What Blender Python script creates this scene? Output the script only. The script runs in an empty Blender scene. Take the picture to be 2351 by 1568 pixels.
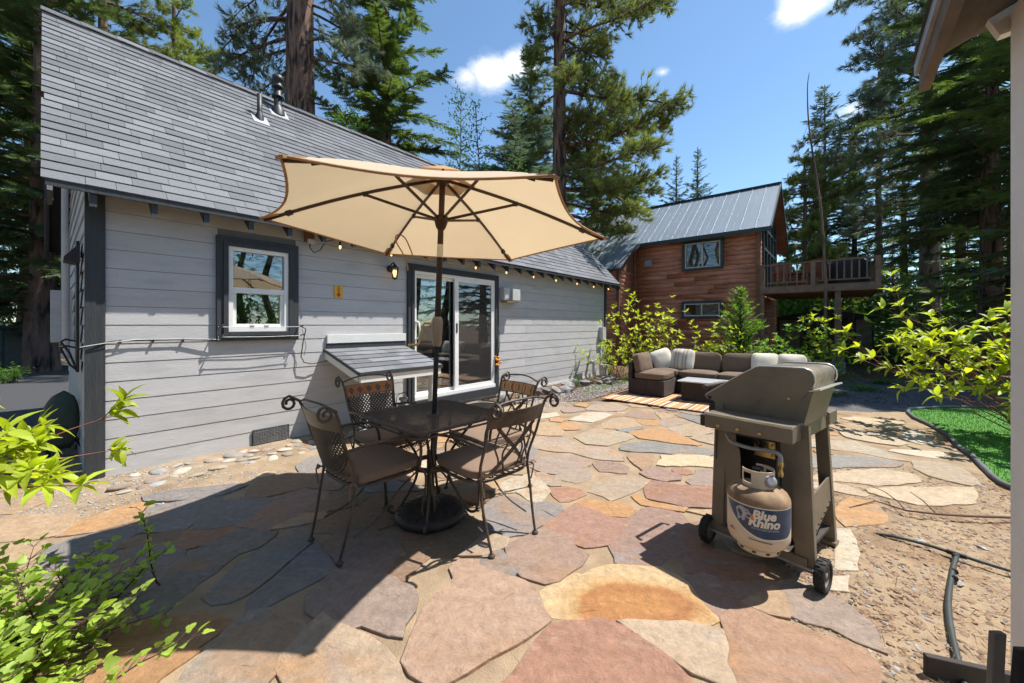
import bpy, math, random
import numpy as np
from mathutils import Vector, Matrix
R = math.radians
SC = bpy.context.scene
COL = SC.collection
rnd = random.Random(11)
nrs = np.random.RandomState(5)

# ---------------- camera ----------------
cd = bpy.data.cameras.new('camera')
cd.sensor_width = 36.0
cd.lens = 36.0 * 897.0 / 2351.0
cd.shift_y = -38.0 / 2351.0
cd.clip_start = 0.05
cd.clip_end = 2000
cam = bpy.data.objects.new('camera', cd)
COL.objects.link(cam)
cam.location = (0, 0, 1.35)
cam.rotation_euler = (R(90), 0, 0)
SC.camera = cam

# ---------------- sky, sun, exposure ----------------
SUNV = Vector((0.505, 0.11, 1.0)).normalized()
ELEV = math.asin(SUNV.z)
AZ = math.atan2(SUNV.x, SUNV.y)
W = bpy.data.worlds.new('World')
SC.world = W
W.use_nodes = True
nt = W.node_tree
nt.nodes.clear()
def WN(t, **k):
    n = nt.nodes.new(t)
    for a, b in k.items(): setattr(n, a, b)
    return n
wl = nt.links.new
sky = WN('ShaderNodeTexSky', sky_type='NISHITA', sun_disc=False, sun_elevation=ELEV, sun_rotation=AZ,
         altitude=600.0, air_density=1.0, dust_density=0.35, ozone_density=2.2)
bg = WN('ShaderNodeBackground')
bg.inputs['Strength'].default_value = 0.13
wo = WN('ShaderNodeOutputWorld')
tc = WN('ShaderNodeTexCoord')
nz = WN('ShaderNodeTexNoise')
nz.inputs['Scale'].default_value = 9.0
nz.inputs['Detail'].default_value = 7.0
nz.inputs['Roughness'].default_value = 0.62
mp = WN('ShaderNodeMapping')
mp.inputs['Scale'].default_value = (1, 1, 1.7)
wl(tc.outputs['Generated'], mp.inputs['Vector'])
wl(mp.outputs['Vector'], nz.inputs['Vector'])
def px_dir(x, y):
    return Vector(((x - 1175.5) / 897.0, 1.0, (746.0 - y) / 897.0)).normalized()
acc = None
CLOUDS = [(1130, 165, 0.085, 1.0), (1190, 150, 0.07, 1.0), (1075, 178, 0.06, .7), (1845, 0, 0.075, .8), (1955, 250, 0.05, .6), (1520, 165, 0.035, .6), (1460, 560, .09, .4), (300, -300, .16, .9), (2100, -500, .2, .8)]
for (x, y, rad, amt) in CLOUDS:
    dv = px_dir(x, y)
    sub = WN('ShaderNodeVectorMath', operation='SUBTRACT')
    wl(tc.outputs['Generated'], sub.inputs[0])
    sub.inputs[1].default_value = dv
    sc_ = WN('ShaderNodeVectorMath', operation='MULTIPLY')
    wl(sub.outputs[0], sc_.inputs[0])
    sc_.inputs[1].default_value = (1, 1, 1.9)
    ln = WN('ShaderNodeVectorMath', operation='LENGTH')
    wl(sc_.outputs[0], ln.inputs[0])
    mr = WN('ShaderNodeMapRange')
    mr.inputs['From Min'].default_value = rad
    mr.inputs['From Max'].default_value = 0.0
    mr.inputs['To Min'].default_value = 0.0
    mr.inputs['To Max'].default_value = amt
    wl(ln.outputs['Value'], mr.inputs['Value'])
    if acc is None: acc = mr.outputs[0]
    else:
        mx = WN('ShaderNodeMath', operation='MAXIMUM')
        wl(acc, mx.inputs[0]); wl(mr.outputs[0], mx.inputs[1])
        acc = mx.outputs[0]
ad = WN('ShaderNodeMath', operation='MULTIPLY_ADD')
wl(nz.outputs['Fac'], ad.inputs[0]); ad.inputs[1].default_value = 1.15
wl(acc, ad.inputs[2])
cm = WN('ShaderNodeMapRange', interpolation_type='SMOOTHSTEP')
cm.inputs['From Min'].default_value = 0.72
cm.inputs['From Max'].default_value = 1.3
wl(ad.outputs[0], cm.inputs['Value'])
gt = WN('ShaderNodeMath', operation='GREATER_THAN'); gt.inputs[1].default_value = 0.001
wl(acc, gt.inputs[0])
cf = WN('ShaderNodeMath', operation='MULTIPLY'); wl(cm.outputs[0], cf.inputs[0]); wl(gt.outputs[0], cf.inputs[1])
mixw = WN('ShaderNodeMix', data_type='RGBA')
wl(cf.outputs[0], mixw.inputs['Factor'])
tint = WN('ShaderNodeVectorMath', operation='MULTIPLY'); tint.inputs[1].default_value = (.88, 1.0, 1.0)
wl(sky.outputs['Color'], tint.inputs[0]); wl(tint.outputs[0], mixw.inputs['A'])
mixw.inputs['B'].default_value = (6.4, 6.6, 7.0, 1)
wl(mixw.outputs['Result'], bg.inputs['Color'])
wl(bg.outputs[0], wo.inputs['Surface'])

W.cycles.sampling_method = 'MANUAL'
W.cycles.sample_map_resolution = 256
sl = bpy.data.lights.new('sun', 'SUN')
sl.energy = 5.0
sl.angle = R(0.53)
sl.color = (1.0, 0.955, 0.89)
so = bpy.data.objects.new('sun', sl)
COL.objects.link(so)
so.location = (30, 5, 60)
so.rotation_euler = SUNV.to_track_quat('Z', 'Y').to_euler()

vs = SC.view_settings
vs.view_transform = 'Standard'
vs.look = 'None'
vs.exposure = 0.7
vs.gamma = 1.0
vs.use_curve_mapping = False
SC.render.engine = 'CYCLES'
cy = SC.cycles
cy.use_denoising = True
cy.max_bounces = 5
cy.diffuse_bounces = 3
cy.glossy_bounces = 3
cy.transmission_bounces = 4
cy.transparent_max_bounces = 8
cy.use_adaptive_sampling = True
cy.adaptive_threshold = 0.02
cy.caustics_reflective = False
cy.caustics_refractive = False
cy.sample_clamp_indirect = 8.0
SC.render.film_transparent = False

# ---------------- mesh helpers ----------------
class MB:
    def __init__(s): s.v = []; s.f = []; s.sm = []
    def add(s, vs_, fs, smooth=False):
        o = len(s.v)
        s.v += [tuple(p) for p in vs_]
        s.f += [tuple(i + o for i in f) for f in fs]
        s.sm += [smooth] * len(fs)
        return s
    def box(s, x0, x1, y0, y1, z0, z1):
        return s.add([(x0,y0,z0),(x1,y0,z0),(x1,y1,z0),(x0,y1,z0),(x0,y0,z1),(x1,y0,z1),(x1,y1,z1),(x0,y1,z1)],
                     [(0,3,2,1),(4,5,6,7),(0,1,5,4),(1,2,6,5),(2,3,7,6),(3,0,4,7)])
    def obox(s, c, ax, ay, az):
        c, ax, ay, az = Vector(c), Vector(ax), Vector(ay), Vector(az)
        vv = [c + ax*i + ay*j + az*k for k in (-1,1) for (i,j) in ((-1,-1),(1,-1),(1,1),(-1,1))]
        return s.add(vv, [(0,3,2,1),(4,5,6,7),(0,1,5,4),(1,2,6,5),(2,3,7,6),(3,0,4,7)])
    def beam(s, a, b, w, h, up=(0,0,1)):
        a, b = Vector(a), Vector(b)
        t = (b - a)
        L = t.length
        t.normalize()
        u = Vector(up)
        sd = t.cross(u)
        if sd.length < 1e-4: sd = t.cross(Vector((1,0,0)))
        sd.normalize()
        u = sd.cross(t).normalized()
        return s.obox((a+b)/2, t*(L/2), sd*(w/2), u*(h/2))
    def tube(s, pts, r, n=8, cap=True):
        P = [Vector(p) for p in pts]
        m = len(P)
        rr = [r]*m if not isinstance(r, (list, tuple)) else list(r)
        T = []
        for i in range(m):
            t = P[min(i+1,m-1)] - P[max(i-1,0)]
            T.append(t.normalized() if t.length > 1e-9 else Vector((0,0,1)))
        ref = Vector((0,0,1)) if abs(T[0].z) < .9 else Vector((1,0,0))
        u = T[0].cross(ref).normalized()
        vs_ = []; fs = []
        for i in range(m):
            u = (u - T[i]*u.dot(T[i]))
            if u.length < 1e-6: u = T[i].orthogonal()
            u.normalize()
            w = T[i].cross(u)
            for k in range(n):
                a = 2*math.pi*k/n
                vs_.append(P[i] + (u*math.cos(a) + w*math.sin(a))*rr[i])
        for i in range(m-1):
            for k in range(n):
                k2 = (k+1) % n
                fs.append((i*n+k, i*n+k2, (i+1)*n+k2, (i+1)*n+k))
        s.add(vs_, fs, True)
        if cap:
            s.add(vs_[:n], [tuple(range(n))[::-1]])
            s.add(vs_[-n:], [tuple(range(n))])
        return s
    def lathe(s, prof, n=24, M=None, closed=False):
        vs_ = []; fs = []
        for (r, z) in prof:
            for k in range(n):
                a = 2*math.pi*k/n
                p = Vector((r*math.cos(a), r*math.sin(a), z))
                vs_.append(M @ p if M else p)
        m = len(prof)
        for i in range(m-1 if not closed else m):
            j = (i+1) % m
            for k in range(n):
                k2 = (k+1) % n
                fs.append((i*n+k, i*n+k2, j*n+k2, j*n+k))
        s.add(vs_, fs, True)
        if not closed:
            if prof[0][0] > 1e-5: s.add(vs_[:n], [tuple(range(n))[::-1]])
            if prof[-1][0] > 1e-5: s.add(vs_[-n:], [tuple(range(n))])
        return s
    def prism(s, poly, fn, c0, c1):
        n = len(poly)
        vs_ = [fn(a, b, c0) for a, b in poly] + [fn(a, b, c1) for a, b in poly]
        fs = [tuple(range(n))[::-1], tuple(range(n, 2*n))]
        fs += [(i, (i+1) % n, n+(i+1) % n, n+i) for i in range(n)]
        return s.add(vs_, fs)
    def quad(s, a, b, c, d): return s.add([a, b, c, d], [(0,1,2,3)])
    def mesh(s, name):
        me = bpy.data.meshes.new(name)
        me.from_pydata(s.v, [], s.f)
        me.polygons.foreach_set('use_smooth', s.sm)
        me.update()
        return me
    def build(s, name, mat, parent=None, bev=0.0, loc=None, fixn=False):
        me = s.mesh(name)
        if fixn:
            import bmesh
            bm = bmesh.new(); bm.from_mesh(me)
            bmesh.ops.recalc_face_normals(bm, faces=bm.faces)
            bm.to_mesh(me); bm.free()
        return put(name, me, mat, parent, loc, bev=bev)

def put(name, me, mat=None, parent=None, loc=None, rot=None, bev=0.0, M=None, color=None):
    o = bpy.data.objects.new(name, me)
    COL.objects.link(o)
    if mat is not None and len(me.materials) == 0: me.materials.append(M_(mat) if isinstance(mat, str) else mat)
    if parent is not None: o.parent = parent
    if loc is not None: o.location = loc
    if rot is not None: o.rotation_euler = rot
    if M is not None: o.matrix_local = M
    if color is not None: o.color = color
    if bev:
        b = o.modifiers.new('bevel', 'BEVEL'); b.width = bev; b.segments = 2; b.limit_method = 'ANGLE'; b.angle_limit = R(40)
    return o

def tag(o, label, cat, group=None):
    o['label'] = label; o['category'] = cat
    if group: o['group'] = group
    return o
def kind(o, k, label=None):
    o['kind'] = k
    if label: o['label'] = label
    return o
def thing(name, label, cat, loc=(0,0,0), rz=0.0, group=None):
    e = bpy.data.objects.new(name, None)
    e.empty_display_size = .1
    COL.objects.link(e)
    e.location = loc
    e.rotation_euler = (0, 0, rz)
    if label: tag(e, label, cat, group)
    return e
def struct(name, label=None, loc=(0,0,0), rz=0.0):
    e = thing(name, None, None, loc, rz)
    e['kind'] = 'structure'
    return e
def copy_tree(o, parent=None):
    c = o.copy()
    COL.objects.link(c)
    c.parent = parent
    for ch in list(o.children): copy_tree(ch, c)
    return c
def npmesh(name, V, F, smooth=False, mat=None):
    V = np.asarray(V, np.float32); F = np.asarray(F, np.int32)
    me = bpy.data.meshes.new(name)
    k = F.shape[1]
    me.vertices.add(len(V)); me.vertices.foreach_set('co', V.ravel())
    me.loops.add(F.size); me.loops.foreach_set('vertex_index', F.ravel())
    me.polygons.add(len(F))
    me.polygons.foreach_set('loop_start', np.arange(0, F.size, k, dtype=np.int32))
    me.polygons.foreach_set('use_smooth', np.full(len(F), smooth))
    me.update(calc_edges=True)
    if mat is not None: me.materials.append(M_(mat))
    return me
def place(tv, tf, O, X, Y, Z, S):
    """stamp template (tv,tf) at N frames"""
    N = len(O); S = np.asarray(S, float)
    if S.ndim == 1: S = S[:, None]*np.ones((1, 3))
    V = O[:, None, :] + (tv[None, :, 0:1]*S[:, None, 0:1])*X[:, None, :] + (tv[None, :, 1:2]*S[:, None, 1:2])*Y[:, None, :] + (tv[None, :, 2:3]*S[:, None, 2:3])*Z[:, None, :]
    F = tf[None] + (np.arange(N)*len(tv))[:, None, None]
    return V.reshape(-1, 3), F.reshape(-1, tf.shape[1])
def join_np(parts):
    Vs = []; Fs = []; o = 0
    for V, F in parts:
        Vs.append(V); Fs.append(F + o); o += len(V)
    return np.concatenate(Vs), np.concatenate(Fs)
def frames(D, up=(0,0,1), roll=None):
    D = D/np.maximum(np.linalg.norm(D, axis=1, keepdims=True), 1e-9)
    U = np.tile(np.array(up, float), (len(D), 1))
    Y = np.cross(U, D); ln = np.linalg.norm(Y, axis=1, keepdims=True)
    bad = (ln[:, 0] < 1e-3); Y[bad] = np.cross(np.array([[1., 0, 0]]), D[bad]); ln = np.linalg.norm(Y, axis=1, keepdims=True)
    Y = Y/np.maximum(ln, 1e-9); Z = np.cross(D, Y)
    if roll is not None:
        c = np.cos(roll)[:, None]; s = np.sin(roll)[:, None]
        Y, Z = Y*c + Z*s, Z*c - Y*s
    return D, Y, Z

# ---------------- materials ----------------
MATS = {}
def M_(n): return MATS[n]
def mat(name, col, rough=.7, metal=0., var=.12, scale=6., bump=.0, bscale=80., objcol=False, spec=.5, stretch=(1,1,1),
        coords='pos', transl=0., tcol=None, objvar=0., detail=5., col2=None, c2lo=.5, c2hi=.7, c2scale=2., emit=None, estr=0., coat=0., facvar=None):
    m = bpy.data.materials.new(name)
    m.use_nodes = True
    t = m.node_tree; N = t.nodes; L = t.links.new
    b = N['Principled BSDF']
    if coords == 'pos':
        g = N.new('ShaderNodeNewGeometry'); src = g.outputs['Position']
    else:
        g = N.new('ShaderNodeTexCoord'); src = g.outputs['Object']
    mpn = N.new('ShaderNodeMapping'); mpn.inputs['Scale'].default_value = stretch
    L(src, mpn.inputs['Vector'])
    n1 = N.new('ShaderNodeTexNoise'); n1.inputs['Scale'].default_value = scale; n1.inputs['Detail'].default_value = detail; n1.inputs['Roughness'].default_value = .6
    L(mpn.outputs[0], n1.inputs['Vector'])
    mr = N.new('ShaderNodeMapRange'); mr.inputs['From Min'].default_value = .3; mr.inputs['From Max'].default_value = .7
    mr.inputs['To Min'].default_value = 1 - var; mr.inputs['To Max'].default_value = 1 + var
    L(n1.outputs['Fac'], mr.inputs['Value'])
    base = N.new('ShaderNodeRGB'); base.outputs[0].default_value = (*col, 1)
    cur = base.outputs[0]
    if objcol:
        oi = N.new('ShaderNodeObjectInfo'); cur = oi.outputs['Color']
    if col2 is not None:
        n2 = N.new('ShaderNodeTexNoise'); n2.inputs['Scale'].default_value = c2scale; n2.inputs['Detail'].default_value = 6.
        L(mpn.outputs[0], n2.inputs['Vector'])
        m2 = N.new('ShaderNodeMapRange'); m2.inputs['From Min'].default_value = c2lo; m2.inputs['From Max'].default_value = c2hi
        L(n2.outputs['Fac'], m2.inputs['Value'])
        mx = N.new('ShaderNodeMix'); mx.data_type = 'RGBA'
        L(m2.outputs[0], mx.inputs['Factor']); L(cur, mx.inputs['A']); mx.inputs['B'].default_value = (*col2, 1)
        cur = mx.outputs['Result']
    vm = N.new('ShaderNodeVectorMath'); vm.operation = 'SCALE'
    L(cur, vm.inputs[0]); L(mr.outputs[0], vm.inputs['Scale']); cur = vm.outputs[0]
    if objvar:
        oi2 = N.new('ShaderNodeObjectInfo')
        m3 = N.new('ShaderNodeMapRange'); m3.inputs['To Min'].default_value = 1 - objvar; m3.inputs['To Max'].default_value = 1 + objvar
        L(oi2.outputs['Random'], m3.inputs['Value'])
        v2 = N.new('ShaderNodeVectorMath'); v2.operation = 'SCALE'; L(cur, v2.inputs[0]); L(m3.outputs[0], v2.inputs['Scale']); cur = v2.outputs[0]
    if facvar is not None:   # float attribute "shade" on faces
        at = N.new('ShaderNodeAttribute'); at.attribute_name = 'shade'
        m4 = N.new('ShaderNodeMapRange'); m4.inputs['To Min'].default_value = facvar[0]; m4.inputs['To Max'].default_value = facvar[1]
        L(at.outputs['Fac'], m4.inputs['Value'])
        v3 = N.new('ShaderNodeVectorMath'); v3.operation = 'SCALE'; L(cur, v3.inputs[0]); L(m4.outputs[0], v3.inputs['Scale']); cur = v3.outputs[0]
    L(cur, b.inputs['Base Color'])
    b.inputs['Roughness'].default_value = rough
    b.inputs['Metallic'].default_value = metal
    b.inputs['Specular IOR Level'].default_value = spec
    if coat: b.inputs['Coat Weight'].default_value = coat; b.inputs['Coat Roughness'].default_value = .15
    if emit is not None:
        b.inputs['Emission Color'].default_value = (*emit, 1); b.inputs['Emission Strength'].default_value = estr
    if bump:
        n3 = N.new('ShaderNodeTexNoise'); n3.inputs['Scale'].default_value = bscale; n3.inputs['Detail'].default_value = 4.
        L(mpn.outputs[0], n3.inputs['Vector'])
        bp = N.new('ShaderNodeBump'); bp.inputs['Strength'].default_value = bump; bp.inputs['Distance'].default_value = .01
        L(n3.outputs['Fac'], bp.inputs['Height']); L(bp.outputs[0], b.inputs['Normal'])
    if transl:
        tr = N.new('ShaderNodeBsdfTranslucent')
        if tcol is not None:
            tv = N.new('ShaderNodeVectorMath'); tv.operation = 'MULTIPLY'; L(cur, tv.inputs[0]); tv.inputs[1].default_value = tcol; L(tv.outputs[0], tr.inputs['Color'])
        else: L(cur, tr.inputs['Color'])
        ms = N.new('ShaderNodeMixShader'); ms.inputs[0].default_value = transl
        L(b.outputs[0], ms.inputs[1]); L(tr.outputs[0], ms.inputs[2])
        L(ms.outputs[0], N['Material Output'].inputs['Surface'])
    MATS[name] = m
    return m

def glass(name, refl=.18, tint=(.75, .8, .8), opac=0.0, ocol=(.1,.1,.1), rough=0.0):
    m = bpy.data.materials.new(name); m.use_nodes = True
    t = m.node_tree; N = t.nodes; L = t.links.new
    N.remove(N['Principled BSDF'])
    tr = N.new('ShaderNodeBsdfTransparent'); tr.inputs[0].default_value = (*tint, 1)
    gl = N.new('ShaderNodeBsdfGlossy'); gl.inputs['Roughness'].default_value = rough; gl.inputs[0].default_value = (.95, .97, 1, 1)
    fr = N.new('ShaderNodeLayerWeight'); fr.inputs['Blend'].default_value = .35
    ma = N.new('ShaderNodeMath'); ma.operation = 'MULTIPLY_ADD'; ma.inputs[1].default_value = .8; ma.inputs[2].default_value = refl; ma.use_clamp = True
    L(fr.outputs['Fresnel'], ma.inputs[0])
    cur = tr.outputs[0]
    if opac:
        df = N.new('ShaderNodeBsdfDiffuse'); df.inputs[0].default_value = (*ocol, 1)
        mo = N.new('ShaderNodeMixShader'); mo.inputs[0].default_value = opac; L(cur, mo.inputs[1]); L(df.outputs[0], mo.inputs[2]); cur = mo.outputs[0]
    ms = N.new('ShaderNodeMixShader')
    L(ma.outputs[0], ms.inputs[0]); L(cur, ms.inputs[1]); L(gl.outputs[0], ms.inputs[2])
    L(ms.outputs[0], N['Material Output'].inputs['Surface'])
    MATS[name] = m

mat('siding', (0.475,0.468,0.468), .55, var=.06, scale=3, bump=.25, bscale=26, stretch=(1,1,5), objvar=.045, col2=(.38,.375,.37), c2lo=.55, c2hi=.8, c2scale=1.7)
mat('siding_core', (.2,.2,.21), .9)
mat('trim_dark', (0.0336,0.0376,0.0424), .6, var=.2, scale=8, bump=.3, bscale=30, stretch=(3,3,.5))
mat('trim_white', (0.666,0.666,0.63), .5, var=.05)
mat('vinyl_white', (.80,.80,.77), .35, var=.03)
mat('soffit', (.30,.27,.24), .8, var=.15)
mat('shingle', (.20,.205,.22), .93, var=.22, scale=160, bump=.6, bscale=420, objcol=True, spec=.2, detail=3)
mat('shingle_field', (0.1684,0.1727,0.1852), .93, var=.22, scale=160, bump=.6, bscale=420, facvar=(.80,1.2), spec=.2, detail=3)
mat('roof_deck', (.03,.03,.032), .9)
mat('black_metal', (.02,.02,.021), .5, var=.2)
mat('galv', (.30,.31,.32), .5, metal=.3, var=.15, scale=12)
mat('interior', (.30,.26,.20), .9, var=.1)
mat('interior_dark', (.05,.045,.04), .9)
mat('curtain', (.35,.33,.28), .9, var=.15, transl=.2)
mat('sand', (0.3108,0.2331,0.1523), .95, var=.22, scale=5, bump=.8, bscale=130, col2=(.23,.15,.09), c2lo=.52, c2hi=.72, c2scale=2.3, spec=.1)
mat('duff', (0.1275,0.07875,0.04875), .95, var=.45, scale=9, bump=.9, bscale=60, col2=(.21,.15,.10), c2lo=.5, c2hi=.7, c2scale=1.2, spec=.1)
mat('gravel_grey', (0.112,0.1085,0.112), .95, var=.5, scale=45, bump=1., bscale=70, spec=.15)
mat('asphalt', (0.0525,0.0525,0.056), .9, var=.25, scale=40, bump=.5, bscale=160)
mat('pebble', (.36,.33,.30), .85, var=.25, scale=14, bump=.3, bscale=60, objcol=True)
mat('chip', (0.221,0.144,0.095), .9, var=.5, scale=40)
mat('chip_grey', (0.288,0.272,0.256), .9, var=.5, scale=40)
mat('needle_litter', (0.336,0.2,0.096), .9, var=.45, scale=30)
mat('log_siding', (0.5,0.19,0.105), .6, var=.32, scale=3.5, bump=.3, bscale=22, stretch=(1,1,6), objvar=.07, col2=(.30,.115,.07), c2lo=.5, c2hi=.75, c2scale=1.3)
mat('cabin_wood', (0.2184,0.09672,0.0546), .7, var=.25, scale=5, bump=.3, bscale=30, objvar=.12)
mat('deck_wood', (0.225,0.135,0.09), .75, var=.25, scale=6, bump=.3, bscale=30, objvar=.1)
mat('metal_roof', (0.2204,0.259,0.2975), .42, metal=.25, var=.05, scale=1.2, objvar=.05)
mat('teal_trim', (.03,.05,.058), .6)
mat('almond', (.55,.52,.44), .5)
mat('iron', (.085,.066,.052), .5, metal=.25, var=.35, scale=30, bump=.15, bscale=120)
mat('iron_dark', (.018,.016,.015), .5, metal=.3, var=.3, scale=30)
mat('cushion', (0.204,0.1403,0.09775), .95, var=.06, scale=12, bump=.25, bscale=500)
mat('canopy', (0.6,0.4935,0.3584), .9, var=.025, scale=4, bump=.1, bscale=300, transl=.33, tcol=(1.28,1.2,1.02))
mat('canopy_hem', (.50,.30,.15), .9, var=.1, transl=.3)
mat('bronze', (.05,.026,.016), .4, metal=.5, var=.2)
mat('bronze_light', (.30,.23,.17), .45, metal=.2, var=.1)
mat('brass', (.55,.40,.17), .35, metal=.8)
mat('off_white', (.72,.66,.56), .6)
mat('base_resin', (.035,.025,.02), .55, var=.3, scale=20, bump=.3, bscale=60)
mat('grill_tan', (0.1684,0.1378,0.102), .42, var=.14, scale=7, bump=.05, bscale=200, col2=(.12,.098,.075), c2lo=.5, c2hi=.8, c2scale=5, metal=.1)
mat('grill_edge', (.55,.52,.46), .35, metal=.6)
mat('grill_dark', (.03,.022,.017), .6, var=.3)
mat('grill_hood', (.10,.085,.06), .5, var=.35, scale=14, bump=.15, bscale=80, col2=(.25,.20,.12), c2lo=.42, c2hi=.75, c2scale=6)
mat('rubber', (.014,.013,.012), .75, var=.3, bump=.2, bscale=100)
mat('tank_white', (.58,.49,.37), .5, var=.15, scale=9, col2=(.30,.20,.12), c2lo=.62, c2hi=.85, c2scale=7)
mat('tank_rust', (.25,.16,.09), .8, var=.4, scale=14)
mat('label_blue', (.020,.055,.125), .35, var=.25, scale=25)
mat('label_lightblue', (.10,.20,.34), .4)
mat('label_white', (.78,.72,.60), .45, var=.08)
mat('label_grey', (.36,.38,.40), .5, var=.2, scale=40)
mat('label_orange', (.75,.22,.03), .5)
mat('label_dark', (.06,.05,.045), .6)
mat('wicker', (.052,.036,.028), .6, var=.3, scale=30, bump=.0)
mat('sofa_fabric', (0.1485,0.1035,0.0702), .95, var=.08, scale=9, bump=.25, bscale=400)
mat('pillow_cream', (.62,.56,.46), .95, var=.08, scale=10, bump=.25, bscale=200)
mat('pillow_stripe', (.40,.33,.24), .95, var=.08)
mat('glass_top', (.55,.56,.58), .12, var=.03, spec=.8)
mat('turf', (0.055,0.18,0.016), .9, var=.35, scale=30, bump=.5, bscale=200)
mat('turf_blade', (0.065,0.23,0.018), .8, var=.4, scale=8, transl=.25)
mat('edging', (.10,.105,.115), .6, var=.2)
mat('hose', (.035,.042,.038), .5, var=.2)
mat('bark_pine', (0.2018,0.1158,0.08249), .95, var=.55, scale=9, bump=1., bscale=16, stretch=(1,1,.14), col2=(.035,.022,.018), c2lo=.48, c2hi=.62, c2scale=11)
mat('bark_grey', (0.1768,0.1128,0.08788), .95, var=.5, scale=4, bump=1., bscale=14, stretch=(1,1,.25), col2=(.03,.022,.02), c2lo=.5, c2hi=.65, c2scale=6)
mat('bark_aspen', (.42,.42,.38), .8, var=.3, scale=6)
mat('twig_red', (.20,.075,.045), .7, var=.25, scale=20)
mat('twig_brown', (.10,.06,.04), .85, var=.3, scale=20)
mat('needle_fir', (0.105,0.155,0.05), .7, var=.45, scale=.9, transl=.36, tcol=(1.35,1.4,.6), detail=2)
mat('needle_fir_dark', (0.0975,0.143,0.065), .7, var=.4, scale=.9, transl=.34, tcol=(1.3,1.35,.7), detail=2)
mat('needle_fir_blue', (0.125,0.1812,0.1), .7, var=.4, scale=.8, transl=.35, detail=2)
mat('needle_pine', (0.185,0.22,0.07), .65, var=.4, scale=.8, transl=.38, tcol=(1.4,1.4,.6), detail=2)
mat('needle_pine_light', (0.289,0.359,0.07398), .65, var=.35, scale=.9, transl=.3, tcol=(1.5,1.4,.5), detail=2)
mat('needle_pine_blue', (0.185,0.235,0.13), .65, var=.4, scale=.8, transl=.35, detail=2)
mat('leaf_lime', (0.38,0.47,0.045), .5, var=.2, scale=9, transl=.45, tcol=(1.7,1.6,.5), objvar=.28)
mat('leaf_currant', (0.33,0.46,0.07), .5, var=.2, scale=9, transl=.42, tcol=(1.6,1.6,.6), objvar=.3)
mat('leaf_green', (0.09315,0.2096,0.03105), .55, var=.3, scale=3, transl=.35, tcol=(1.7,1.7,.5))
mat('leaf_dark', (0.07371,0.1843,0.04423), .6, var=.4, scale=1.5, transl=.3, tcol=(1.6,1.6,.6))
mat('leaf_fresh', (0.135,0.2835,0.0297), .55, var=.3, scale=4, transl=.4, tcol=(1.7,1.7,.5))
mat('grass_green', (0.0675,0.1755,0.027), .7, var=.3, scale=5, transl=.3)
mat('bulb', (.9,.55,.2), .3, emit=(1,.52,.16), estr=1.6)
mat('lamp_glow', (.9,.7,.45), .4, emit=(1,.60,.26), estr=2.2)
mat('clear_plastic', (.5,.5,.48), .3, var=.05)
mat('sign_yellow', (.72,.42,.02), .5)
mat('sign_red', (.55,.02,.015), .5)
mat('plank_grey', (.16,.14,.12), .85, var=.3, scale=6, bump=.3, bscale=30)
mat('plank_dark', (.035,.028,.024), .8, var=.3)
mat('annex_wall', (0.8,0.79,0.77), .7, var=.06, scale=5, bump=.15, bscale=50)
mat('annex_eave', (0.1364,0.1023,0.0775), .85, var=.2, scale=6, bump=.4, bscale=14, stretch=(1,1,1))
mat('dumpster', (.015,.045,.052), .55, var=.3)
mat('cart_green', (.03,.04,.022), .6, var=.3)
mat('flower', (.8,.28,.01), .6, var=.2)
mat('concrete', (.32,.31,.29), .9, var=.2, bump=.4, bscale=50)
mat('mesh_grey', (.17,.17,.175), .6, var=.5, scale=60)
mat('wire_white', (.55,.55,.55), .5)
mat('cover_black', (.012,.012,.013), .6, var=.2, bump=.3, bscale=12)
for n_ in ('bulb', 'lamp_glow'): MATS[n_].cycles.emission_sampling = 'NONE'
glass('window_glass', .14)
glass('cabin_glass', .05)
glass('screen_glass', .10, (.32,.32,.33), .32, (.12,.115,.11))
glass('lantern_glass', .05, (.95,.9,.8))
# ================= GROUND =================
def sheet(name, poly, z, mt):
    mb = MB(); mb.add([(x, y, z) for x, y in poly], [tuple(range(len(poly)))])
    o = mb.build(name, mt); o['kind'] = 'structure'
    return o
def vnoise(X, Y, f, seed):
    r = np.random.RandomState(seed); T = r.rand(64, 64)
    x = X*f; y = Y*f; xi = np.floor(x).astype(int); yi = np.floor(y).astype(int)
    u = x-xi; v = y-yi; u = u*u*(3-2*u); v = v*v*(3-2*v)
    g = lambda a, b: T[a % 64, b % 64]
    return (g(xi, yi)*(1-u)+g(xi+1, yi)*u)*(1-v)+(g(xi, yi+1)*(1-u)+g(xi+1, yi+1)*u)*v
def grid_sheet(name, x0, x1, y0, y1, nx, ny, zf, mt, keep=None):
    xs = np.linspace(x0, x1, nx); ys = np.linspace(y0, y1, ny)
    X, Y = np.meshgrid(xs, ys); Zz = zf(X, Y)
    V = np.stack([X, Y, Zz], -1).reshape(-1, 3)
    i = np.arange((nx-1)*(ny-1)); r = i//(nx-1); c = i % (nx-1); a = r*nx+c
    F = np.stack([a, a+1, a+nx+1, a+nx], -1)
    if keep is not None:
        cx = V[F].mean(1); F = F[keep(cx[:, 0], cx[:, 1])]
    me = npmesh(name, V, F, True, mt)
    o = put(name, me); o['kind'] = 'structure'
    return o
ground = sheet('ground', [(-600,-300),(600,-300),(600,900),(-600,900)], -.02, 'duff')
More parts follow.
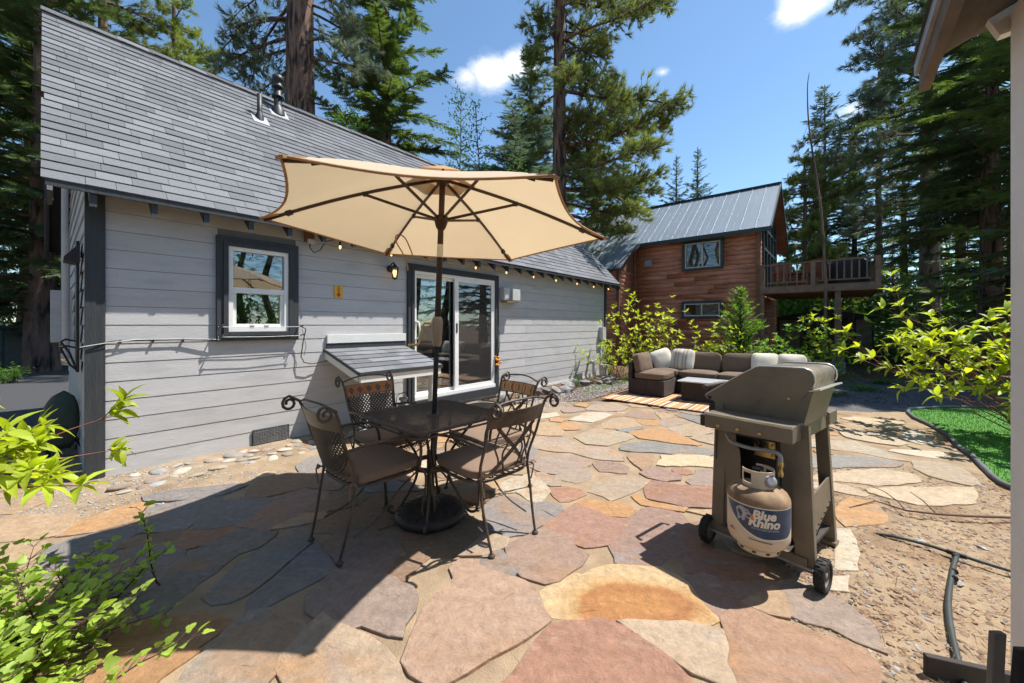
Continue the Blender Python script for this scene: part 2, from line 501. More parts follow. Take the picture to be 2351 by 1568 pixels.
def bed_z(X, Y):
    h = (vnoise(X, Y, 3.1, 1)-.5)*.008 + (vnoise(X, Y, 8., 2)-.5)*.006 + (vnoise(X, Y, 20., 3)-.5)*.003
    e = np.minimum.reduce([X+6.3, 6.9-X, Y-.3, 7.9-Y + (vnoise(X, Y, .9, 4)-.5)*1.6])
    rr = np.clip((X-3.0)/2.5, 0, 1)
    e = np.minimum(e, 7.1-rr*.85-Y+(vnoise(X, Y, 1.3, 7)-.5)*.25)
    return h + .006 + np.where(e < .25, (e-.25)*.16, 0)
patio = grid_sheet('patio', -6.4, 7.0, .2, 8.6, 300, 200, bed_z, 'sand')
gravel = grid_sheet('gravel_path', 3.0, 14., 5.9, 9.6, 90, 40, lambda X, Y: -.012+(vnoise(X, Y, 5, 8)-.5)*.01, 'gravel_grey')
drive = sheet('driveway', [(-40,5.6),(-6.0,5.2),(-7.2,7.6),(-9.5,13.8),(-40,14.2)], -.012, 'asphalt')
verge = grid_sheet('verge', -40, -8, 13.9, 18, 80, 12, lambda X, Y: -.008+vnoise(X, Y, 2, 9)*.05, 'sand')

# ---- flagstone material ----
def stone_mat(name, stain=None):
    m = bpy.data.materials.new(name); m.use_nodes = True
    t = m.node_tree; N = t.nodes; L = t.links.new; b = N['Principled BSDF']
    oi = N.new('ShaderNodeObjectInfo'); g = N.new('ShaderNodeNewGeometry')
    def noise(sc, det=6., rough=.6, dist=0., st=None, off=0):
        n = N.new('ShaderNodeTexNoise'); n.noise_dimensions = '4D'
        n.inputs['Scale'].default_value = sc; n.inputs['Detail'].default_value = det; n.inputs['Roughness'].default_value = rough; n.inputs['Distortion'].default_value = dist
        w = N.new('ShaderNodeMath'); w.operation = 'MULTIPLY_ADD'; w.inputs[1].default_value = 37.; w.inputs[2].default_value = off
        L(oi.outputs['Random'], w.inputs[0]); L(w.outputs[0], n.inputs['W'])
        if st:
            mp_ = N.new('ShaderNodeMapping'); mp_.inputs['Scale'].default_value = st; mp_.inputs['Rotation'].default_value = (0,0,.6); L(g.outputs['Position'], mp_.inputs['Vector']); L(mp_.outputs[0], n.inputs['Vector'])
        else: L(g.outputs['Position'], n.inputs['Vector'])
        return n.outputs['Fac']
    def rng(v, a, b_, c=0., d=1.):
        r = N.new('ShaderNodeMapRange'); r.inputs['From Min'].default_value = a; r.inputs['From Max'].default_value = b_; r.inputs['To Min'].default_value = c; r.inputs['To Max'].default_value = d
        L(v, r.inputs['Value']); return r.outputs[0]
    def mix(f, a, c):
        x = N.new('ShaderNodeMix'); x.data_type = 'RGBA'; L(f, x.inputs['Factor'])
        if isinstance(a, tuple): x.inputs['A'].default_value = (*a, 1)
        else: L(a, x.inputs['A'])
        if isinstance(c, tuple): x.inputs['B'].default_value = (*c, 1)
        else: L(c, x.inputs['B'])
        return x.outputs['Result']
    def mul(a, k):
        x = N.new('ShaderNodeMath'); x.operation = 'MULTIPLY'; L(a, x.inputs[0])
        if isinstance(k, float): x.inputs[1].default_value = k
        else: L(k, x.inputs[1])
        return x.outputs[0]
    cur = oi.outputs['Color']
    rust = mul(rng(noise(2.2, 6, .6, .8), .53, .68), .62)
    cur = mix(rust, cur, (.34,.185,.085))
    blue = mul(rng(noise(1.9, 5, .55, .5, (1,2.2,1), 5), .56, .72), .6)
    cur = mix(blue, cur, (.225,.225,.235))
    pale = mul(rng(noise(3.4, 7, .65, 1.2, (1,2.6,1), 9), .58, .72), .5)
    cur = mix(pale, cur, (.41,.35,.27))
    dirt = mul(rng(noise(7, 8, .7, .3, None, 13), .56, .75), .45)
    cur = mix(dirt, cur, (.29,.215,.14))
    if stain:
        sb = N.new('ShaderNodeVectorMath'); sb.operation = 'SUBTRACT'; L(g.outputs['Position'], sb.inputs[0]); sb.inputs[1].default_value = stain[0]
        rt = N.new('ShaderNodeMapping'); rt.inputs['Rotation'].default_value = (0,0,stain[2]); rt.inputs['Scale'].default_value = stain[1]; L(sb.outputs[0], rt.inputs['Vector'])
        ln = N.new('ShaderNodeVectorMath'); ln.operation = 'LENGTH'; L(rt.outputs[0], ln.inputs[0])
        nn = noise(5, 6, .6); wob = N.new('ShaderNodeMath'); wob.operation = 'MULTIPLY_ADD'; wob.inputs[1].default_value = .85; L(nn, wob.inputs[0]); L(ln.outputs['Value'], wob.inputs[2])
        cur = mix(rng(wob.outputs[0], 1.75, 1.3, 0, .8), cur, (.42,.25,.10))
        cur = mix(rng(wob.outputs[0], 1.36, 1.2, 0, .85), cur, (.32,.135,.05))
        cur = mix(rng(wob.outputs[0], 1.05, .75, 0, .8), cur, (.38,.19,.07))
    fine = rng(noise(30, 7, .7), .3, .7, .74, 1.22)
    sc = N.new('ShaderNodeVectorMath'); sc.operation = 'SCALE'; L(cur, sc.inputs[0]); L(fine, sc.inputs['Scale']); cur = sc.outputs[0]
    spk = mul(rng(noise(60, 2, .5, 0, None, 21), .70, .76), .55)
    cur = mix(spk, cur, (.42,.34,.25))
    L(cur, b.inputs['Base Color']); b.inputs['Roughness'].default_value = .78; b.inputs['Specular IOR Level'].default_value = .3
    h1 = noise(7, 9, .68, .6, (1,1.8,1), 3); h2 = noise(90, 3, .5)
    ah = N.new('ShaderNodeMath'); ah.operation = 'MULTIPLY_ADD'; L(h2, ah.inputs[0]); ah.inputs[1].default_value = .12; L(h1, ah.inputs[2])
    bp = N.new('ShaderNodeBump'); bp.inputs['Strength'].default_value = 1.0; bp.inputs['Distance'].default_value = .03
    L(ah.outputs[0], bp.inputs['Height']); L(bp.outputs[0], b.inputs['Normal'])
    MATS[name] = m
stone_mat('flagstone')
SCOL = {'g':(0.214,0.193,0.177),'gb':(0.213,0.183,0.162),'b':(0.234,0.156,0.103),'r':(0.293,0.163,0.109),'p':(0.265,0.179,0.141),'t':(0.367,0.259,0.159),'o':(0.396,0.226,0.106),'w':(0.441,0.378,0.288),
        'tw':(0.403,0.312,0.213),'gw':(0.308,0.265,0.213),'pg':(0.272,0.21,0.167),'pt':(0.322,0.223,0.156),'tg':(0.33,0.256,0.183),'ob':(0.322,0.186,0.0883),'ro':(0.308,0.193,0.124),'rp':(0.28,0.169,0.124),'y':(0.47,0.339,0.189),'y2':(0.441,0.353,0.218),'pw':(0.367,0.292,0.218)}
STONES = "g:-2.79,2.36 -2.75,2.46 -2.60,2.57 -2.51,2.61 -2.42,2.56 -2.42,2.46 -2.38,2.33 -2.36,2.20 -2.40,2.14 -2.45,2.11 -2.47,2.06 -2.56,2.08;gb:-2.35,2.05 -2.36,2.14 -2.34,2.25 -2.29,2.33 -2.20,2.37 -2.08,2.40 -1.96,2.33 -1.91,2.25 -1.86,2.13 -1.85,2.03 -1.94,1.94 -2.03,1.93 -2.13,1.95 -2.19,1.97;gb:-1.88,1.93 -1.84,1.97 -1.84,2.07 -1.89,2.25 -1.86,2.36 -1.78,2.55 -1.70,2.56 -1.53,2.52 -1.52,2.48 -1.53,2.36 -1.61,2.29 -1.62,2.19 -1.62,2.11 -1.64,2.02 -1.62,1.97 -1.64,1.88 -1.62,1.80 -1.68,1.78 -1.77,1.85;b:-2.37,2.35 -2.41,2.44 -2.32,2.48 -2.25,2.40 -2.26,2.36;b:-2.24,2.40 -2.27,2.50 -2.15,2.56 -2.06,2.41 -2.15,2.38;r:-2.03,2.38 -2.14,2.55 -2.07,2.55 -1.81,2.59 -1.80,2.56 -1.88,2.38 -1.96,2.34;g:-2.40,2.53 -2.48,2.60 -2.52,2.67 -2.65,2.85 -2.55,2.93 -2.39,3.04 -2.25,3.01 -2.15,2.91 -2.16,2.66 -2.15,2.56;g:-2.08,2.56 -2.15,2.67 -2.13,2.90 -2.15,2.98 -2.03,3.01 -1.79,3.01 -1.78,2.93 -1.82,2.80 -1.86,2.62 -1.98,2.57;p:-1.84,2.61 -1.81,2.83 -1.77,3.09 -1.69,3.18 -1.47,3.13 -1.45,3.02 -1.45,2.87 -1.49,2.75 -1.59,2.56 -1.75,2.59;t:-1.58,2.56 -1.51,2.67 -1.47,2.78 -1.34,2.80 -1.30,2.71 -1.42,2.62 -1.55,2.57;b:-1.48,2.79 -1.47,2.93 -1.44,3.04 -1.41,3.09 -1.29,3.11 -1.25,3.02 -1.12,3.02 -1.15,2.92 -1.33,2.81;b:-2.04,3.02 -2.13,3.17 -2.16,3.25 -2.15,3.42 -2.01,3.51 -1.65,3.50 -1.43,3.39 -1.41,3.18 -1.52,3.18 -1.70,3.22 -1.80,3.13 -1.93,3.04;g:-2.86,3.04 -2.79,3.14 -2.52,3.21 -2.27,3.27 -2.22,3.25 -2.30,3.07 -2.59,2.98 -2.79,2.98;o:-2.88,2.48 -2.92,2.56 -2.97,2.65 -2.92,2.73 -2.89,2.88 -2.81,2.95 -2.67,2.85 -2.59,2.73 -2.62,2.64 -2.72,2.54;t:-3.69,2.62 -3.52,2.69 -3.42,2.77 -3.08,2.75 -2.94,2.58 -2.90,2.50 -3.00,2.44 -3.17,2.42 -3.38,2.39;t:-4.07,2.95 -3.77,3.02 -3.60,3.02 -3.54,2.93 -3.55,2.78 -3.78,2.75;t:-3.18,2.31 -3.06,2.33 -3.04,2.39 -2.88,2.41 -2.76,2.25 -2.71,2.13 -2.70,2.06 -2.88,2.06;t:-2.82,2.00 -2.36,2.01 -2.25,1.87 -2.20,1.76 -2.29,1.75 -2.46,1.74;b:-2.22,1.84 -2.34,1.99 -2.29,2.00 -2.17,1.96 -2.02,1.92 -1.83,1.82 -1.78,1.76 -1.88,1.76 -2.07,1.79;b:-2.42,1.71 -2.24,1.71 -2.19,1.75 -2.18,1.81 -2.06,1.78 -1.88,1.75 -1.77,1.75 -1.74,1.74 -1.73,1.68 -1.80,1.58 -1.92,1.54 -2.18,1.54;ob:-1.71,1.67 -1.72,1.73 -1.61,1.78 -1.45,1.80 -1.36,1.79 -1.28,1.76 -1.27,1.74 -1.29,1.67 -1.31,1.61 -1.29,1.60 -1.34,1.48 -1.34,1.42 -1.54,1.41 -1.67,1.55 -1.64,1.59;gb:-1.51,1.92 -1.51,2.03 -1.53,2.14 -1.52,2.25 -1.48,2.38 -1.41,2.58 -1.31,2.50 -1.24,2.41 -1.26,2.28 -1.29,2.08 -1.32,1.96 -1.36,1.89 -1.43,1.88;g:-1.27,1.89 -1.25,2.01 -1.23,2.23 -1.20,2.35 -1.18,2.38 -0.97,2.14 -1.02,2.05 -1.11,1.94 -1.19,1.83 -1.23,1.83;gw:-1.24,1.62 -1.24,1.74 -1.22,1.82 -1.15,1.83 -1.04,1.78 -0.94,1.75 -0.91,1.71 -0.91,1.60 -0.91,1.52 -0.93,1.45 -0.92,1.38 -1.21,1.38 -1.25,1.52;tw:-0.92,1.58 -0.90,1.65 -0.87,1.80 -0.72,1.71 -0.53,1.60 -0.45,1.53 -0.35,1.38 -0.75,1.38 -0.85,1.47 -0.91,1.52;pg:-1.00,1.93 -0.97,2.05 -0.96,2.12 -0.86,2.12 -0.74,2.10 -0.62,2.05 -0.59,2.02 -0.52,1.99 -0.48,1.92 -0.47,1.83 -0.48,1.68 -0.53,1.69 -0.67,1.75 -0.72,1.72 -0.86,1.78 -0.95,1.83;p:-1.16,2.38 -1.11,2.50 -0.99,2.52 -0.89,2.54 -0.76,2.44 -0.68,2.33 -0.66,2.19 -0.61,2.08 -0.68,2.08 -0.89,2.14 -1.04,2.27;b:-1.33,2.56 -1.32,2.63 -1.23,2.80 -1.11,2.86 -0.83,2.85 -0.77,2.67 -0.89,2.56 -0.99,2.52 -1.10,2.50 -1.31,2.53;b:-1.12,2.87 -1.15,3.07 -0.98,3.17 -0.90,3.14 -0.70,3.09 -0.64,2.93 -0.79,2.85 -0.82,2.86;b:-0.66,2.39 -0.48,2.41 -0.48,2.55 -0.46,2.73 -0.25,2.67 -0.19,2.58 -0.26,2.42 -0.31,2.29 -0.38,2.27 -0.60,2.29;b:-0.66,2.14 -0.65,2.24 -0.59,2.27 -0.46,2.28 -0.52,2.20 -0.57,2.06 -0.62,2.02 -0.68,2.04;g:-0.19,2.88 -0.13,2.98 -0.02,3.04 0.08,2.95 0.29,2.71 0.12,2.56 0.09,2.51 -0.04,2.47 -0.05,2.52 -0.17,2.56 -0.17,2.67;w:-0.10,3.21 -0.04,3.36 0.05,3.45 0.19,3.51 0.30,3.14 0.22,2.96 0.17,2.95 0.04,3.14 -0.04,3.12;g:0.15,2.90 0.21,2.94 0.36,2.90 0.36,2.83 0.30,2.73;p:-0.03,2.35 0.06,2.44 0.20,2.56 0.31,2.47 0.43,2.28 0.38,2.18 0.24,2.05 0.17,2.03 0.06,2.08 -0.01,2.23;g:-0.19,2.20 -0.15,2.27 -0.07,2.31 -0.04,2.25 0.03,2.14 0.00,2.09 -0.06,2.13;tg:-0.30,2.27 -0.23,2.39 -0.10,2.48 -0.03,2.44 -0.04,2.36 -0.17,2.28;pt:-0.43,1.55 -0.42,1.69 -0.41,1.83 -0.37,1.94 -0.32,1.98 -0.29,2.06 -0.33,2.15 -0.29,2.23 -0.20,2.23 -0.07,2.13 0.06,2.03 0.11,1.97 0.16,1.77 0.05,1.68 -0.09,1.58 -0.26,1.46 -0.30,1.46 -0.38,1.50;r:-0.06,1.37 -0.02,1.45 0.01,1.49 0.07,1.58 0.11,1.65 0.18,1.73 0.24,1.75 0.33,1.75 0.39,1.76 0.42,1.76 0.49,1.71 0.60,1.59 0.64,1.52 0.66,1.46 0.64,1.37;y:0.15,1.96 0.25,2.03 0.34,2.10 0.38,2.08 0.44,2.13 0.54,2.17 0.81,2.15 0.87,2.08 0.95,1.92 0.93,1.87 0.94,1.78 0.86,1.75 0.69,1.76 0.48,1.78 0.33,1.76 0.19,1.80 0.17,1.87;p:0.60,2.25 0.60,2.36 0.77,2.65 0.96,2.85 1.08,2.87 1.20,2.75 1.18,2.65 1.06,2.39 1.01,2.31 0.82,2.18 0.59,2.20;r:1.17,2.62 1.36,2.67 1.18,2.31 1.24,2.28 1.42,2.20 1.29,2.05 1.14,2.04 0.95,2.12 1.08,2.39;p:0.93,2.06 1.03,2.10 1.12,2.02 1.38,2.04 1.32,1.99 1.13,1.93 1.01,1.83 0.95,1.80 0.94,1.88 0.94,1.94;o:0.49,2.93 0.56,2.99 0.70,2.96 0.87,2.90 0.88,2.83 0.80,2.73 0.68,2.75 0.59,2.85;rp:0.21,2.58 0.36,2.78 0.48,2.92 0.54,2.90 0.57,2.83 0.67,2.72 0.78,2.68 0.75,2.60 0.60,2.39 0.49,2.36 0.44,2.36 0.36,2.41 0.28,2.52;r:1.14,3.32 1.20,3.36 1.38,3.25 1.75,3.22 1.90,3.19 1.69,2.85 1.55,2.87 1.28,2.88 1.16,2.96 1.05,3.01;o:0.94,3.04 0.99,3.07 1.04,2.95 1.27,2.85 1.23,2.81 0.97,2.91;t:1.26,2.81 1.38,2.80 1.54,2.83 1.67,2.81 1.62,2.73 1.40,2.73;tw:0.49,1.76 0.53,1.76 0.70,1.75 0.85,1.73 0.93,1.70 0.91,1.65 0.91,1.61 0.85,1.53 0.85,1.47 0.80,1.46 0.70,1.51 0.61,1.62;ro:0.96,1.77 1.03,1.83 1.09,1.86 1.18,1.77 1.26,1.72 1.37,1.64 1.44,1.60 1.43,1.54 1.37,1.48 1.24,1.37 0.83,1.37 0.86,1.49 0.87,1.54 0.91,1.61 0.94,1.69;t:1.11,1.88 1.22,1.93 1.38,2.02 1.36,1.94 1.31,1.85 1.26,1.79 1.19,1.81 1.13,1.86;pg:1.28,1.80 1.37,1.92 1.39,2.02 1.47,2.04 1.52,1.99 1.59,1.90 1.59,1.82 1.59,1.74 1.53,1.63 1.52,1.60 1.46,1.65 1.41,1.73 1.32,1.76;t:1.74,2.44 1.90,2.55 1.72,2.31 1.67,2.15 1.54,2.18;w:2.14,2.56 2.20,2.55 2.04,2.31 1.88,2.15 1.77,2.14;w:1.70,2.06 1.79,2.08 1.68,1.98 1.62,1.98;tg:0.18,4.69 0.42,4.68 0.62,4.59 0.78,4.31 1.05,4.28 1.11,4.07 1.09,3.85 0.85,3.90 0.62,4.12 0.37,4.17 0.26,4.26;pg:0.24,3.87 0.36,4.00 0.57,4.00 0.77,3.88 0.74,3.73 0.64,3.65 0.39,3.51 0.24,3.60 0.19,3.68;p:0.79,3.77 0.84,3.84 1.03,3.78 1.09,3.68 1.03,3.53 0.81,3.57;tg:0.75,4.65 0.82,4.77 1.08,5.04 1.30,4.93 1.44,4.80 1.43,4.62 1.22,4.47 1.06,4.33 0.84,4.39;o:0.61,5.14 0.72,5.38 0.86,5.30 0.86,5.00 0.68,4.99;t:0.11,4.93 0.28,5.33 0.55,5.33 0.59,5.14 0.65,4.93 0.60,4.72 0.42,4.72 0.21,4.79;w:0.80,5.50 0.98,5.72 1.13,5.93 1.41,5.98 1.49,5.81 1.27,5.54 1.09,5.36;tg:1.18,6.26 1.36,6.54 1.76,6.67 1.87,6.32 1.72,6.10 1.42,6.03 1.18,6.16;pg:0.77,6.10 0.93,6.32 1.11,6.26 1.14,6.10 0.97,6.00 0.80,5.95;o:1.03,6.49 1.18,6.64 1.31,6.58 1.21,6.34;g:1.30,6.70 1.49,6.86 1.67,6.73 1.55,6.58;w:0.19,5.50 0.26,5.81 0.68,6.00 0.69,5.76 0.39,5.58;g:0.06,4.07 0.10,4.37 0.19,4.45 0.26,4.23 0.23,3.94 0.17,3.77 0.10,3.81;tg:0.23,3.53 0.28,3.56 0.41,3.38 0.40,3.26 0.33,3.26 0.25,3.32;pg:0.38,3.46 0.47,3.52 0.64,3.63 0.71,3.57 0.67,3.40 0.54,3.32 0.45,3.37;r:0.31,3.15 0.34,3.17 0.44,3.23 0.55,3.17 0.57,3.08 0.42,2.97 0.37,2.96;tg:0.62,3.13 0.69,3.26 0.84,3.43 1.03,3.46 1.10,3.42 1.19,3.37 1.10,3.28 1.05,3.20 0.94,3.12 0.84,3.04 0.75,2.98 0.72,3.05;t:-0.25,3.17 -0.21,3.35 -0.06,3.45 -0.11,3.22 -0.15,3.15;o:1.46,4.87 1.68,5.00 1.97,5.04 2.04,4.77 2.11,4.37 2.05,4.33 1.75,4.47 1.58,4.57 1.50,4.62;g:1.18,4.26 1.27,4.41 1.58,4.46 1.92,4.31 2.14,4.18 2.14,4.07 2.00,4.00 1.73,4.05 1.46,4.12 1.26,4.14 1.17,4.19;y2:1.53,3.99 1.72,4.02 1.96,3.98 2.10,3.90 1.99,3.70 1.93,3.66 1.75,3.71 1.45,3.71 1.39,3.73 1.51,3.90;ro:1.18,3.96 1.25,4.07 1.45,4.05 1.38,3.85 1.25,3.64 1.20,3.60 1.18,3.75;p:1.16,3.52 1.29,3.64 1.38,3.66 1.43,3.55 1.49,3.46 1.44,3.38 1.30,3.34 1.20,3.42;pg:1.50,3.34 1.64,3.48 1.71,3.60 1.95,3.62 2.13,3.60 1.92,3.25 1.75,3.24 1.63,3.25 1.51,3.28;p:1.66,5.76 1.85,6.05 2.14,6.05 2.11,5.81 2.04,5.54 1.89,5.58;o:1.73,5.46 1.82,5.54 2.05,5.50 2.00,5.26 1.87,5.18 1.76,5.26;t:1.21,5.26 1.40,5.54 1.62,5.67 1.71,5.46 1.69,5.18 1.52,5.09 1.36,5.04 1.20,5.09;pg:2.00,5.18 2.06,5.42 2.13,5.54 2.36,5.63 2.31,5.30 2.13,5.18 2.04,5.13;t:2.20,6.00 2.32,5.95 2.38,5.72 2.13,5.56;g:2.42,5.81 2.60,5.83 2.78,5.67 2.79,5.38 2.69,5.26 2.56,5.28 2.50,5.50;tg:2.01,5.00 2.16,5.14 2.46,5.30 2.58,5.14 2.49,4.87 2.19,4.71 2.07,4.72;tg:2.11,4.62 2.33,4.74 2.55,4.71 2.72,4.59 2.56,4.31 2.29,4.33 2.16,4.50;g:1.34,4.99 1.37,4.90 1.46,4.90 1.69,5.07 1.68,5.13 1.51,5.05;tw:4.71,5.59 4.98,5.67 5.40,5.37 5.14,5.14 4.91,4.96 4.83,5.19 4.79,5.37;t:4.18,5.14 4.50,5.35 4.71,5.28 4.56,5.02 4.46,4.94 4.17,4.96;tw:4.10,4.88 4.41,4.91 4.53,4.80 4.51,4.57 4.44,4.40 4.28,4.34 4.08,4.48 3.99,4.64;w:4.61,4.64 5.05,4.98 5.17,4.94 4.96,4.71 4.81,4.43 4.59,4.38;pw:3.44,4.60 3.64,4.53 3.95,4.50 3.94,4.22 3.89,3.85 3.78,3.92 3.67,4.08 3.48,4.19 3.24,4.34;w:4.01,4.15 4.10,4.19 4.55,4.13 4.41,4.00 4.25,3.94 4.08,4.05;g:2.88,3.97 3.19,3.97 3.42,4.00 3.67,3.89 3.76,3.77 3.61,3.69 3.32,3.69 2.98,3.68 2.69,3.70;tg:3.76,3.64 3.96,3.85 4.19,3.82 4.20,3.68 4.07,3.45 3.92,3.30 3.82,3.26 3.75,3.36 3.71,3.47;tw:2.58,3.45 2.85,3.51 3.16,3.60 3.47,3.60 3.58,3.49 3.48,3.34 3.23,3.28 3.04,3.27 2.89,3.33 2.74,3.38 2.54,3.39;tw:2.89,3.18 3.17,3.21 3.80,3.22 3.48,2.94 3.19,2.91 3.02,2.92 2.96,2.99 2.86,3.12;tw:2.52,3.32 2.69,3.30 2.77,3.25 2.80,3.08 2.75,3.05 2.59,3.17 2.44,3.21;o:2.29,2.75 2.46,2.92 2.62,3.01 2.72,2.91 2.62,2.75 2.49,2.64 2.22,2.60;g:-2.04,3.72 -2.02,3.97 -1.75,3.83 -1.57,3.54 -1.87,3.50;g:-1.39,3.29 -1.23,3.39 -0.85,3.29 -0.71,3.19 -0.76,3.16 -1.13,3.13;w:-0.95,3.83 -0.84,3.92 -0.72,3.62 -0.88,3.54"
def inset(poly, dist):
    n = len(poly); out = []
    A = sum(poly[i][0]*poly[(i+1) % n][1]-poly[(i+1) % n][0]*poly[i][1] for i in range(n))
    sg = 1 if A > 0 else -1
    for i in range(n):
        p0, p1, p2 = Vector(poly[i-1]), Vector(poly[i]), Vector(poly[(i+1) % n])
        d1 = (p1-p0); d2 = (p2-p1)
        if d1.length < 1e-6 or d2.length < 1e-6: out.append(tuple(p1)); continue
        d1.normalize(); d2.normalize()
        nn = Vector((-d1.y-d2.y, d1.x+d2.x))*sg
        if nn.length < .05: out.append(tuple(p1)); continue
        nn.normalize()
        out.append(tuple(p1+nn*dist))
    return out
def rough_poly(poly, rs, step=.075, amp=.013):
    out = []; n = len(poly)
    for i in range(n):
        a = np.array(poly[i]); b_ = np.array(poly[(i+1) % n]); L_ = np.linalg.norm(b_-a)
        m = max(1, int(L_/step))
        nv = np.array([-(b_-a)[1], (b_-a)[0]])/max(L_, 1e-6)
        for k in range(m):
            f = k/m
            out.append(tuple(a+(b_-a)*f + nv*rs.uniform(-amp, amp)*(1 if k else .4) + (b_-a)*rs.uniform(-.2, .2)/m*(1 if k else 0)))
    return out
def make_stone(poly, colr, rs, mt='flagstone', top=None):
    A = sum(poly[i][0]*poly[(i+1) % len(poly)][1]-poly[(i+1) % len(poly)][0]*poly[i][1] for i in range(len(poly)))
    if A < 0: poly = poly[::-1]
    P = rough_poly(poly, rs)
    n = len(P)
    cx = sum(p[0] for p in P)/n; cyy = sum(p[1] for p in P)/n
    top = top if top is not None else rs.uniform(.017, .027)
    tl = rs.uniform(-.006, .006, 2)
    zz = lambda x, y: top+tl[0]*(x-cx)+tl[1]*(y-cyy)
    I1 = inset(P, .002); I2 = inset(P, .005)
    v = [(x-cx, y-cyy, -.03) for x, y in P] + [(x-cx, y-cyy, zz(x, y)-rs.uniform(.001, .004)) for x, y in P] + [(x-cx, y-cyy, zz(x, y)-.0008) for x, y in I1] + [(x-cx, y-cyy, zz(x, y)) for x, y in I2]
    f = []
    for l in range(3):
        f += [(l*n+i, l*n+(i+1) % n, (l+1)*n+(i+1) % n, (l+1)*n+i) for i in range(n)]
    f.append(tuple(range(3*n, 4*n)))
    mb = MB(); mb.add(v, f)
    o = mb.build('flagstone', mt, patio, loc=(cx, cyy, 0))
    j = 1+rs.uniform(-.08, .08)
    o.color = (colr[0]*j, colr[1]*j*(1+rs.uniform(-.03, .03)), colr[2]*j, 1)
    return o
srs = np.random.RandomState(3)
POLYS = []
for ent in STONES.split(';'):
    c, pts = ent.split(':')
    poly = [tuple(float(q) for q in p.split(',')) for p in pts.split()]
    ins = inset(poly, -.018)
    mt = 'flagstone'
    if c == 'y':
        cxx = (1.00, 1.93, 0)
        stone_mat('flagstone_stained', ((.60, 1.86, 0), (3.0, 5.6, 0), .25)); mt = 'flagstone_stained'
    make_stone(ins, SCOL[c], srs, mt, top=.0125+.0006*(len(POLYS) % 13))
    POLYS.append(poly)
# darts: smaller stones where the traced ones leave gaps
def pip(p, poly):
    x, y = p; ins_ = False; n = len(poly); j = n-1
    for i in range(n):
        xi, yi = poly[i]; xj, yj = poly[j]
        if (yi > y) != (yj > y) and x < (xj-xi)*(y-yi)/(yj-yi)+xi: ins_ = not ins_
        j = i
    return ins_
def pdist(p, poly):
    P = np.array(poly); Q = np.roll(P, -1, 0); d_ = Q-P; t_ = np.clip(((p-P)*d_).sum(1)/np.maximum((d_*d_).sum(1), 1e-9), 0, 1)
    return np.sqrt((((P+d_*t_[:, None])-p)**2).sum(1)).min()
BB = [(min(p[0] for p in q), max(p[0] for p in q), min(p[1] for p in q), max(p[1] for p in q)) for q in POLYS]
ndart = 0
for tr in range(2600):
    x = srs.uniform(-4.6, 4.6); y = srs.uniform(1.3, 6.6)
    # stay on the patio: keep off the house wall strip, right-hand dirt, and the turf
    wl_ = (x+3.615)*.767-(y-3.468)*.6417
    if wl_ < 1.0: continue
    if x > 1.05+.62*(y-1.4) and y < 3.2: continue
    if x > 3.4+.35*(y-3.0): continue
    if abs(x+.56) < .35 and abs(y-2.75) < .35: pass
    best = 9.
    for q, b4 in zip(POLYS, BB):
        if x < b4[0]-.5 or x > b4[1]+.5 or y < b4[2]-.5 or y > b4[3]+.5: continue
        if pip((x, y), q): best = -1; break
        best = min(best, pdist(np.array([x, y]), q))
        if best < .085: break
    if best < .085: continue
    rr = min(best-.015, .27)
    k = srs.randint(5, 8); a0 = srs.uniform(0, 6.28); st = srs.uniform(1.0, 1.0)
    poly = [(x+rr*srs.uniform(.82, 1.0)*math.cos(a0+6.283*i/k), y+rr*srs.uniform(.82, 1.0)*math.sin(a0+6.283*i/k)) for i in range(k)]
    c = ['t','tg','b','g','pg','p','tw','r','o'][srs.randint(0, 9)]
    make_stone(poly, SCOL[c], srs, top=.0115+.0006*(ndart % 11))
    POLYS.append(poly); BB.append((min(p[0] for p in poly), max(p[0] for p in poly), min(p[1] for p in poly), max(p[1] for p in poly)))
    ndart += 1
    if ndart > 75: break

# ---- loose stuff on the ground ----
def rock_tmpl(seed, n=0):
    r = np.random.RandomState(seed)
    t = (1+5**.5)/2
    V = np.array([(-1,t,0),(1,t,0),(-1,-t,0),(1,-t,0),(0,-1,t),(0,1,t),(0,-1,-t),(0,1,-t),(t,0,-1),(t,0,1),(-t,0,-1),(-t,0,1)], float)/1.9
    F = np.array([(0,11,5),(0,5,1),(0,1,7),(0,7,10),(0,10,11),(1,5,9),(5,11,4),(11,10,2),(10,7,6),(7,1,8),(3,9,4),(3,4,2),(3,2,6),(3,6,8),(3,8,9),(4,9,5),(2,4,11),(6,2,10),(8,6,7),(9,8,1)])
    V *= r.uniform(.75, 1.2, (12, 1))
    return V, F
def subdiv(V, F):
    V = list(map(tuple, V)); cache = {}; out = []
    def mid(a, b):
        k = (min(a, b), max(a, b))
        if k not in cache:
            V.append(tuple((np.array(V[a])+np.array(V[b]))/2)); cache[k] = len(V)-1
        return cache[k]
    for a, b, c in F:
        x, y, z = mid(a, b), mid(b, c), mid(c, a)
        out += [(a,x,z),(x,b,y),(z,y,c),(x,y,z)]
    V = np.array(V); ln = np.linalg.norm(V, axis=1, keepdims=True)
    return V*(.35+.65/ln*.95), np.array(out)
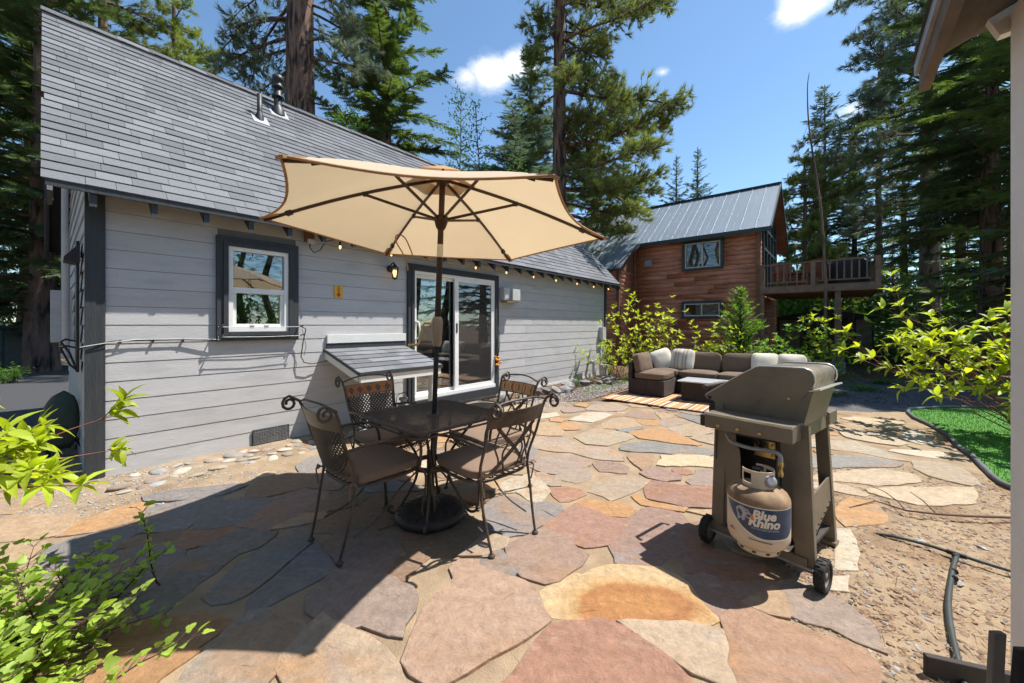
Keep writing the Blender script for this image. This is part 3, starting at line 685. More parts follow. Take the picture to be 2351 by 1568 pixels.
def scatter(name, tv, tf, O, size, mt, flat=.6, label=None, seed=1, smooth=False):
    r = np.random.RandomState(seed); N = len(O)
    a = r.uniform(0, 6.28, N); tilt = r.normal(0, .25, (N, 2))
    X = np.stack([np.cos(a), np.sin(a), tilt[:, 0]], -1); X /= np.linalg.norm(X, axis=1, keepdims=True)
    X, Y, Z = frames(X)
    S = np.stack([size, size*r.uniform(.55, .9, N), size*flat*r.uniform(.5, 1, N)], -1)
    O = O.copy(); O[:, 2] = np.maximum(O[:, 2], bed_z(O[:, 0], O[:, 1])+.001)
    V, F = place(tv, tf, O, X, Y, Z, S)
    o = put(name, npmesh(name, V, F, smooth, mt)); o['kind'] = 'stuff'
    if label: o['label'] = label
    return o
sr = np.random.RandomState(21)
def inany(x, y, m=0.0):
    for q, b4 in zip(POLYS, BB):
        if b4[0] <= x <= b4[1] and b4[2] <= y <= b4[3] and pip((x, y), q): return True
    return False
tvr, tfr = rock_tmpl(4)
# dirt bed on the right
pts = []
while len(pts) < 4200:
    y = 1.3+2.4*sr.rand()**1.3; x = 1.05+.62*(y-1.4)+sr.rand()**1.4*2.2
    if x > 4.2 or inany(x, y): continue
    pts.append((x, y, .006))
pts = np.array(pts)
scatter('gravel', tvr, tfr, pts[:900], sr.uniform(.004, .013, 900)*(1+2*(sr.rand(900) > .96)), 'chip_grey', label='loose grey pebbles in the dirt bed', seed=2)
scatter('bark_chips', tvr, tfr, pts[900:4200], sr.uniform(.006, .024, 3300)*(1-.4*sr.rand(3300)), 'chip', flat=.35, label='brown bark chips in the dirt bed', seed=3)
nt_v = np.array([(0,-.5,0),(1,-.3,.25),(1,.3,.25),(0,.5,0),(2,0,.1)], float)*np.array([.5,.03,.03]); nt_f = np.array([(0,1,2),(0,2,3),(1,4,2)])
pl = []
while len(pl) < 4200:
    y = 1.3+2.6*sr.rand()**1.2; x = 1.15+.6*(y-1.4)+sr.rand()**.8*2.1
    if x > 4.2 or inany(x, y): continue
    pl.append((x, y, sr.uniform(.006, .016)))
for _ in range(500):
    x = sr.uniform(-4.5, 4.5); y = sr.uniform(1.4, 6.5); pl.append((x, y, .030 if inany(x, y) else .012))
pl = np.array(pl)
scatter('pine_needles', nt_v, nt_f, pl, sr.uniform(.05, .15, len(pl)), 'needle_litter', flat=.4, label='dry pine needles and twigs littering the ground', seed=4)
# pebbly strip along the grey house wall
def H1(t, w, z=0.0):   # house frame -> world (t along wall, w outward)
    return (-3.615+.6417*t+.767*w, 3.468+.767*t-.6417*w, z)
ps = []
for _ in range(2600):
    t_ = sr.uniform(-.9, 9.8); w_ = abs(sr.normal(.35, .3))+.03
    ps.append(H1(t_, min(w_, 1.3), .005))
for _ in range(1500):
    x = sr.uniform(-3.6, -1.2); y = sr.uniform(2.6, 3.6); ps.append((x-.3, y, .005))
ps = np.array([p for p in ps if not inany(p[0], p[1])])
scatter('wall_gravel', tvr, tfr, ps, sr.uniform(.004, .014, len(ps)), 'chip_grey', label='fine pale gravel along the grey house wall', seed=6)
gv = np.array([H1(sr.uniform(4.9, 8.6), sr.uniform(.75, 1.55), .006) for _ in range(2300)])
gv = np.array([p for p in gv if not inany(p[0], p[1])])
scatter('gravel_patch', tvr, tfr, gv, sr.uniform(.008, .022, len(gv)), 'chip_grey', label='coarse gravel patch before the plant border', seed=7)
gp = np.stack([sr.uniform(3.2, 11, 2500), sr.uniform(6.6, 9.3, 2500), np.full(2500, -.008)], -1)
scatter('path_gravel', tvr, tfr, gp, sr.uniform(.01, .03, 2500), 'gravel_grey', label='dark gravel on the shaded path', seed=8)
dl = np.stack([sr.uniform(-7.5, -3.7, 1500), sr.uniform(2.9, 5.2, 1500), np.full(1500, -.012)], -1)
scatter('leaf_litter', tvr, tfr, dl, sr.uniform(.008, .03, 1500), 'chip', flat=.3, label='brown leaf litter beside the shaded house end', seed=9)
# river stones near the corner
rv, rf = subdiv(*rock_tmpl(7)); rv2, rf2 = subdiv(*rock_tmpl(12))
rme = [npmesh('river_stone', rv, rf, True, 'pebble'), npmesh('river_stone', rv2, rf2, True, 'pebble')]
rsp = []
for _ in range(900):
    if len(rsp) >= 52: break
    t_ = sr.uniform(.05, 2.3); w_ = sr.uniform(.1, .62)+.1*t_*.5; s_ = sr.uniform(.035, .085)
    p = H1(t_, w_, 0)
    if any((p[0]-q[0])**2+(p[1]-q[1])**2 < (s_+q[2])**2*1.0 for q in rsp) or inany(p[0], p[1]): continue
    rsp.append((p[0], p[1], s_))
for (x, y, s_) in rsp:
    o = put('river_stone', rme[sr.randint(2)], None, ground)
    o.location = (x, y, .008); o.scale = (s_*1.25, s_*.9, s_*.36); o.rotation_euler = (sr.normal(0, .1), sr.normal(0, .1), sr.uniform(0, 6.28))
    k = sr.uniform(.75, 1.2); c = [(.34,.28,.21), (.27,.26,.25), (.36,.32,.26), (.27,.21,.165)][sr.randint(4)]
    o.color = (c[0]*k, c[1]*k, c[2]*k, 1)
# border rocks at the far end of the grey house
rv3, rf3 = rock_tmpl(31); rmb = npmesh('border_rock', rv3, rf3, False, 'pebble')
for i in range(34):
    t_ = 4.6+i*.155+sr.uniform(-.05, .05); p = H1(t_, .62+.18*math.sin(i*.7)+sr.uniform(-.08, .08)+(.25 if i > 20 else 0), .05)
    o = put('border_rock', rmb, None, ground); s_ = sr.uniform(.06, .13)
    o.location = p; o.scale = (s_*1.3, s_, s_*.8); o.rotation_euler = (sr.normal(0, .3), sr.normal(0, .3), sr.uniform(0, 6.28))
    k = sr.uniform(.5, .95); o.color = (.31*k, .285*k, .27*k, 1)
# artificial turf, right
ED = [(8.5,6.3),(7.0,6.3),(6.25,6.15),(6.0,5.92),(5.74,5.57),(5.57,5.24),(5.38,4.91),(5.14,4.58),(4.85,4.24),(4.67,3.97),(4.42,3.68),(4.22,3.44),(4.1,3.28),(4.07,3.21),(4.1,2.9),(4.4,2.7)]
tp = ED+[(8.5,2.7)]
lawn = sheet('lawn', tp, .018, 'turf')
bl = []
while len(bl) < 16000:
    x = sr.uniform(4.05, 7.4); y = sr.uniform(2.75, 6.2)
    if pip((x, y), tp): bl.append((x, y, .018))
bl = np.array(bl)
bv = np.array([(0,-.5,0),(0,.5,0),(.45,0,1)], float); bf = np.array([(0,1,2)])
a = sr.uniform(0, 6.28, len(bl)); Xb = np.stack([np.cos(a), np.sin(a), 0*a], -1); Yb = np.stack([-np.sin(a), np.cos(a), 0*a], -1); Zb = np.tile([0,0,1.], (len(bl), 1))
hgt = sr.uniform(.014, .03, len(bl))
V, F = place(bv, bf, bl, Xb, Yb, Zb, np.stack([hgt, np.full(len(bl), .006), hgt], -1))
o = put('turf_blades', npmesh('turf_blades', V, F, False, 'turf_blade')); kind(o, 'stuff', 'bright green artificial grass blades')
edg = MB(); edg.tube([(x, y, .03) for x, y in ED], .022, 8)
o = edg.build('lawn_edging', 'edging'); tag(o, 'grey plastic edging curving round the bright green turf', 'edging')
# ================= GREY COTTAGE =================
hs = thing('grey_cottage', 'low grey house with dark trim and steep grey shingle roof', 'house', (-3.615, 3.468, 0), math.atan2(.767, .6417))
# local frame: x along the wall, y inward (negative = outward), z up
T1 = 9.70; DEP = 3.96; EX = .1697
SLK = (4.965-2.49)/2.28
def rz_(y):  # underside of roof at inward distance y
    return 2.438 + SLK*(min(y, 2*1.98-y)+.30)
OPEN = [(.84, 1.57, 1.21, 2.26), (3.19, 5.14, .20, 2.24)]
core = MB()
def rect_holes(x0, x1, z0, z1, holes, emit):
    xs = sorted({x0, x1, *[h[0] for h in holes], *[h[1] for h in holes]})
    for a, b in zip(xs[:-1], xs[1:]):
        zs = [(z0, z1)]
        for h in holes:
            if h[0] <= a and b <= h[1]:
                nz_ = []
                for (p, q) in zs:
                    if h[2] > p: nz_.append((p, min(q, h[2])))
                    if h[3] < q: nz_.append((max(p, h[3]), q))
                zs = nz_
        for (p, q) in zs:
            if q-p > 1e-4: emit(a, b, p, q)
rect_holes(-.095, T1, -.05, 2.72, OPEN, lambda a, b, p, q: core.box(a, b, .012, .11, p, q))
core.box(-.094, .01, .11, DEP, -.05, 2.7); core.box(T1-.1, T1, .11, DEP, -.05, 2.7); core.box(-.094, T1, DEP-.1, DEP, -.05, 2.7)
for xx in (-.092, T1-.02):
    core.prism([(.0, 2.6), (DEP, 2.6), (DEP, rz_(DEP)-.02), (1.98, rz_(1.98)-.03), (0, rz_(0)-.02)], lambda a, b, c: (c, a, b), xx, xx+.06)
core.build('wall_core', 'siding_core', hs)
rm = MB(); rm.box(0, T1-.1, .12, DEP-.12, .10, .14); rm.box(0, T1-.12, .12, DEP-.12, 2.46, 2.5); rm.box(.02, T1-.12, DEP-.16, DEP-.12, .14, 2.46)
rm.box(2.2, 2.26, .12, DEP-.2, .14, 2.46); rm.box(6.2, 6.26, .12, DEP-.2, .14, 2.46)
rm.build('room', 'interior', hs)
# siding boards, one object each
brs = np.random.RandomState(8)
def board_mesh(L_, h):
    mb = MB(); pr = [(0,0),(0,h),(-.0135,h),(-.0175,.004),(-.0165,0)]
    mb.prism(pr, lambda a, b, c: (c, a, b), 0, L_)
    return mb.mesh('siding_board')
row0 = 1.35-8*EX
for k in range(-1, 9):
    z = row0+k*EX
    if z > 2.75: break
for k in range(0, 15):
    z = 1.35+(k-8)*EX
    h = EX-.004
    zb = max(z, -.03)
    if z+EX < 0: continue
    hh = z+EX-.004-zb
    if hh <= .02: continue
    segs = [(0.004, T1-.1)]
    for (a, b, p, q) in OPEN:
        if p-.02 < z+EX*.6 and q+.02 > z+EX*.4:
            ns = []
            for (s, e) in segs:
                if a > s: ns.append((s, min(e, a-.02)))
                if b < e: ns.append((max(s, b+.02), e))
            segs = ns
    fin = []
    for (s, e) in segs:
        L_ = e-s
        if L_ > 3.2:
            c = s+L_*brs.uniform(.3, .7) if s < 5 else s+[1.2, 2.4, 3.1, .9][k % 4]
            fin += [(s, c-.0015), (c+.0015, e)]
        else: fin.append((s, e))
    for (s, e) in fin:
        o = put('siding_board', board_mesh(e-s, hh), 'siding', hs, (s, .012, zb))
        o.rotation_euler = (0, brs.normal(0, .0004), 0)
# gable end boards (shaded left end)
for k in range(0, 23):
    z = 1.35+(k-8)*EX
    if z+EX < .02: continue
    zt = z+EX
    lim = 0.0
    if zt > rz_(0): lim = max(0, (zt-rz_(0))/SLK)
    if DEP-2*lim < .15: continue
    mb = MB(); mb.prism([(0,0),(0,EX-.004),(-.008,EX-.004),(-.021,0)], lambda a, b, c: (a, -c, b), -(DEP-lim), -lim)
    mb.build('siding_board', 'siding', hs, loc=(-.095, 0, max(z, -.03)))
# corner boards and trim
def part(name, mt, boxes, parent=hs, bev=0.0, loc=None):
    mb = MB()
    for b in boxes: mb.box(*b)
    return mb.build(name, mt, parent, bev, loc)
part('corner_board', 'trim_dark', [(-.122, 0, -.032, .012, -.02, 2.55)], bev=.003)
part('corner_board', 'trim_dark', [(T1-.1, T1+.02, -.03, .012, 0, 2.6)], bev=.003)
# eave fascia, rafter tails
part('fascia', 'trim_dark', [(-.34, T1+.27, -.312, -.29, 2.432, 2.494)])
TI = []
t_ = -.085
while t_ < T1+.05:
    TI.append(t_); t_ += .377
TI += [-.32, T1+.24]
rt = MB(); rt.prism([(-.285, 2.325), (-.285, 2.44), (.05, 2.80), (.05, 2.60)], lambda a, b, c: (c, a, b), -.022, .022)
rtm = rt.mesh('rafter_tail')
for t_ in TI: put('rafter_tail', rtm, 'trim_dark', hs, (t_, 0, 0))
# roof: deck + shingles
roof = MB()
SL = math.atan(SLK)
u_ = Vector((0, math.cos(SL), math.sin(SL))); nn_ = Vector((0, -math.sin(SL), math.cos(SL)))
E0 = Vector((0, -.30, 2.49)); RL = 2.28/math.cos(SL)
x0r, x1r = -.352, T1+.268
for (dy, sgn) in ((0, 1), (1, -1)):
    a = E0.copy(); b = E0+u_*RL
    if sgn < 0: a = Vector((0, 2*1.98+.30, 2.49)); b = Vector((0, 1.98, 2.49+2.28*SLK))
    m2 = nn_ if sgn > 0 else Vector((0, math.sin(SL), math.cos(SL)))
    vs_ = [(x0r+.02, *p[1:]) for p in (a, b, b-m2*.05, a-m2*.05)] + [(x1r-.02, *p[1:]) for p in (a, b, b-m2*.05, a-m2*.05)]
    roof.add(vs_, [(0,1,2,3),(4,7,6,5),(0,4,5,1),(1,5,6,2),(2,6,7,3),(3,7,4,0)])
roofo = roof.build('roof', 'roof_deck', hs)
for xx in (x0r+.02, x1r-.05):
    for sgn in (1, -1):
        a = Vector((0, -.30, 2.44)); b = Vector((0, 1.98, 2.44+2.28*SLK))
        if sgn < 0: a.y = 2*1.98+.30
        bg_ = MB(); bg_.beam((xx+.015, a.y, a.z-.10), (xx+.015, b.y-.002*sgn, b.z-.10), .03, .14); bg_.build('barge_board', 'trim_dark', hs)
rb = MB(); rb.add([(x0r, 1.98, 5.0),(x1r, 1.98, 5.0),(x1r, 4.27, 2.47),(x0r, 4.27, 2.47)], [(0,1,2,3)])
rb.build('rear_slope', 'shingle_field', roofo)
NC = 27; EXP = RL/NC
tabs = []
for c in range(NC):
    x = x0r-.01 - brs.uniform(0, .2)
    while x < x1r:
        w = brs.choice([.17, .21, .25, .30, .36])*brs.uniform(.9, 1.1)
        a = max(x, x0r-.012); b = min(x+w, x1r+.012)
        if b-a > .03:
            ctr = E0+u_*((c+.5)*EXP)+Vector(((a+b)/2, 0, 0))
            dd = math.hypot(ctr.x*.6417-3.615-.767*ctr.y, ctr.x*.767+3.468+.6417*ctr.y)
            tabs.append((dd, c, a, b, brs.rand(), brs.uniform(0, .004)))
        x += w
tabs.sort(key=lambda q: q[0])
def tab_geo(c, a, b, th, dz=0):
    s0 = c*EXP-.016; s1 = (c+1)*EXP+.01
    lo = .014+th; hi = .003
    p = lambda s, x, h: tuple(E0+u_*s+nn_*h+Vector((x, 0, 0)))
    return [p(s0, a, lo-.009), p(s0, b, lo-.009), p(s0, b, lo), p(s0, a, lo), p(s1, b, hi), p(s1, a, hi), p(s1, b, 0.001), p(s1, a, .001)], [(0,1,2,3),(3,2,4,5),(0,3,5,7),(1,6,4,2)]
shv = MB(); shade = []
for i, (dd, c, a, b, r_, th) in enumerate(tabs):
    vs_, fs = tab_geo(c, a+.0015, b-.0015, th)
    k = .80+.40*r_
    if i < 300:
        o = MB().add(vs_, fs).build('shingle', 'shingle', roofo)
        o.color = (.182*k, .187*k, .2*k, 1)
    else:
        shv.add(vs_, fs); shade += [r_]*len(fs)
def with_shade(mb, name, mt, parent, sh):
    me = mb.mesh(name); at = me.attributes.new('shade', 'FLOAT', 'FACE'); at.data.foreach_set('value', np.array(sh, np.float32))
    return put(name, me, mt, parent)
o = with_shade(shv, 'shingle_field', 'shingle_field', roofo, shade); o['kind'] = 'stuff'
# ridge caps
rcm = MB(); nr = 34; L_ = (x1r-x0r+.02)/nr
for sgn in (1, -1):
    p = [(-.01, 1.98, 4.992), (L_+.03, 1.98, 4.982), (L_+.03, 1.98-sgn*.11, 4.982-.11*SLK+.028), (-.01, 1.98-sgn*.11, 4.992-.11*SLK+.028)]
    q = [(a, b, c-.008) for a, b, c in p]
    rcm.add(p+q, [(0,1,2,3),(4,7,6,5),(0,4,5,1),(1,5,6,2),(2,6,7,3),(3,7,4,0)])
rm_ = rcm.mesh('ridge_cap')
for i in range(nr):
    o = put('ridge_cap', rm_, 'shingle', roofo, (x0r-.01+i*L_, 0, .005)); k = brs.uniform(.6, 1.1); o.color = (.17*k, .175*k, .187*k, 1)
# vent pipes on the slope
def on_roof(s, x): return E0+u_*s+Vector((x, 0, 0))
def vent_pipe(s, x, r, h, cap):
    b = on_roof(s, x)
    v = MB(); v.lathe([(r*1.9, -.06), (r*1.6, .05), (r*1.05, .10), (r, .11), (r, h), (r*.8, h), (r*.8, h-.05)], 16, Matrix.Translation(b))
    if cap:
        v.lathe([(r*1.25, h-.12), (r*1.45, h-.11), (r*1.45, h-.09), (r*1.1, h-.085), (r*1.1, h-.02), (r*1.4, h-.015), (r*1.4, h+.06), (r*.3, h+.075)], 16, Matrix.Translation(b))
        v.lathe([(r*1.02, h*.48), (r*1.5, h*.45), (r*1.5, h*.5), (r*1.02, h*.53)], 16, Matrix.Translation(b))
    p = v.build('vent_pipe', 'black_metal', roofo)
    f = MB(); q = b+nn_*.014
    f.obox(q-u_*.03, (.07+r, 0, 0), u_*(.08+r), nn_*.003)
    f.build('flashing', 'galv', roofo)
vent_pipe(2.45, 1.63, .032, .36, False)
vent_pipe(2.93, 1.98, .055, .50, True)
# window
def window1(x0, x1, z0, z1, rail):
    w = MB()
    win = part('window', 'vinyl_white', [(x0, x1, -.045, .06, z0, z0+.05), (x0, x1, -.045, .06, z1-.045, z1), (x0, x0+.045, -.045, .06, z0+.05, z1-.045), (x1-.045, x1, -.045, .06, z0+.05, z1-.045)], bev=.003)
    part('meeting_rail', 'vinyl_white', [(x0+.045, x1-.045, -.035, .04, rail-.03, rail+.03)], win, .003)
    part('sash', 'vinyl_white', [(x0+.045, x0+.08, -.02, .03, z0+.05, rail-.03), (x1-.08, x1-.045, -.02, .03, z0+.05, rail-.03), (x0+.08, x1-.08, -.02, .03, z0+.05, z0+.085)], win, .003)
    part('latch', 'black_metal', [(x0+.2, x0+.24, -.05, -.03, z0+.053, z0+.066), (x1-.25, x1-.21, -.05, -.03, z0+.053, z0+.066)], win)
    part('pane', 'window_glass', [(x0+.045, x1-.045, -.012, -.006, rail+.03, z1-.045)], win)
    part('pane', 'window_glass', [(x0+.08, x1-.08, .006, .012, z0+.085, rail-.03)], win)
    part('casing', 'trim_dark', [(x0-.10, x1+.11, -.052, -.006, z1, z1+.10), (x0-.10, x0, -.052, -.006, z0, z1), (x1, x1+.11, -.052, -.006, z0, z1), (x0-.10, x1+.11, -.052, -.006, z0-.10, z0),
         (x0-.045, x0, -.068, -.052, z0-.045, z1+.045), (x1, x1+.045, -.068, -.052, z0-.045, z1+.045), (x0, x1, -.068, -.052, z1, z1+.045), (x0, x1, -.068, -.052, z0-.045, z0)], win, .003)
    return win
win = window1(.903, 1.494, 1.276, 2.19, 1.725)
part('blind', 'curtain', [(.93, 1.47, .10, .115, 2.05, 2.2)])
# sliding door
X0, X1, Z0, Z1 = 3.258, 5.07, .215, 2.18
dr = part('sliding_door', 'vinyl_white', [(X0, X1, -.05, .07, Z1-.05, Z1), (X0, X0+.045, -.05, .07, Z0, Z1-.05), (X1-.045, X1, -.05, .07, Z0, Z1-.05), (X0, X1, -.07, .07, Z0-.02, Z0+.04)], bev=.003)
part('door_casing', 'trim_dark', [(X0-.105, X1+.115, -.055, -.006, Z1, Z1+.10), (X0-.105, X0, -.055, -.006, .05, Z1), (X1, X1+.115, -.055, -.006, .05, Z1), (X0, X1, -.09, -.006, .07, Z0-.022), (X0-.05, X0, -.07, -.055, .12, Z1+.05), (X1, X1+.05, -.07, -.055, .12, Z1+.05), (X0, X1, -.07, -.055, Z1, Z1+.05)], dr, .003)
XM = 4.13
part('fixed_panel', 'vinyl_white', [(X0+.045, X0+.075, .015, .05, Z0+.04, Z1-.05), (XM-.01, XM+.05, .015, .05, Z0+.04, Z1-.05), (X0+.075, XM-.01, .015, .05, Z0+.04, Z0+.09), (X0+.075, XM-.01, .015, .05, Z1-.10, Z1-.05)], dr, .003)
part('pane', 'window_glass', [(X0+.075, XM-.01, .03, .036, Z0+.09, Z1-.10)], dr)
part('screen_door', 'vinyl_white', [(XM-.045, XM+.04, -.045, -.01, Z0+.04, Z1-.05), (X1-.085, X1-.045, -.045, -.01, Z0+.04, Z1-.05), (XM+.04, X1-.085, -.045, -.01, Z0+.04, Z0+.10), (XM+.04, X1-.085, -.045, -.01, Z1-.10, Z1-.05)], dr, .003)
part('screen', 'screen_glass', [(XM+.04, X1-.085, -.03, -.028, Z0+.10, Z1-.10)], dr)
part('latch', 'black_metal', [(XM-.02, XM+.012, -.052, -.044, 1.22, 1.38)], dr)
hd = MB(); hd.tube([(X0+.03, -.05, 1.13), (X0+.055, -.10, 1.16), (X0+.06, -.11, 1.27), (X0+.055, -.10, 1.38), (X0+.03, -.05, 1.41)], .012, 8); hd.build('door_handle', 'vinyl_white', dr)
part('curtain_rail', 'curtain', [(X0, X1, .14, .17, 2.02, 2.2)])
for i in range(7):
    part('curtain', 'curtain', [(XM-.3+i*.045, XM-.262+i*.045, .16+.02*(i % 2), .18+.02*(i % 2), .2, 2.1)])
# foundation vents
for (a, b, p, q) in ((1.14, 1.50, .02, .17), (8.02, 8.38, .0, .12)):
    vv = part('foundation_vent', 'trim_dark', [(a-.01, b+.01, -.022, -.012, p-.01, q+.01)])
    g_ = MB()
    for i in range(int((b-a)/.016)): g_.box(a+i*.016, a+i*.016+.006, -.028, -.022, p, q)
    for i in range(int((q-p)/.016)): g_.box(a, b, -.0305, -.028, p+i*.016, p+i*.016+.006)
    g_.build('vent_screen', 'mesh_grey', vv)
# services on the shaded gable end
part('meter_box', 'siding', [(-.30, -.135, 1.9, 2.25, 1.15, 1.75)], bev=.004)
cdm = MB(); cdm.tube([(-.19, 2.0, 1.75), (-.19, 2.0, 4.2)], .03, 10); cdm.tube([(-.2, 1.2, 1.0), (-.2, 1.2, 2.3)], .03, 10); cdm.build('conduit', 'siding', hs)
part('gable_door', 'black_metal', [(-.15, -.13, .55, .85, .9, 2.15)])
aw = MB(); aw.prism([(0, 0), (-.10, -.14), (-.10, -.17), (0, -.19)], lambda a, b, c: (-.13+a, c, 2.12+b), .45, .75); aw.build('vent_hood', 'black_metal', hs)
ld = MB()
for i in range(2): ld.tube([(-.16, .45, 1.2-i*.06), (-.22, .40, 1.22-i*.06), (-.25, .3, 1.2-i*.06), (-.2, .22, 1.1-i*.1), (-.16, .2, .95)], .008, 6)
ld.build('gable_wiring', 'rubber', hs)
# equipment at the far end of the wall
part('downpipe_box', 'siding', [(9.30, 9.50, -.12, -.01, .95, 1.29)], bev=.004)
dp = MB(); dp.tube([(9.44, -.06, .95), (9.44, -.06, .15)], .028, 10); dp.build('downpipe', 'siding', hs)
vc = MB(); vc.tube([(8.72, -.02, .40), (8.72, -.13, .40), (8.72, -.17, .36), (8.72, -.17, .05)], .05, 10); vc.build('vent_elbow', 'siding', hs)
part('meter_pedestal', 'siding', [(9.12, 9.32, -.30, -.12, 0, .30)], bev=.004)
part('base_trim', 'trim_white', [(5.2, 8.9, -.02, -.008, -.01, .035)])
# -------- things fixed to / hanging on the wall --------
def on_wall(name, label, cat, t, z, o=.012, group=None):
    p = H1(t, o); return thing(name, label, cat, (p[0], p[1], z), math.atan2(.767, .6417), group)
lt = on_wall('wall_lantern', 'small lit black carriage lantern on the grey wall left of the sliding door', 'lamp', 2.86, 2.16)
MB().lathe([(.05,0),(.05,.012),(.035,.02)], 16, Matrix.Rotation(R(90), 4, 'X') @ Matrix.Translation((0,0,0))).build('back_plate', 'black_metal', lt)
a_ = MB(); a_.tube([(0,-.01,.02), (0,-.05,.07), (0,-.10,.08), (0,-.13,.05)], .01, 8); a_.build('arm', 'black_metal', lt)
cg = MB()
for i in range(6):
    a = i*math.pi/3; c_, s_ = math.cos(a), math.sin(a)
    cg.tube([(.055*c_, -.13+.055*s_, .0), (.036*c_, -.13+.036*s_, -.14)], .005, 5)
cg.lathe([(.0,.055),(.02,.05),(.03,.03),(.062,.005),(.062,-.004),(.05,-.004)], 6, Matrix.Translation((0,-.13,0)))
cg.lathe([(.04,-.135),(.04,-.15),(.012,-.155),(.01,-.17),(0,-.172)], 6, Matrix.Translation((0,-.13,0)))
cg.build('cage', 'black_metal', lt)
MB().lathe([(.052,0),(.034,-.135)], 6, Matrix.Translation((0,-.13,0))).build('glass_shade', 'lantern_glass', lt)
MB().lathe([(.0,-.02),(.022,-.03),(.03,-.06),(.022,-.095),(.012,-.115),(.012,-.135)], 12, Matrix.Translation((0,-.13,0))).build('bulb', 'lamp_glow', lt)
ll = bpy.data.lights.new('lantern_light', 'POINT'); ll.energy = 2.2; ll.color = (1,.62,.3); ll.shadow_soft_size = .03
lo = bpy.data.objects.new('lantern_light', ll); COL.objects.link(lo); lo.parent = lt; lo.location = (0, -.13, -.07)
# yellow sign with red arrow
sg = on_wall('warning_sign', 'small yellow sign with red lettering and a red down arrow on the grey wall', 'sign', 2.05, 1.70, .014)
part('plate', 'sign_yellow', [(0, .11, -.004, 0, 0, .16)], sg)
ar = MB(); ar.add([(.04,-.006,.075),(.07,-.006,.075),(.07,-.006,.045),(.09,-.006,.045),(.055,-.006,.008),(.02,-.006,.045),(.04,-.006,.045)], [tuple(range(7))]); ar.build('arrow', 'sign_red', sg)
def text_mesh(body, size, shear=0., bold=0., extrude=0.):
    cu = bpy.data.curves.new('lettering', 'FONT'); cu.body = body; cu.size = size; cu.shear = shear; cu.offset = bold; cu.align_x = 'LEFT'; cu.extrude = extrude; cu.resolution_u = 3
    to = bpy.data.objects.new('lettering_src', cu); COL.objects.link(to)
    bpy.context.view_layer.update()
    me = bpy.data.meshes.new_from_object(to.evaluated_get(bpy.context.evaluated_depsgraph_get()))
    bpy.data.objects.remove(to); bpy.data.curves.remove(cu)
    return me
mb = MB(); mb.box(.038, .072, -.0055, -.004, .138, .150)
for i in range(2):
    for j in range(5): mb.box(.036+j*.008, .041+j*.008, -.0055, -.004, .085+i*.026, .103+i*.026-(j % 2)*.004)
    mb.box(.036, .073, -.0055, -.004, .094+i*.026, .097+i*.026)
mb.build('lettering', 'sign_red', sg)
# outlet box with bulb-lit cord
ob_ = on_wall('outdoor_outlet', 'brown outlet box with clear cover and black plug cord under the eave', 'outlet', 1.68, 2.33, .012)
part('box', 'cabin_wood', [(0, .10, -.06, 0, .03, .16)], ob_, .004)
part('cover', 'clear_plastic', [(.01, .09, -.10, -.06, 0, .06)], ob_, .006)
cc = MB(); cc.tube([(.03,-.09,.01),(.03,-.09,-.05),(.08,-.09,-.10),(.15,-.10,-.06),(.19,-.15,.04),(.26,-.24,.07)], .006, 6); cc.build('plug_cord', 'rubber', ob_)
# string light along the eave
st = on_wall('string_light', 'string of small warm glowing bulbs hanging under the eave', 'string light', 0, 0, 0)
BT = [(2.0,2.33),(2.72,2.34),(3.55,2.35),(4.35,2.34),(5.15,2.34),(5.99,2.34),(6.81,2.34),(7.7,2.34),(8.51,2.33),(9.33,2.33)]
pth = []
for i, (t_, z) in enumerate(BT):
    pth.append((t_, -.27, z+.07))
    if i < len(BT)-1: pth.append(((t_+BT[i+1][0])/2, -.27, z+.055))
cb = MB(); cb.tube(pth, .004, 5); cb.build('cord', 'rubber', st)
bm1 = MB().lathe([(.0,-.045),(.010,-.038),(.014,-.02),(.010,.0),(.007,.004)], 10).mesh('bulb'); bm2 = MB().lathe([(.010,.0),(.012,.004),(.012,.04),(.006,.05)], 10).mesh('socket')
for (t_, z) in BT:
    b = put('bulb', bm1, 'bulb', st, (t_, -.27, z)); put('socket', bm2, 'rubber', b)
# weatherproof AC socket right of the door
ac = on_wall('exhaust_vent', 'small louvred wall box with hinged grey cover right of the sliding door', 'vent box', 5.24, 1.80, .012)
part('box', 'siding', [(0, .20, -.13, 0, .02, .26)], ac, .005)
part('cover', 'clear_plastic', [(.17, .40, -.20, -.17, .02, .24)], ac, .008)
part('tray', 'brass', [(.02, .36, -.18, -.02, -.02, 0)], ac)
g_ = MB()
for i in range(4): g_.box(.02+i*.03, .035+i*.03, -.14, -.13, .05, .22)
g_.build('louvre', 'trim_white', ac)
# wires
wr = on_wall('wall_cable', 'black and silver cable sagging along the lit grey siding to the window', 'cable', 0, 0, 0)
cb = MB(); cb.tube([(-.16,-.045,1.14),(-.10,-.05,1.17),(.05,-.03,1.205),(.31,-.03,1.205),(.55,-.03,1.205),(.80,-.05,1.19)], .006, 6); cb.build('cable', 'rubber', wr)
cb = MB(); cb.tube([(-.15,-.055,1.16),(0,-.05,1.19),(.2,-.035,1.215),(.5,-.035,1.212),(.82,-.06,1.20)], .0035, 5); cb.build('cable_white', 'wire_white', wr)
cb = MB()
for x in (.09,.31,.53): cb.box(x, x+.012, -.04, -.008, 1.185, 1.215)
cb.build('clip', 'rubber', wr)
cl = on_wall('clothesline', 'two thin white lines strung on black hooks across the lower window', 'clothesline', 0, 0, 0)
cb = MB()
for z in (1.33, 1.225): cb.tube([(.80,-.11,z),(1.2,-.115,z-.006),(1.60,-.11,z)], .0035, 5)
cb.build('line', 'wire_white', cl)
cb = MB()
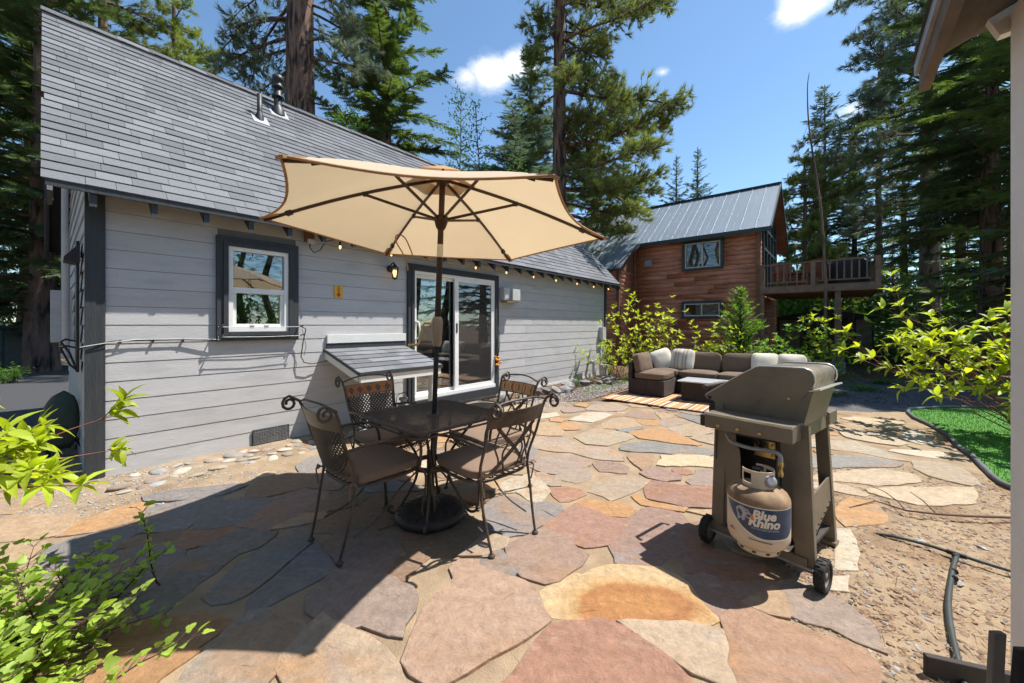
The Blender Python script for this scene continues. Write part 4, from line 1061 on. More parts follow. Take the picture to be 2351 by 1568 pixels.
for x in (.81, 1.60):
    for z in (1.33, 1.225): cb.tube([(x,-.05,z),(x,-.11,z),(x+.02,-.125,z+.012),(x+.035,-.115,z+.02)], .007, 6)
cb.build('hook', 'black_metal', cl)
dc = on_wall('drop_cable', 'thin dark cable dropping from the window hook to the lean-to roof', 'cable', 0, 0, 0)
cb = MB(); cb.tube([(1.62,-.10,1.33),(1.67,-.09,1.30),(1.65,-.06,1.15),(1.63,-.05,.97),(1.66,-.06,.90),(1.75,-.06,.875),(1.86,-.05,.885),(1.95,-.04,.90)], .006, 6); cb.tube([(1.63,-.08,1.3),(1.68,-.07,1.1),(1.66,-.06,.98)], .003, 5); cb.build('cable', 'rubber', dc)
# hanging trowels + flowers by the door
hg = on_wall('hanging_flowers', 'orange artificial flowers and cord hanging at the right door jamb', 'decoration', 5.12, .62, .06)
cb = MB(); cb.tube([(0,0,.62),(.03,-.02,.64),(.06,-.02,.5),(.05,-.02,.3),(.0,-.02,.12)], .006, 5); cb.tube([(-.02,0,.6),(-.03,-.02,.35),(.0,-.03,.1)], .006, 5); cb.build('cord', 'rubber', hg)
fl = MB()
for i in range(9):
    a, b, c = rnd.uniform(-.05,.07), rnd.uniform(-.06,0), rnd.uniform(-.02,.14)
    fl.lathe([(0,-.02),(.02,-.012),(.026,.002),(.012,.016),(0,.02)], 7, Matrix.Translation((a,b,c)))
fl.build('blossoms', 'flower', hg)

# ---------- lean-to shelter ----------
lsx = H1(1.95, 0); ls = thing('lean_to', 'small lean-to roof with white posts against the grey wall beside the door', 'shelter', (lsx[0], lsx[1], 0), math.atan2(.767, .6417))
LW = 1.13
part('ledger', 'trim_white', [(0, LW+.04, -.04, -.01, 1.115, 1.225)], ls, .003)
part('flashing', 'trim_dark', [(0, LW+.03, -.03, -.01, 1.05, 1.115)], ls)
la = math.atan2(.235, .86); lu = Vector((0, -math.cos(la), -math.sin(la))); lnn = Vector((0, -math.sin(la), math.cos(la))); LO = Vector((0, -.02, 1.045)); LL = .89
dk = MB(); dk.obox(LO+lu*(LL/2)+Vector((LW/2-.01,0,0))-lnn*.012, (LW/2+.01,0,0), lu*(LL/2), lnn*.01)
lr = dk.build('roof', 'roof_deck', ls)
n = 6; ex = LL/n
for c in range(n):
    x = -.03-brs.uniform(0,.12)
    while x < LW:
        w = brs.uniform(.16,.27); a = max(x,-.03); b = min(x+w, LW+.015)
        if b-a > .03:
            s1 = LL-c*ex+.015 if c == 0 else LL-c*ex+.012; s0 = LL-(c+1)*ex-.02
            q = lambda s, xx, h: tuple(LO+lu*s+lnn*h+Vector((xx,0,0)))
            th = brs.uniform(0,.003)
            o = MB().add([q(s1,a+.001,.002+th),q(s1,b-.001,.002+th),q(s1,b-.001,.011+th),q(s1,a+.001,.011+th),q(s0,b-.001,.001),q(s0,a+.001,.001)], [(0,3,2,1),(3,5,4,2),(0,5,3),(1,2,4)]).build('shingle','shingle',lr)
            k = brs.uniform(.75,1.25); o.color = (.182*k,.187*k,.2*k,1)
        x += w
part('drip_edge', 'trim_dark', [(-.04, LW+.02, -.905, -.893, .775, .815)], ls)
part('front_fascia', 'trim_white', [(-.02, LW, -.89, -.86, .69, .775)], ls, .003)
for x in (-.02, LW-.03):
    mb = MB(); mb.obox(LO+lu*(LL/2-.02)+Vector((x+.015,0,0))-lnn*.075, (.015,0,0), lu*(LL/2-.02), lnn*.045); mb.build('side_fascia', 'trim_white', ls)
mb = MB(); mb.obox(LO+lu*(LL/2)+Vector((-.036,0,0))-lnn*.01, (.006,0,0), lu*(LL/2), lnn*.018); mb.build('drip_edge', 'trim_dark', ls)
for x in (.03, LW-.12): part('post', 'trim_white', [(x, x+.085, -.85, -.765, -.01, .70)], ls, .004)
ck = thing('propane_lantern', 'small white metal canister standing under the lean-to by the door', 'canister', H1(2.86, .35, 0), 0)
MB().lathe([(.09,0),(.10,.02),(.10,.20),(.07,.24),(.04,.25),(.04,.30),(.06,.31),(.06,.34),(0,.35)], 16).build('body', 'galv', ck)
cb = MB(); cb.tube([(-.1,0,.2),(-.09,0,.36),(0,0,.42),(.09,0,.36),(.1,0,.2)], .005, 6); cb.build('handle', 'black_metal', ck)
dm = thing('door_mat', 'dark rubber mat on the ground below the sliding door', 'mat', H1(4.2, .5, .012), math.atan2(.767, .6417))
part('mat', 'rubber', [(-.5, .5, -.3, .3, 0, .012)], dm)
mb = MB()
for i in range(24): mb.box(-.48+i*.04, -.46+i*.04, -.28, .28, .012, .02)
mb.build('ribs', 'rubber', dm)
# ================= RED-BROWN CABIN =================
QX, QY = 7.768, 12.3
cb_rz = math.atan2(-.6417, .767)
hb = thing('log_cabin', 'two-storey red-brown log-sided cabin with blue-grey metal roof', 'house', (QX, QY, 0), cb_rz)
# local: x along wall (right +), y away from camera, z up
WD = 4.74; SLP = .764; XL = -9.6; XJ = -4.035; BO = 1.35
def rzc(y): return 4.36+SLP*(min(y, WD-y)+.3)
mb = MB()
mb.box(XL, -.0, .03, .12, 0, 4.55); mb.box(XL, XJ, -BO+.03, -BO+.12, 0, 3.5); mb.box(XJ-.12, XJ-.03, -BO+.03, .03, 0, 3.5)
mb.box(XL, -.0, WD-.1, WD, 0, 4.5)
mb.prism([(-BO+.1, 3.3), (0, 3.3), (0, 4.5), (-BO+.1, 3.45)], lambda a, b, c: (c, a, b), XJ-.12, XJ-.04)
mb.build('wall_core', 'cabin_wood', hb)
crs = np.random.RandomState(4)
WN_ = [(-2.25, -1.03, 3.26, 4.22), (-2.28, -1.05, 1.60, 2.14)]
CEX = .152
def log_mesh(L_):
    m_ = MB(); pr = [(0, 0)]
    for i in range(7):
        a = -math.pi/2+math.pi*i/6
        pr.append((-.012-.015*math.cos(a), CEX/2+(CEX/2-.004)*math.sin(a)))
    pr.append((0, CEX))
    m_.prism(pr[::-1], lambda a, b, c: (c, a, b), 0, L_); m_.sm = [len(f) == 4 for f in m_.f]
    return m_.mesh('log_board')
def log_rows(x0, x1, z0, z1, y, holes, rot=0, org=None):
    k = 0
    while z0+k*CEX < z1:
        z = z0+k*CEX; segs = [(x0, x1)]
        for (a, b, p, q) in holes:
            if z+CEX*.5 > p and z+CEX*.5 < q:
                ns = []
                for s, e in segs:
                    if a > s: ns.append((s, min(a, e)))
                    if b < e: ns.append((max(b, s), e))
                segs = ns
        for s, e in segs:
            cs = [s]
            if e-s > 2.6: cs.append(s+(e-s)*crs.uniform(.3, .7))
            cs.append(e)
            for a, b in zip(cs[:-1], cs[1:]):
                o = put('log_board', log_mesh(b-a-.003), 'log_siding', hb)
                if rot: o.location = (org[0], org[1]+a, z); o.rotation_euler = (0, 0, R(90))
                else: o.location = (a, y, z)
        k += 1
log_rows(XJ, -.06, .12, 4.40, .03, WN_)
log_rows(XL+4.3, XJ-.12, .12, 3.25, -BO+.03, [])
log_rows(-BO+.1, -.0, .12, 3.3, 0, [], 1, (XJ-.03, 0))
log_rows(.15, WD-.15, .12, 2.4, 0, [(.5, 1.5, 0, 2.1)], 1, (-.03, 0))
log_rows(.15, .75, 2.6, 4.6, 0, [], 1, (-.03, 0))
log_rows(WD-.75, WD-.15, 2.6, 4.6, 0, [], 1, (-.03, 0))
def cpart(name, mt, boxes, parent=hb, bev=0):
    m_ = MB()
    for b in boxes: m_.box(*b)
    return m_.build(name, mt, parent, bev)
cpart('corner_post', 'cabin_wood', [(-.06, .05, -.03, .12, 0, 4.45)])
cpart('corner_post', 'cabin_wood', [(XJ-.10, XJ+.0, -BO-.02, -BO+.10, 0, 3.3)])
cpart('corner_post', 'cabin_wood', [(XJ+.0, XJ+.06, -.06, .03, 0, 4.3)])
def cwin(a, b, p, q):
    w = cpart('window', 'almond', [(a+.05, b-.05, -.04, .05, p+.05, p+.09), (a+.05, b-.05, -.04, .05, q-.09, q-.05), (a+.05, a+.09, -.04, .05, p+.09, q-.09), (b-.09, b-.05, -.04, .05, p+.09, q-.09), ((a+b)/2-.02, (a+b)/2+.02, -.03, .05, p+.09, q-.09)])
    cpart('casing', 'teal_trim', [(a-.03, b+.03, -.06, .03, p-.03, p+.05), (a-.03, b+.03, -.06, .03, q-.05, q+.03), (a-.03, a+.05, -.06, .03, p+.05, q-.05), (b-.05, b+.03, -.06, .03, p+.05, q-.05)], w)
    cpart('pane', 'cabin_glass', [(a+.09, (a+b)/2-.02, 0, .006, p+.09, q-.09)], w)
    cpart('pane', 'cabin_glass', [((a+b)/2+.02, b-.09, .012, .018, p+.09, q-.09)], w)
    cpart('blind', 'curtain', [(a+.05, b-.05, .11, .125, p+.05, q-.05)], w)
for w_ in WN_: cwin(*w_)
cpart('wall_vent', 'galv', [(-3.62, -3.36, -.06, .0, 3.52, 3.76)])
# roof panels
rfo = MB()
def roof_pt(y, h=0): return Vector((0, y - h*math.sin(math.atan(SLP)), rzc(y)+h*math.cos(math.atan(SLP))))
pw = .42; x = .36
yi = 0
rk = struct_ = None
roofc = MB()
roofc.add([(XL, -.28, rzc(-.28)-.10), (.34, -.28, rzc(-.28)-.10), (.34, WD/2, rzc(WD/2)-.10), (XL, WD/2, rzc(WD/2)-.10)], [(0,1,2,3)])
roofc.add([(XL, WD+.28, rzc(-.28)-.10), (.34, WD+.28, rzc(-.28)-.10), (.34, WD/2, rzc(WD/2)-.10), (XL, WD/2, rzc(WD/2)-.10)], [(3,2,1,0)])
roofc.add([(XL, -BO-.28, rzc(-BO-.28)-.08), (XJ-.05, -BO-.28, rzc(-BO-.28)-.08), (XJ+.1, -.2, rzc(-.2)-.08), (XL, -.2, rzc(-.2)-.08)], [(0,1,2,3)])
roofp = roofc.build('roof', 'cabin_wood', hb)
while x > XL:
    x2 = x-pw
    low = -.3 if (x+x2)/2 > XJ+.35 else -BO-.32
    if XJ+.1 < (x+x2)/2 < XJ+.35: low = -.6
    m_ = MB()
    a, b = roof_pt(low), roof_pt(WD/2)
    nv = Vector((0, -SLP, 1)).normalized()
    m_.add([(x2, *a[1:]), (x, *a[1:]), (x, *b[1:]), (x2, *b[1:]), (x2, *(a-nv*.02)[1:]), (x, *(a-nv*.02)[1:])], [(0,1,2,3), (4,5,1,0)])
    for xr in (x-.012,): m_.obox((xr, (a.y+b.y)/2, (a.z+b.z)/2+.012), (.010,0,0), (b-a)/2, nv*.011)
    m_.obox((x-pw*.5, (a.y+b.y)/2, (a.z+b.z)/2+.002), (.006,0,0), (b-a)/2, nv*.004)
    m_.build('roof_panel', 'metal_roof', roofp)
    x = x2
m_ = MB(); m_.add([(XL, WD/2, rzc(WD/2)), (.36, WD/2, rzc(WD/2)), (.36, WD+.3, rzc(-.3)), (XL, WD+.3, rzc(-.3))], [(0,1,2,3)]); m_.build('roof_panel', 'metal_roof', roofp)
m_ = MB(); m_.beam((XL, WD/2, rzc(WD/2)+.0), (.38, WD/2, rzc(WD/2)+.0), .2, .05); m_.build('ridge_cap', 'teal_trim', roofp)
m_ = MB(); m_.beam((XJ+.1, -.30, rzc(-.3)-.07), (.36, -.30, rzc(-.3)-.07), .025, .13); m_.beam((XL, -BO-.32, rzc(-BO-.32)-.06), (XJ-.1, -BO-.32, rzc(-BO-.32)-.06), .025, .12)
m_.beam((XJ+.33, -.3, rzc(-.3)-.03), (XJ-.06, -BO-.32, rzc(-BO-.32)-.03), .03, .10)
m_.beam((.36, -.30, rzc(-.3)-.04), (.36, WD/2, rzc(WD/2)-.04), .03, .12); m_.beam((.36, WD+.30, rzc(-.3)-.04), (.36, WD/2, rzc(WD/2)-.04), .03, .12)
m_.build('fascia', 'teal_trim', roofp)
# gable glass wall
gw = MB(); yv = [.8, 1.6, 2.37, 3.14, 3.94]
for y in yv: gw.box(-.03, .05, y-.04, y+.04, 2.5, rzc(y)-.25)
for z in (2.55, 3.9, 4.6): gw.box(-.03, .05, .8, 3.94, z-.04, z+.04)
gw.beam((.01, .75, rzc(.75)-.28), (.01, WD/2, rzc(WD/2)-.28), .08, .08); gw.beam((.01, WD-.75, rzc(.75)-.28), (.01, WD/2, rzc(WD/2)-.28), .08, .08)
gwo = gw.build('gable_window', 'teal_trim', hb)
pn = MB(); pn.prism([(.75, 2.5), (WD-.75, 2.5), (WD-.75, rzc(.75)-.25), (WD/2, rzc(WD/2)-.25), (.75, rzc(.75)-.25)], lambda a, b, c: (c, a, b), -.01, .0); pn.build('pane', 'window_glass', gwo)
cpart('interior_floor', 'interior', [(XL+.2, -.05, .15, WD-.15, 2.40, 2.45)]); cpart('partition', 'interior_dark', [(-1.9, -1.8, .15, WD-.15, 0, 4.4)])
# small porch sidelight on the return wall
# ---------- deck ----------
dk = thing('balcony_deck', 'raised wooden balcony deck with railing on the cabin gable end', 'deck', (QX, QY, 0), cb_rz)
DW = 2.74; DZ = 2.51
for i in range(19):
    cpart('deck_board', 'deck_wood', [(.06+i*.142, .06+i*.142+.136, -.12, WD-.3, DZ-.035, DZ)], dk)
cpart('rim_joist', 'deck_wood', [(.05, DW+.06, -.16, -.12, DZ-.20, DZ+.005)], dk)
cpart('rim_joist', 'deck_wood', [(DW+.02, DW+.06, -.12, WD-.3, DZ-.20, DZ+.005)], dk)
for i in range(5): cpart('joist', 'deck_wood', [(.1, DW, .3+i*.8, .34+i*.8, DZ-.2, DZ-.036)], dk)
cpart('beam', 'deck_wood', [(1.85, 1.98, -.10, WD-.3, DZ-.42, DZ-.201)], dk)
def rail(ax, a, b, fixed):
    L_ = b-a
    f = (lambda u0, u1, v0, v1, z0, z1: (u0, u1, fixed+v0, fixed+v1, z0, z1)) if ax == 'x' else (lambda u0, u1, v0, v1, z0, z1: (fixed+v0, fixed+v1, u0, u1, z0, z1))
    cpart('top_rail', 'deck_wood', [f(a, b, -.05, .05, DZ+.65, DZ+.69)], dk)
    cpart('bottom_rail', 'deck_wood', [f(a+.05, b-.05, -.02, .02, DZ+.10, DZ+.14)], dk)
    n = int(L_/.15)
    for i in range(1, n):
        u = a+L_*i/n
        cpart('baluster', 'deck_wood', [f(u-.018, u+.018, -.018, .018, DZ+.14, DZ+.65)], dk)
for xx in (.12, 1.36, DW): cpart('rail_post', 'deck_wood', [(xx-.055, xx+.055, -.16, -.05, DZ+.005, DZ+.70)], dk)
for yy in (1.4, 2.9, 4.3): cpart('rail_post', 'deck_wood', [(DW-.05, DW+.05, yy-.05, yy+.05, DZ+.005, DZ+.70)], dk)
rail('x', .18, 1.30, -.10); rail('x', 1.42, DW-.06, -.10); rail('y', .0, 1.34, DW); rail('y', 1.46, 2.84, DW); rail('y', 2.96, 4.3, DW)
rail('x', .18, 1.36, WD-.35); rail('x', 1.36, DW, WD-.35)
for yy in (-.02, 2.2, 4.2):
    cpart('support_post', 'deck_wood', [(1.84, 1.99, yy-.08, yy+.08, .28, DZ-.421)], dk)
    cpart('pier', 'concrete', [(1.76, 2.08, yy-.17, yy+.17, -.05, .28)], dk, .01)
cpart('brace', 'deck_wood', [(.06, .16, -.1, 0, 0, DZ-.2)], dk)
def deck_world(x, y, z=DZ): return (QX+.767*x+.6417*y, QY-.6417*x+.767*y, z)
gc = thing('covered_grill', 'barbecue under a black cover on the balcony deck', 'grill', deck_world(2.15, .55), cb_rz)
m_ = MB(); n = 12
prf = [(.40,0),(.41,.3),(.42,.55),(.40,.62),(.30,.72),(.12,.80),(.0,.82)]
m_.lathe(prf, 14); m_.v = [(x_*1.15, y_*.7, z_) for x_, y_, z_ in m_.v]
m_.build('cover', 'cover_black', gc)
def deck_chair(x, y, rz, lab):
    c = thing('deck_chair', lab, 'chair', deck_world(x, y), cb_rz+rz, 'wooden chairs on the balcony')
    m_ = MB()
    for i in range(5): m_.box(-.24+i*.10, -.15+i*.10, .20, .23, .30, .85)
    m_.build('backrest', 'cabin_wood', c)
    cpart('seat', 'cabin_wood', [(-.26, .26, -.28, .22, .30, .34)], c)
    for sx in (-1, 1):
        cpart('leg', 'cabin_wood', [(sx*.26-.03, sx*.26+.03, -.28, -.22, 0, .5)], c); cpart('leg', 'cabin_wood', [(sx*.26-.03, sx*.26+.03, .18, .24, 0, .5)], c)
        cpart('armrest', 'cabin_wood', [(sx*.28-.05, sx*.28+.05, -.32, .26, .5, .53)], c)
deck_chair(.65, .75, .5, 'red-brown wooden chair behind the left railing of the balcony')
deck_chair(1.15, 1.5, -.6, 'red-brown wooden chair by the middle post of the balcony railing')
deck_chair(1.55, .8, 2.4, 'red-brown wooden chair beside the covered grill on the balcony')
tb = thing('patio_table', 'low wooden table between the chairs on the balcony', 'table', deck_world(.95, .6), cb_rz)
cpart('table_top', 'cabin_wood', [(-.3, .3, -.25, .25, .42, .46)], tb)
for sx in (-1, 1):
    for sy in (-1, 1): cpart('leg', 'cabin_wood', [(sx*.25-.03, sx*.25+.03, sy*.2-.03, sy*.2+.03, 0, .42)], tb)
# garden shed seen under the deck
sh = thing('garden_shed', 'dark low garden shed behind the deck posts', 'shed', (12.4, 15.6, 0), cb_rz)
cpart('wall', 'plank_dark', [(-1.5, 1.5, 0, 2.0, 0, 1.62)], sh)
cpart('door', 'plank_grey', [(-1.42, -.75, -.03, 0, .05, 1.55)], sh)
cpart('door', 'plank_grey', [(1.0, 1.45, -.03, 0, .05, 1.55)], sh)
m_ = MB(); m_.prism([(-1.65, 1.60), (1.65, 1.60), (1.65, 1.66), (0, 1.98), (-1.65, 1.66)], lambda a, b, c: (a, c, b), -.15, 2.15); m_.build('roof', 'roof_deck', sh)

# ================= NEAR OUTBUILDING (right edge) =================
# eave runs along the same direction as the grey house; far corner of its wall stands at the right edge
EXX, EYY, EH = 1.49, 1.43, 2.25
an = thing('outbuilding', 'pale grey outbuilding corner with weathered eave at the right edge', 'building', (EXX, EYY, 0), math.atan2(.767, .6417))
# local: x away along eave (0 = far end), y = inward (left) -> negative y is outward to the right... eave at y=0, wall at y=-.19
ax = MB(); ax.box(-4.0, -.10, -3.2, -.19, -.05, 2.33); ax.build('wall', 'annex_wall', an)
sl3 = .42
def ez(y): return EH+sl3*(-y)
for i in range(10):
    m_ = MB(); y0 = -i*.098-.028; y1 = -(i+1)*.098-.0275
    m_.prism([(y0, ez(y0)+.03), (y1, ez(y1)+.03), (y1, ez(y1)+.05), (y0, ez(y0)+.05)], lambda a, b, c: (c, a, b), -3.6, -.02+.004*((i*7) % 5)); m_.build('soffit_board', 'annex_eave', an)
m_ = MB(); m_.prism([(.0, ez(0)+.052), (-2.2, ez(-2.2)+.052), (-2.2, ez(-2.2)+.10), (.02, ez(.02)+.075)], lambda a, b, c: (c, a, b), -3.6, .01); m_.build('roof', 'roof_deck', an)
m_ = MB(); m_.box(-3.6, 0.0, -.028, -.0, EH-.05, EH+.055); m_.build('fascia', 'annex_eave', an)
m_ = MB(); m_.box(-3.6, .012, .0005, .012, EH+.02, EH+.085); m_.build('drip_edge', 'galv', an)
m_ = MB(); m_.prism([(-.17, ez(-.17)-.045), (-.30, ez(-.3)-.085), (-.30, ez(-.3)+.028), (-.145, ez(-.145)+.028)], lambda a, b, c: (c, a, b), -.095, -.06); m_.build('rafter_tail', 'annex_wall', an)
# ================= DINING SET =================
def lpart(name, mt, boxes, parent, bev=0):
    m_ = MB()
    for b in boxes: m_.box(*b)
    return m_.build(name, mt, parent, bev)
def smooth_path(pts, k=4):
    P = [Vector(p) for p in pts]; out = []
    for i in range(len(P)-1):
        p0 = P[max(i-1, 0)]; p1 = P[i]; p2 = P[i+1]; p3 = P[min(i+2, len(P)-1)]
        for j in range(k):
            t = j/k
            out.append(.5*((2*p1)+(p2-p0)*t+(2*p0-5*p1+4*p2-p3)*t*t+(3*p1-p0-3*p2+p3)*t**3))
    out.append(P[-1]); return out
def back_y(x, z): return -.215-(z-.42)*.27-.035*(1-(x/.22)**2)
mat('tile_orange', (.42,.15,.045), .6, var=.25, scale=30); mat('tile_dark', (.10,.085,.07), .7, var=.35, scale=50); mat('tile_tan', (.52,.32,.17), .6, var=.25, scale=25)
def make_chair(style):
    c = thing('garden_chair', None, None)
    sf = MB()
    ring = []
    for i in range(28):
        a = 2*math.pi*i/28; ca, sa = math.cos(a), math.sin(a)
        ring.append((.235*abs(ca)**.5*math.copysign(1, ca), .225*abs(sa)**.5*math.copysign(1, sa), .40))
    sf.tube(ring+[ring[0]], .010, 8, False)
    for i in range(9):
        x = -.2+i*.05; sf.beam((x, -.21, .40), (x, .21, .40), .012, .004)
    for i in range(16):   # chain-like apron under the seat
        x = -.2+i*.0267; sf.tube([(x, .226, .395), (x+.013, .228, .375), (x+.0267, .226, .395)], .004, 5, False)
    sf.build('seat_frame', 'iron', c)
    for s in (-1, 1):
        m_ = MB(); m_.tube(smooth_path([(s*.235,.19,.42),(s*.25,.235,.36),(s*.235,.245,.25),(s*.215,.235,.12),(s*.225,.25,.012)]), [.0082]*17, 8); m_.lathe([(.02,0),(.02,.008),(.012,.016)], 10, Matrix.Translation((s*.225,.25,0))); m_.build('leg', 'iron', c)
        m_ = MB(); m_.tube(smooth_path([(s*.20,-.215,.43),(s*.205,-.235,.30),(s*.195,-.265,.15),(s*.185,-.30,.012)]), .0082, 8); m_.lathe([(.02,0),(.02,.008),(.012,.016)], 10, Matrix.Translation((s*.185,-.30,0))); m_.build('leg', 'iron', c)
        # back post with a scroll at the top
        pts = [(s*.20,-.215,.40),(s*.205,-.225,.50),(s*.215,back_y(.2,.65),.65),(s*.228,back_y(.2,.80),.80),(s*.235,back_y(.2,.86)-.01,.862)]
        sc = []
        cx, cz = back_y(.2,.86)-.062, .852
        for i in range(1, 15):
            a = R(60)+i*R(36); r_ = .048-.0024*i
            sc.append((s*(.238+.0012*i), cx+r_*math.cos(a), cz+r_*math.sin(a)))
        pp = smooth_path(pts, 3)+[Vector(q) for q in sc]
        m_ = MB(); m_.tube(pp, .0088, 8); m_.build('back_post', 'iron', c)
        m_ = MB(); m_.tube(smooth_path([(s*.214,back_y(.2,.62)+.005,.62),(s*.255,-.12,.645),(s*.268,.06,.64),(s*.262,.16,.615),(s*.25,.20,.54),(s*.238,.20,.42)]), .0098, 8); m_.build('armrest', 'iron', c)
    # scroll stretchers under the front
    m_ = MB()
    for s in (-1, 1):
        m_.tube(smooth_path([(s*.21,.22,.39),(s*.16,.10,.28),(s*.17,-.05,.16),(s*.185,-.22,.11)]), .006, 6)
    m_.build('stretcher', 'iron', c)
    tr = MB(); tr.tube(smooth_path([(-.235,back_y(.2,.86),.858),(-.12,back_y(-.12,.88),.885),(0,back_y(0,.88)-.005,.892),(.12,back_y(.12,.88),.885),(.235,back_y(.2,.86),.858)]), .007, 8)
    tr.build('top_rail', 'iron', c)
    # crest band (curved plate) z .745-.835
    z0, z1 = .735, .83; n = 12; bd = MB()
    def cr(x, z, o): return (x*(.218+(z-.7)*.1)/.22, back_y(x, z)+o, z)
    vs_ = []
    for i in range(n+1):
        x = -.22+.44*i/n
        vs_ += [cr(x, z0, 0), cr(x, z1, 0), cr(x, z1, -.012), cr(x, z0, -.012)]
    fs = []
    for i in range(n):
        a = i*4; b = a+4
        fs += [(a,b,b+1,a+1),(a+1,b+1,b+2,a+2),(a+2,b+2,b+3,a+3),(a+3,b+3,b,a)]
    bd.add(vs_, fs); band = bd.build('crest_band', 'iron' if style else 'grill_tan', c)
    def patch(name, poly, mt, o):   # flat piece on the curved front of the band
        m_ = MB(); m_.add([cr(x, z, o) for x, z in poly]+[cr(x, z, .0005) for x, z in poly], [tuple(range(len(poly)))]+[(i, (i+1) % len(poly), len(poly)+(i+1) % len(poly), len(poly)+i) for i in range(len(poly))])
        return m_.build(name, mt, band)
    zm = (z0+z1)/2
    if style == 0:
        for i in range(5):
            x0 = -.205+i*.082
            patch('tile', [(x0+.001, z0+.008), (x0+.041, z0+.008), (x0+.081, z0+.008), (x0+.081, z1-.008), (x0+.041, z1-.008), (x0+.001, z1-.008)], 'tile_orange', .004)
            patch('diamond_tile', [(x0+.041, z0+.014), (x0+.068, zm), (x0+.041, z1-.014), (x0+.014, zm)], 'tile_dark', .006)
        # woven lattice panel below the band
        lt = MB()
        def inside(x, z):
            if z > z0 or z < .455: return False
            lim = .205-.0*z
            if z < .60: lim = .205*math.sqrt(max(0, 1-((.60-z)/.145)**2))
            return abs(x) < lim
        def lp(x, z, o): return Vector((x*(.218+(z-.7)*.1)/.22, back_y(x, z)+o, z))
        for dr_ in (1, -1):
            for k in range(-16, 17):
                seg = []
                for j in range(0, 41):
                    z = .45+j*.0075; x = k*.03+dr_*(z-.6)*.95
                    if inside(x, z): seg.append((x, z))
                for q in range(0, len(seg)-2, 3):
                    e = min(q+3, len(seg)-1)
                    a, b = lp(*seg[q], .003*dr_), lp(*seg[e], .003*dr_)
                    lt.beam(a, b, .0035, .011, (0,.2,0) if False else (dr_*-.7, 0, .7))
        lt.build('lattice', 'iron', c)
        fr = MB(); U = [(-.205, z0), (-.205, .60)]+[(.205*-math.cos(R(a)), .60-.145*math.sin(R(a))) for a in range(10, 180, 10)]+[(.205, .60), (.205, z0)]
        fr.tube([lp(x, z, 0) for x, z in U], .008, 8); fr.build('lattice_frame', 'iron', c)
        ft = MB(); ft.tube([lp(x, .47, 0) for x in (-.19,-.1,0,.1,.19)], .007, 6); ft.build('back_bar', 'iron', c)
    else:
        for i in range(10):
            x0 = -.205+i*.041; dd = .012 if i % 2 else -.012
            patch('tile', [(x0+.001, z0+.008), (x0+.020, z0+.008), (x0+.032+dd*.4, zm), (x0+.020, z1-.008), (x0+.001, z1-.008), (x0+.010+dd*.4, zm)], 'tile_tan', .004)
            patch('tile', [(x0+.022, z0+.008), (x0+.040, z0+.008), (x0+.040, z1-.008), (x0+.022, z1-.008), (x0+.034+dd*.4, zm)], 'tile_orange' if i % 3 == 0 else 'tile_tan', .003)
        def lp(x, z, o=0): return Vector((x*(.218+(z-.7)*.1)/.22, back_y(x, z)+o, z))
        xb = MB()
        for s in (-1, 1):
            pts = [(s*-.15, .735), (s*-.10, .68), (0, .59), (s*.10, .50), (s*.16, .455)]
            for a, b in zip(pts[:-1], pts[1:]): xb.beam(lp(*a, .002*s), lp(*b, .002*s), .005, .024, (-s*.7, 0, -.7))
        xb.build('cross_brace', 'iron', c)
        rd = MB()
        for s in (-1, 1):
            rd.tube(smooth_path([lp(s*.13,.735), lp(s*.155,.62), lp(s*.115,.52), lp(s*.13,.45)]), .006, 6)
            rd.tube(smooth_path([lp(s*.06,.735), lp(s*.085,.66), lp(s*.06,.62), lp(s*.09,.56), lp(s*.06,.45)]), .006, 6)
        rd.tube([lp(x, .45) for x in (-.2,-.1,0,.1,.2)], .008, 6); rd.build('back_rods', 'iron', c)
    return c
CH = [make_chair(0), make_chair(1)]
def chair_at(proto, x, y, face, label, first):
    o = proto if first else copy_tree(proto)
    o.location = (x, y, .022); o.rotation_euler = (0, 0, math.atan2(face[1], face[0])-math.pi/2)
    tag(o, label, 'chair', 'iron chairs round the patio table')
    return o
chairs = [
 chair_at(CH[0], -.905, 2.52, (.65,.76), 'lattice-backed iron chair nearest the grey wall, seen from behind, front left of the table', True),
 chair_at(CH[0], -.97, 3.16, (.78,-.63), 'lattice-backed iron chair with orange diamond tiles, behind the table at left', False),
 chair_at(CH[1], -.195, 2.58, (-.70,.71), 'cross-backed iron chair seen from behind, front right of the table', True),
 chair_at(CH[1], -.20, 3.17, (-.76,-.65), 'cross-backed iron chair with leaf-patterned tiles, behind the table at right', False)]
# seat cushions
def cushion_mesh(name, w, d, h, e=.055, seg=5, puff=.0):
    V = []; F = []; nu = 14; nv = 14
    def rp(u, v):
        return u, v
    import bmesh
    bm = bmesh.new(); bmesh.ops.create_cube(bm, size=1)
    for v in bm.verts: v.co = Vector((v.co.x*w, v.co.y*d, v.co.z*h))
    bmesh.ops.subdivide_edges(bm, edges=bm.edges[:], cuts=5, use_grid_fill=True)
    for v in bm.verts:
        x, y, z = v.co; fx = abs(x)/(w/2); fy = abs(y)/(d/2)
        # rounded corners
        k = max(0, fx-.72)/.28; l = max(0, fy-.72)/.28
        sh = min(1, k*l)*.09
        v.co.x *= 1-sh; v.co.y *= 1-sh
        v.co.z += math.copysign(1, z)*puff*(1-fx**4)*(1-fy**4) if abs(z) > h*.45 else 0
        ed = max(fx**8, fy**8)
        v.co.z *= 1-.22*ed
    me = bpy.data.meshes.new(name); bm.to_mesh(me); bm.free()
    me.polygons.foreach_set('use_smooth', [True]*len(me.polygons))
    return me
cme = cushion_mesh('pad', .475, .465, .066, puff=.006)
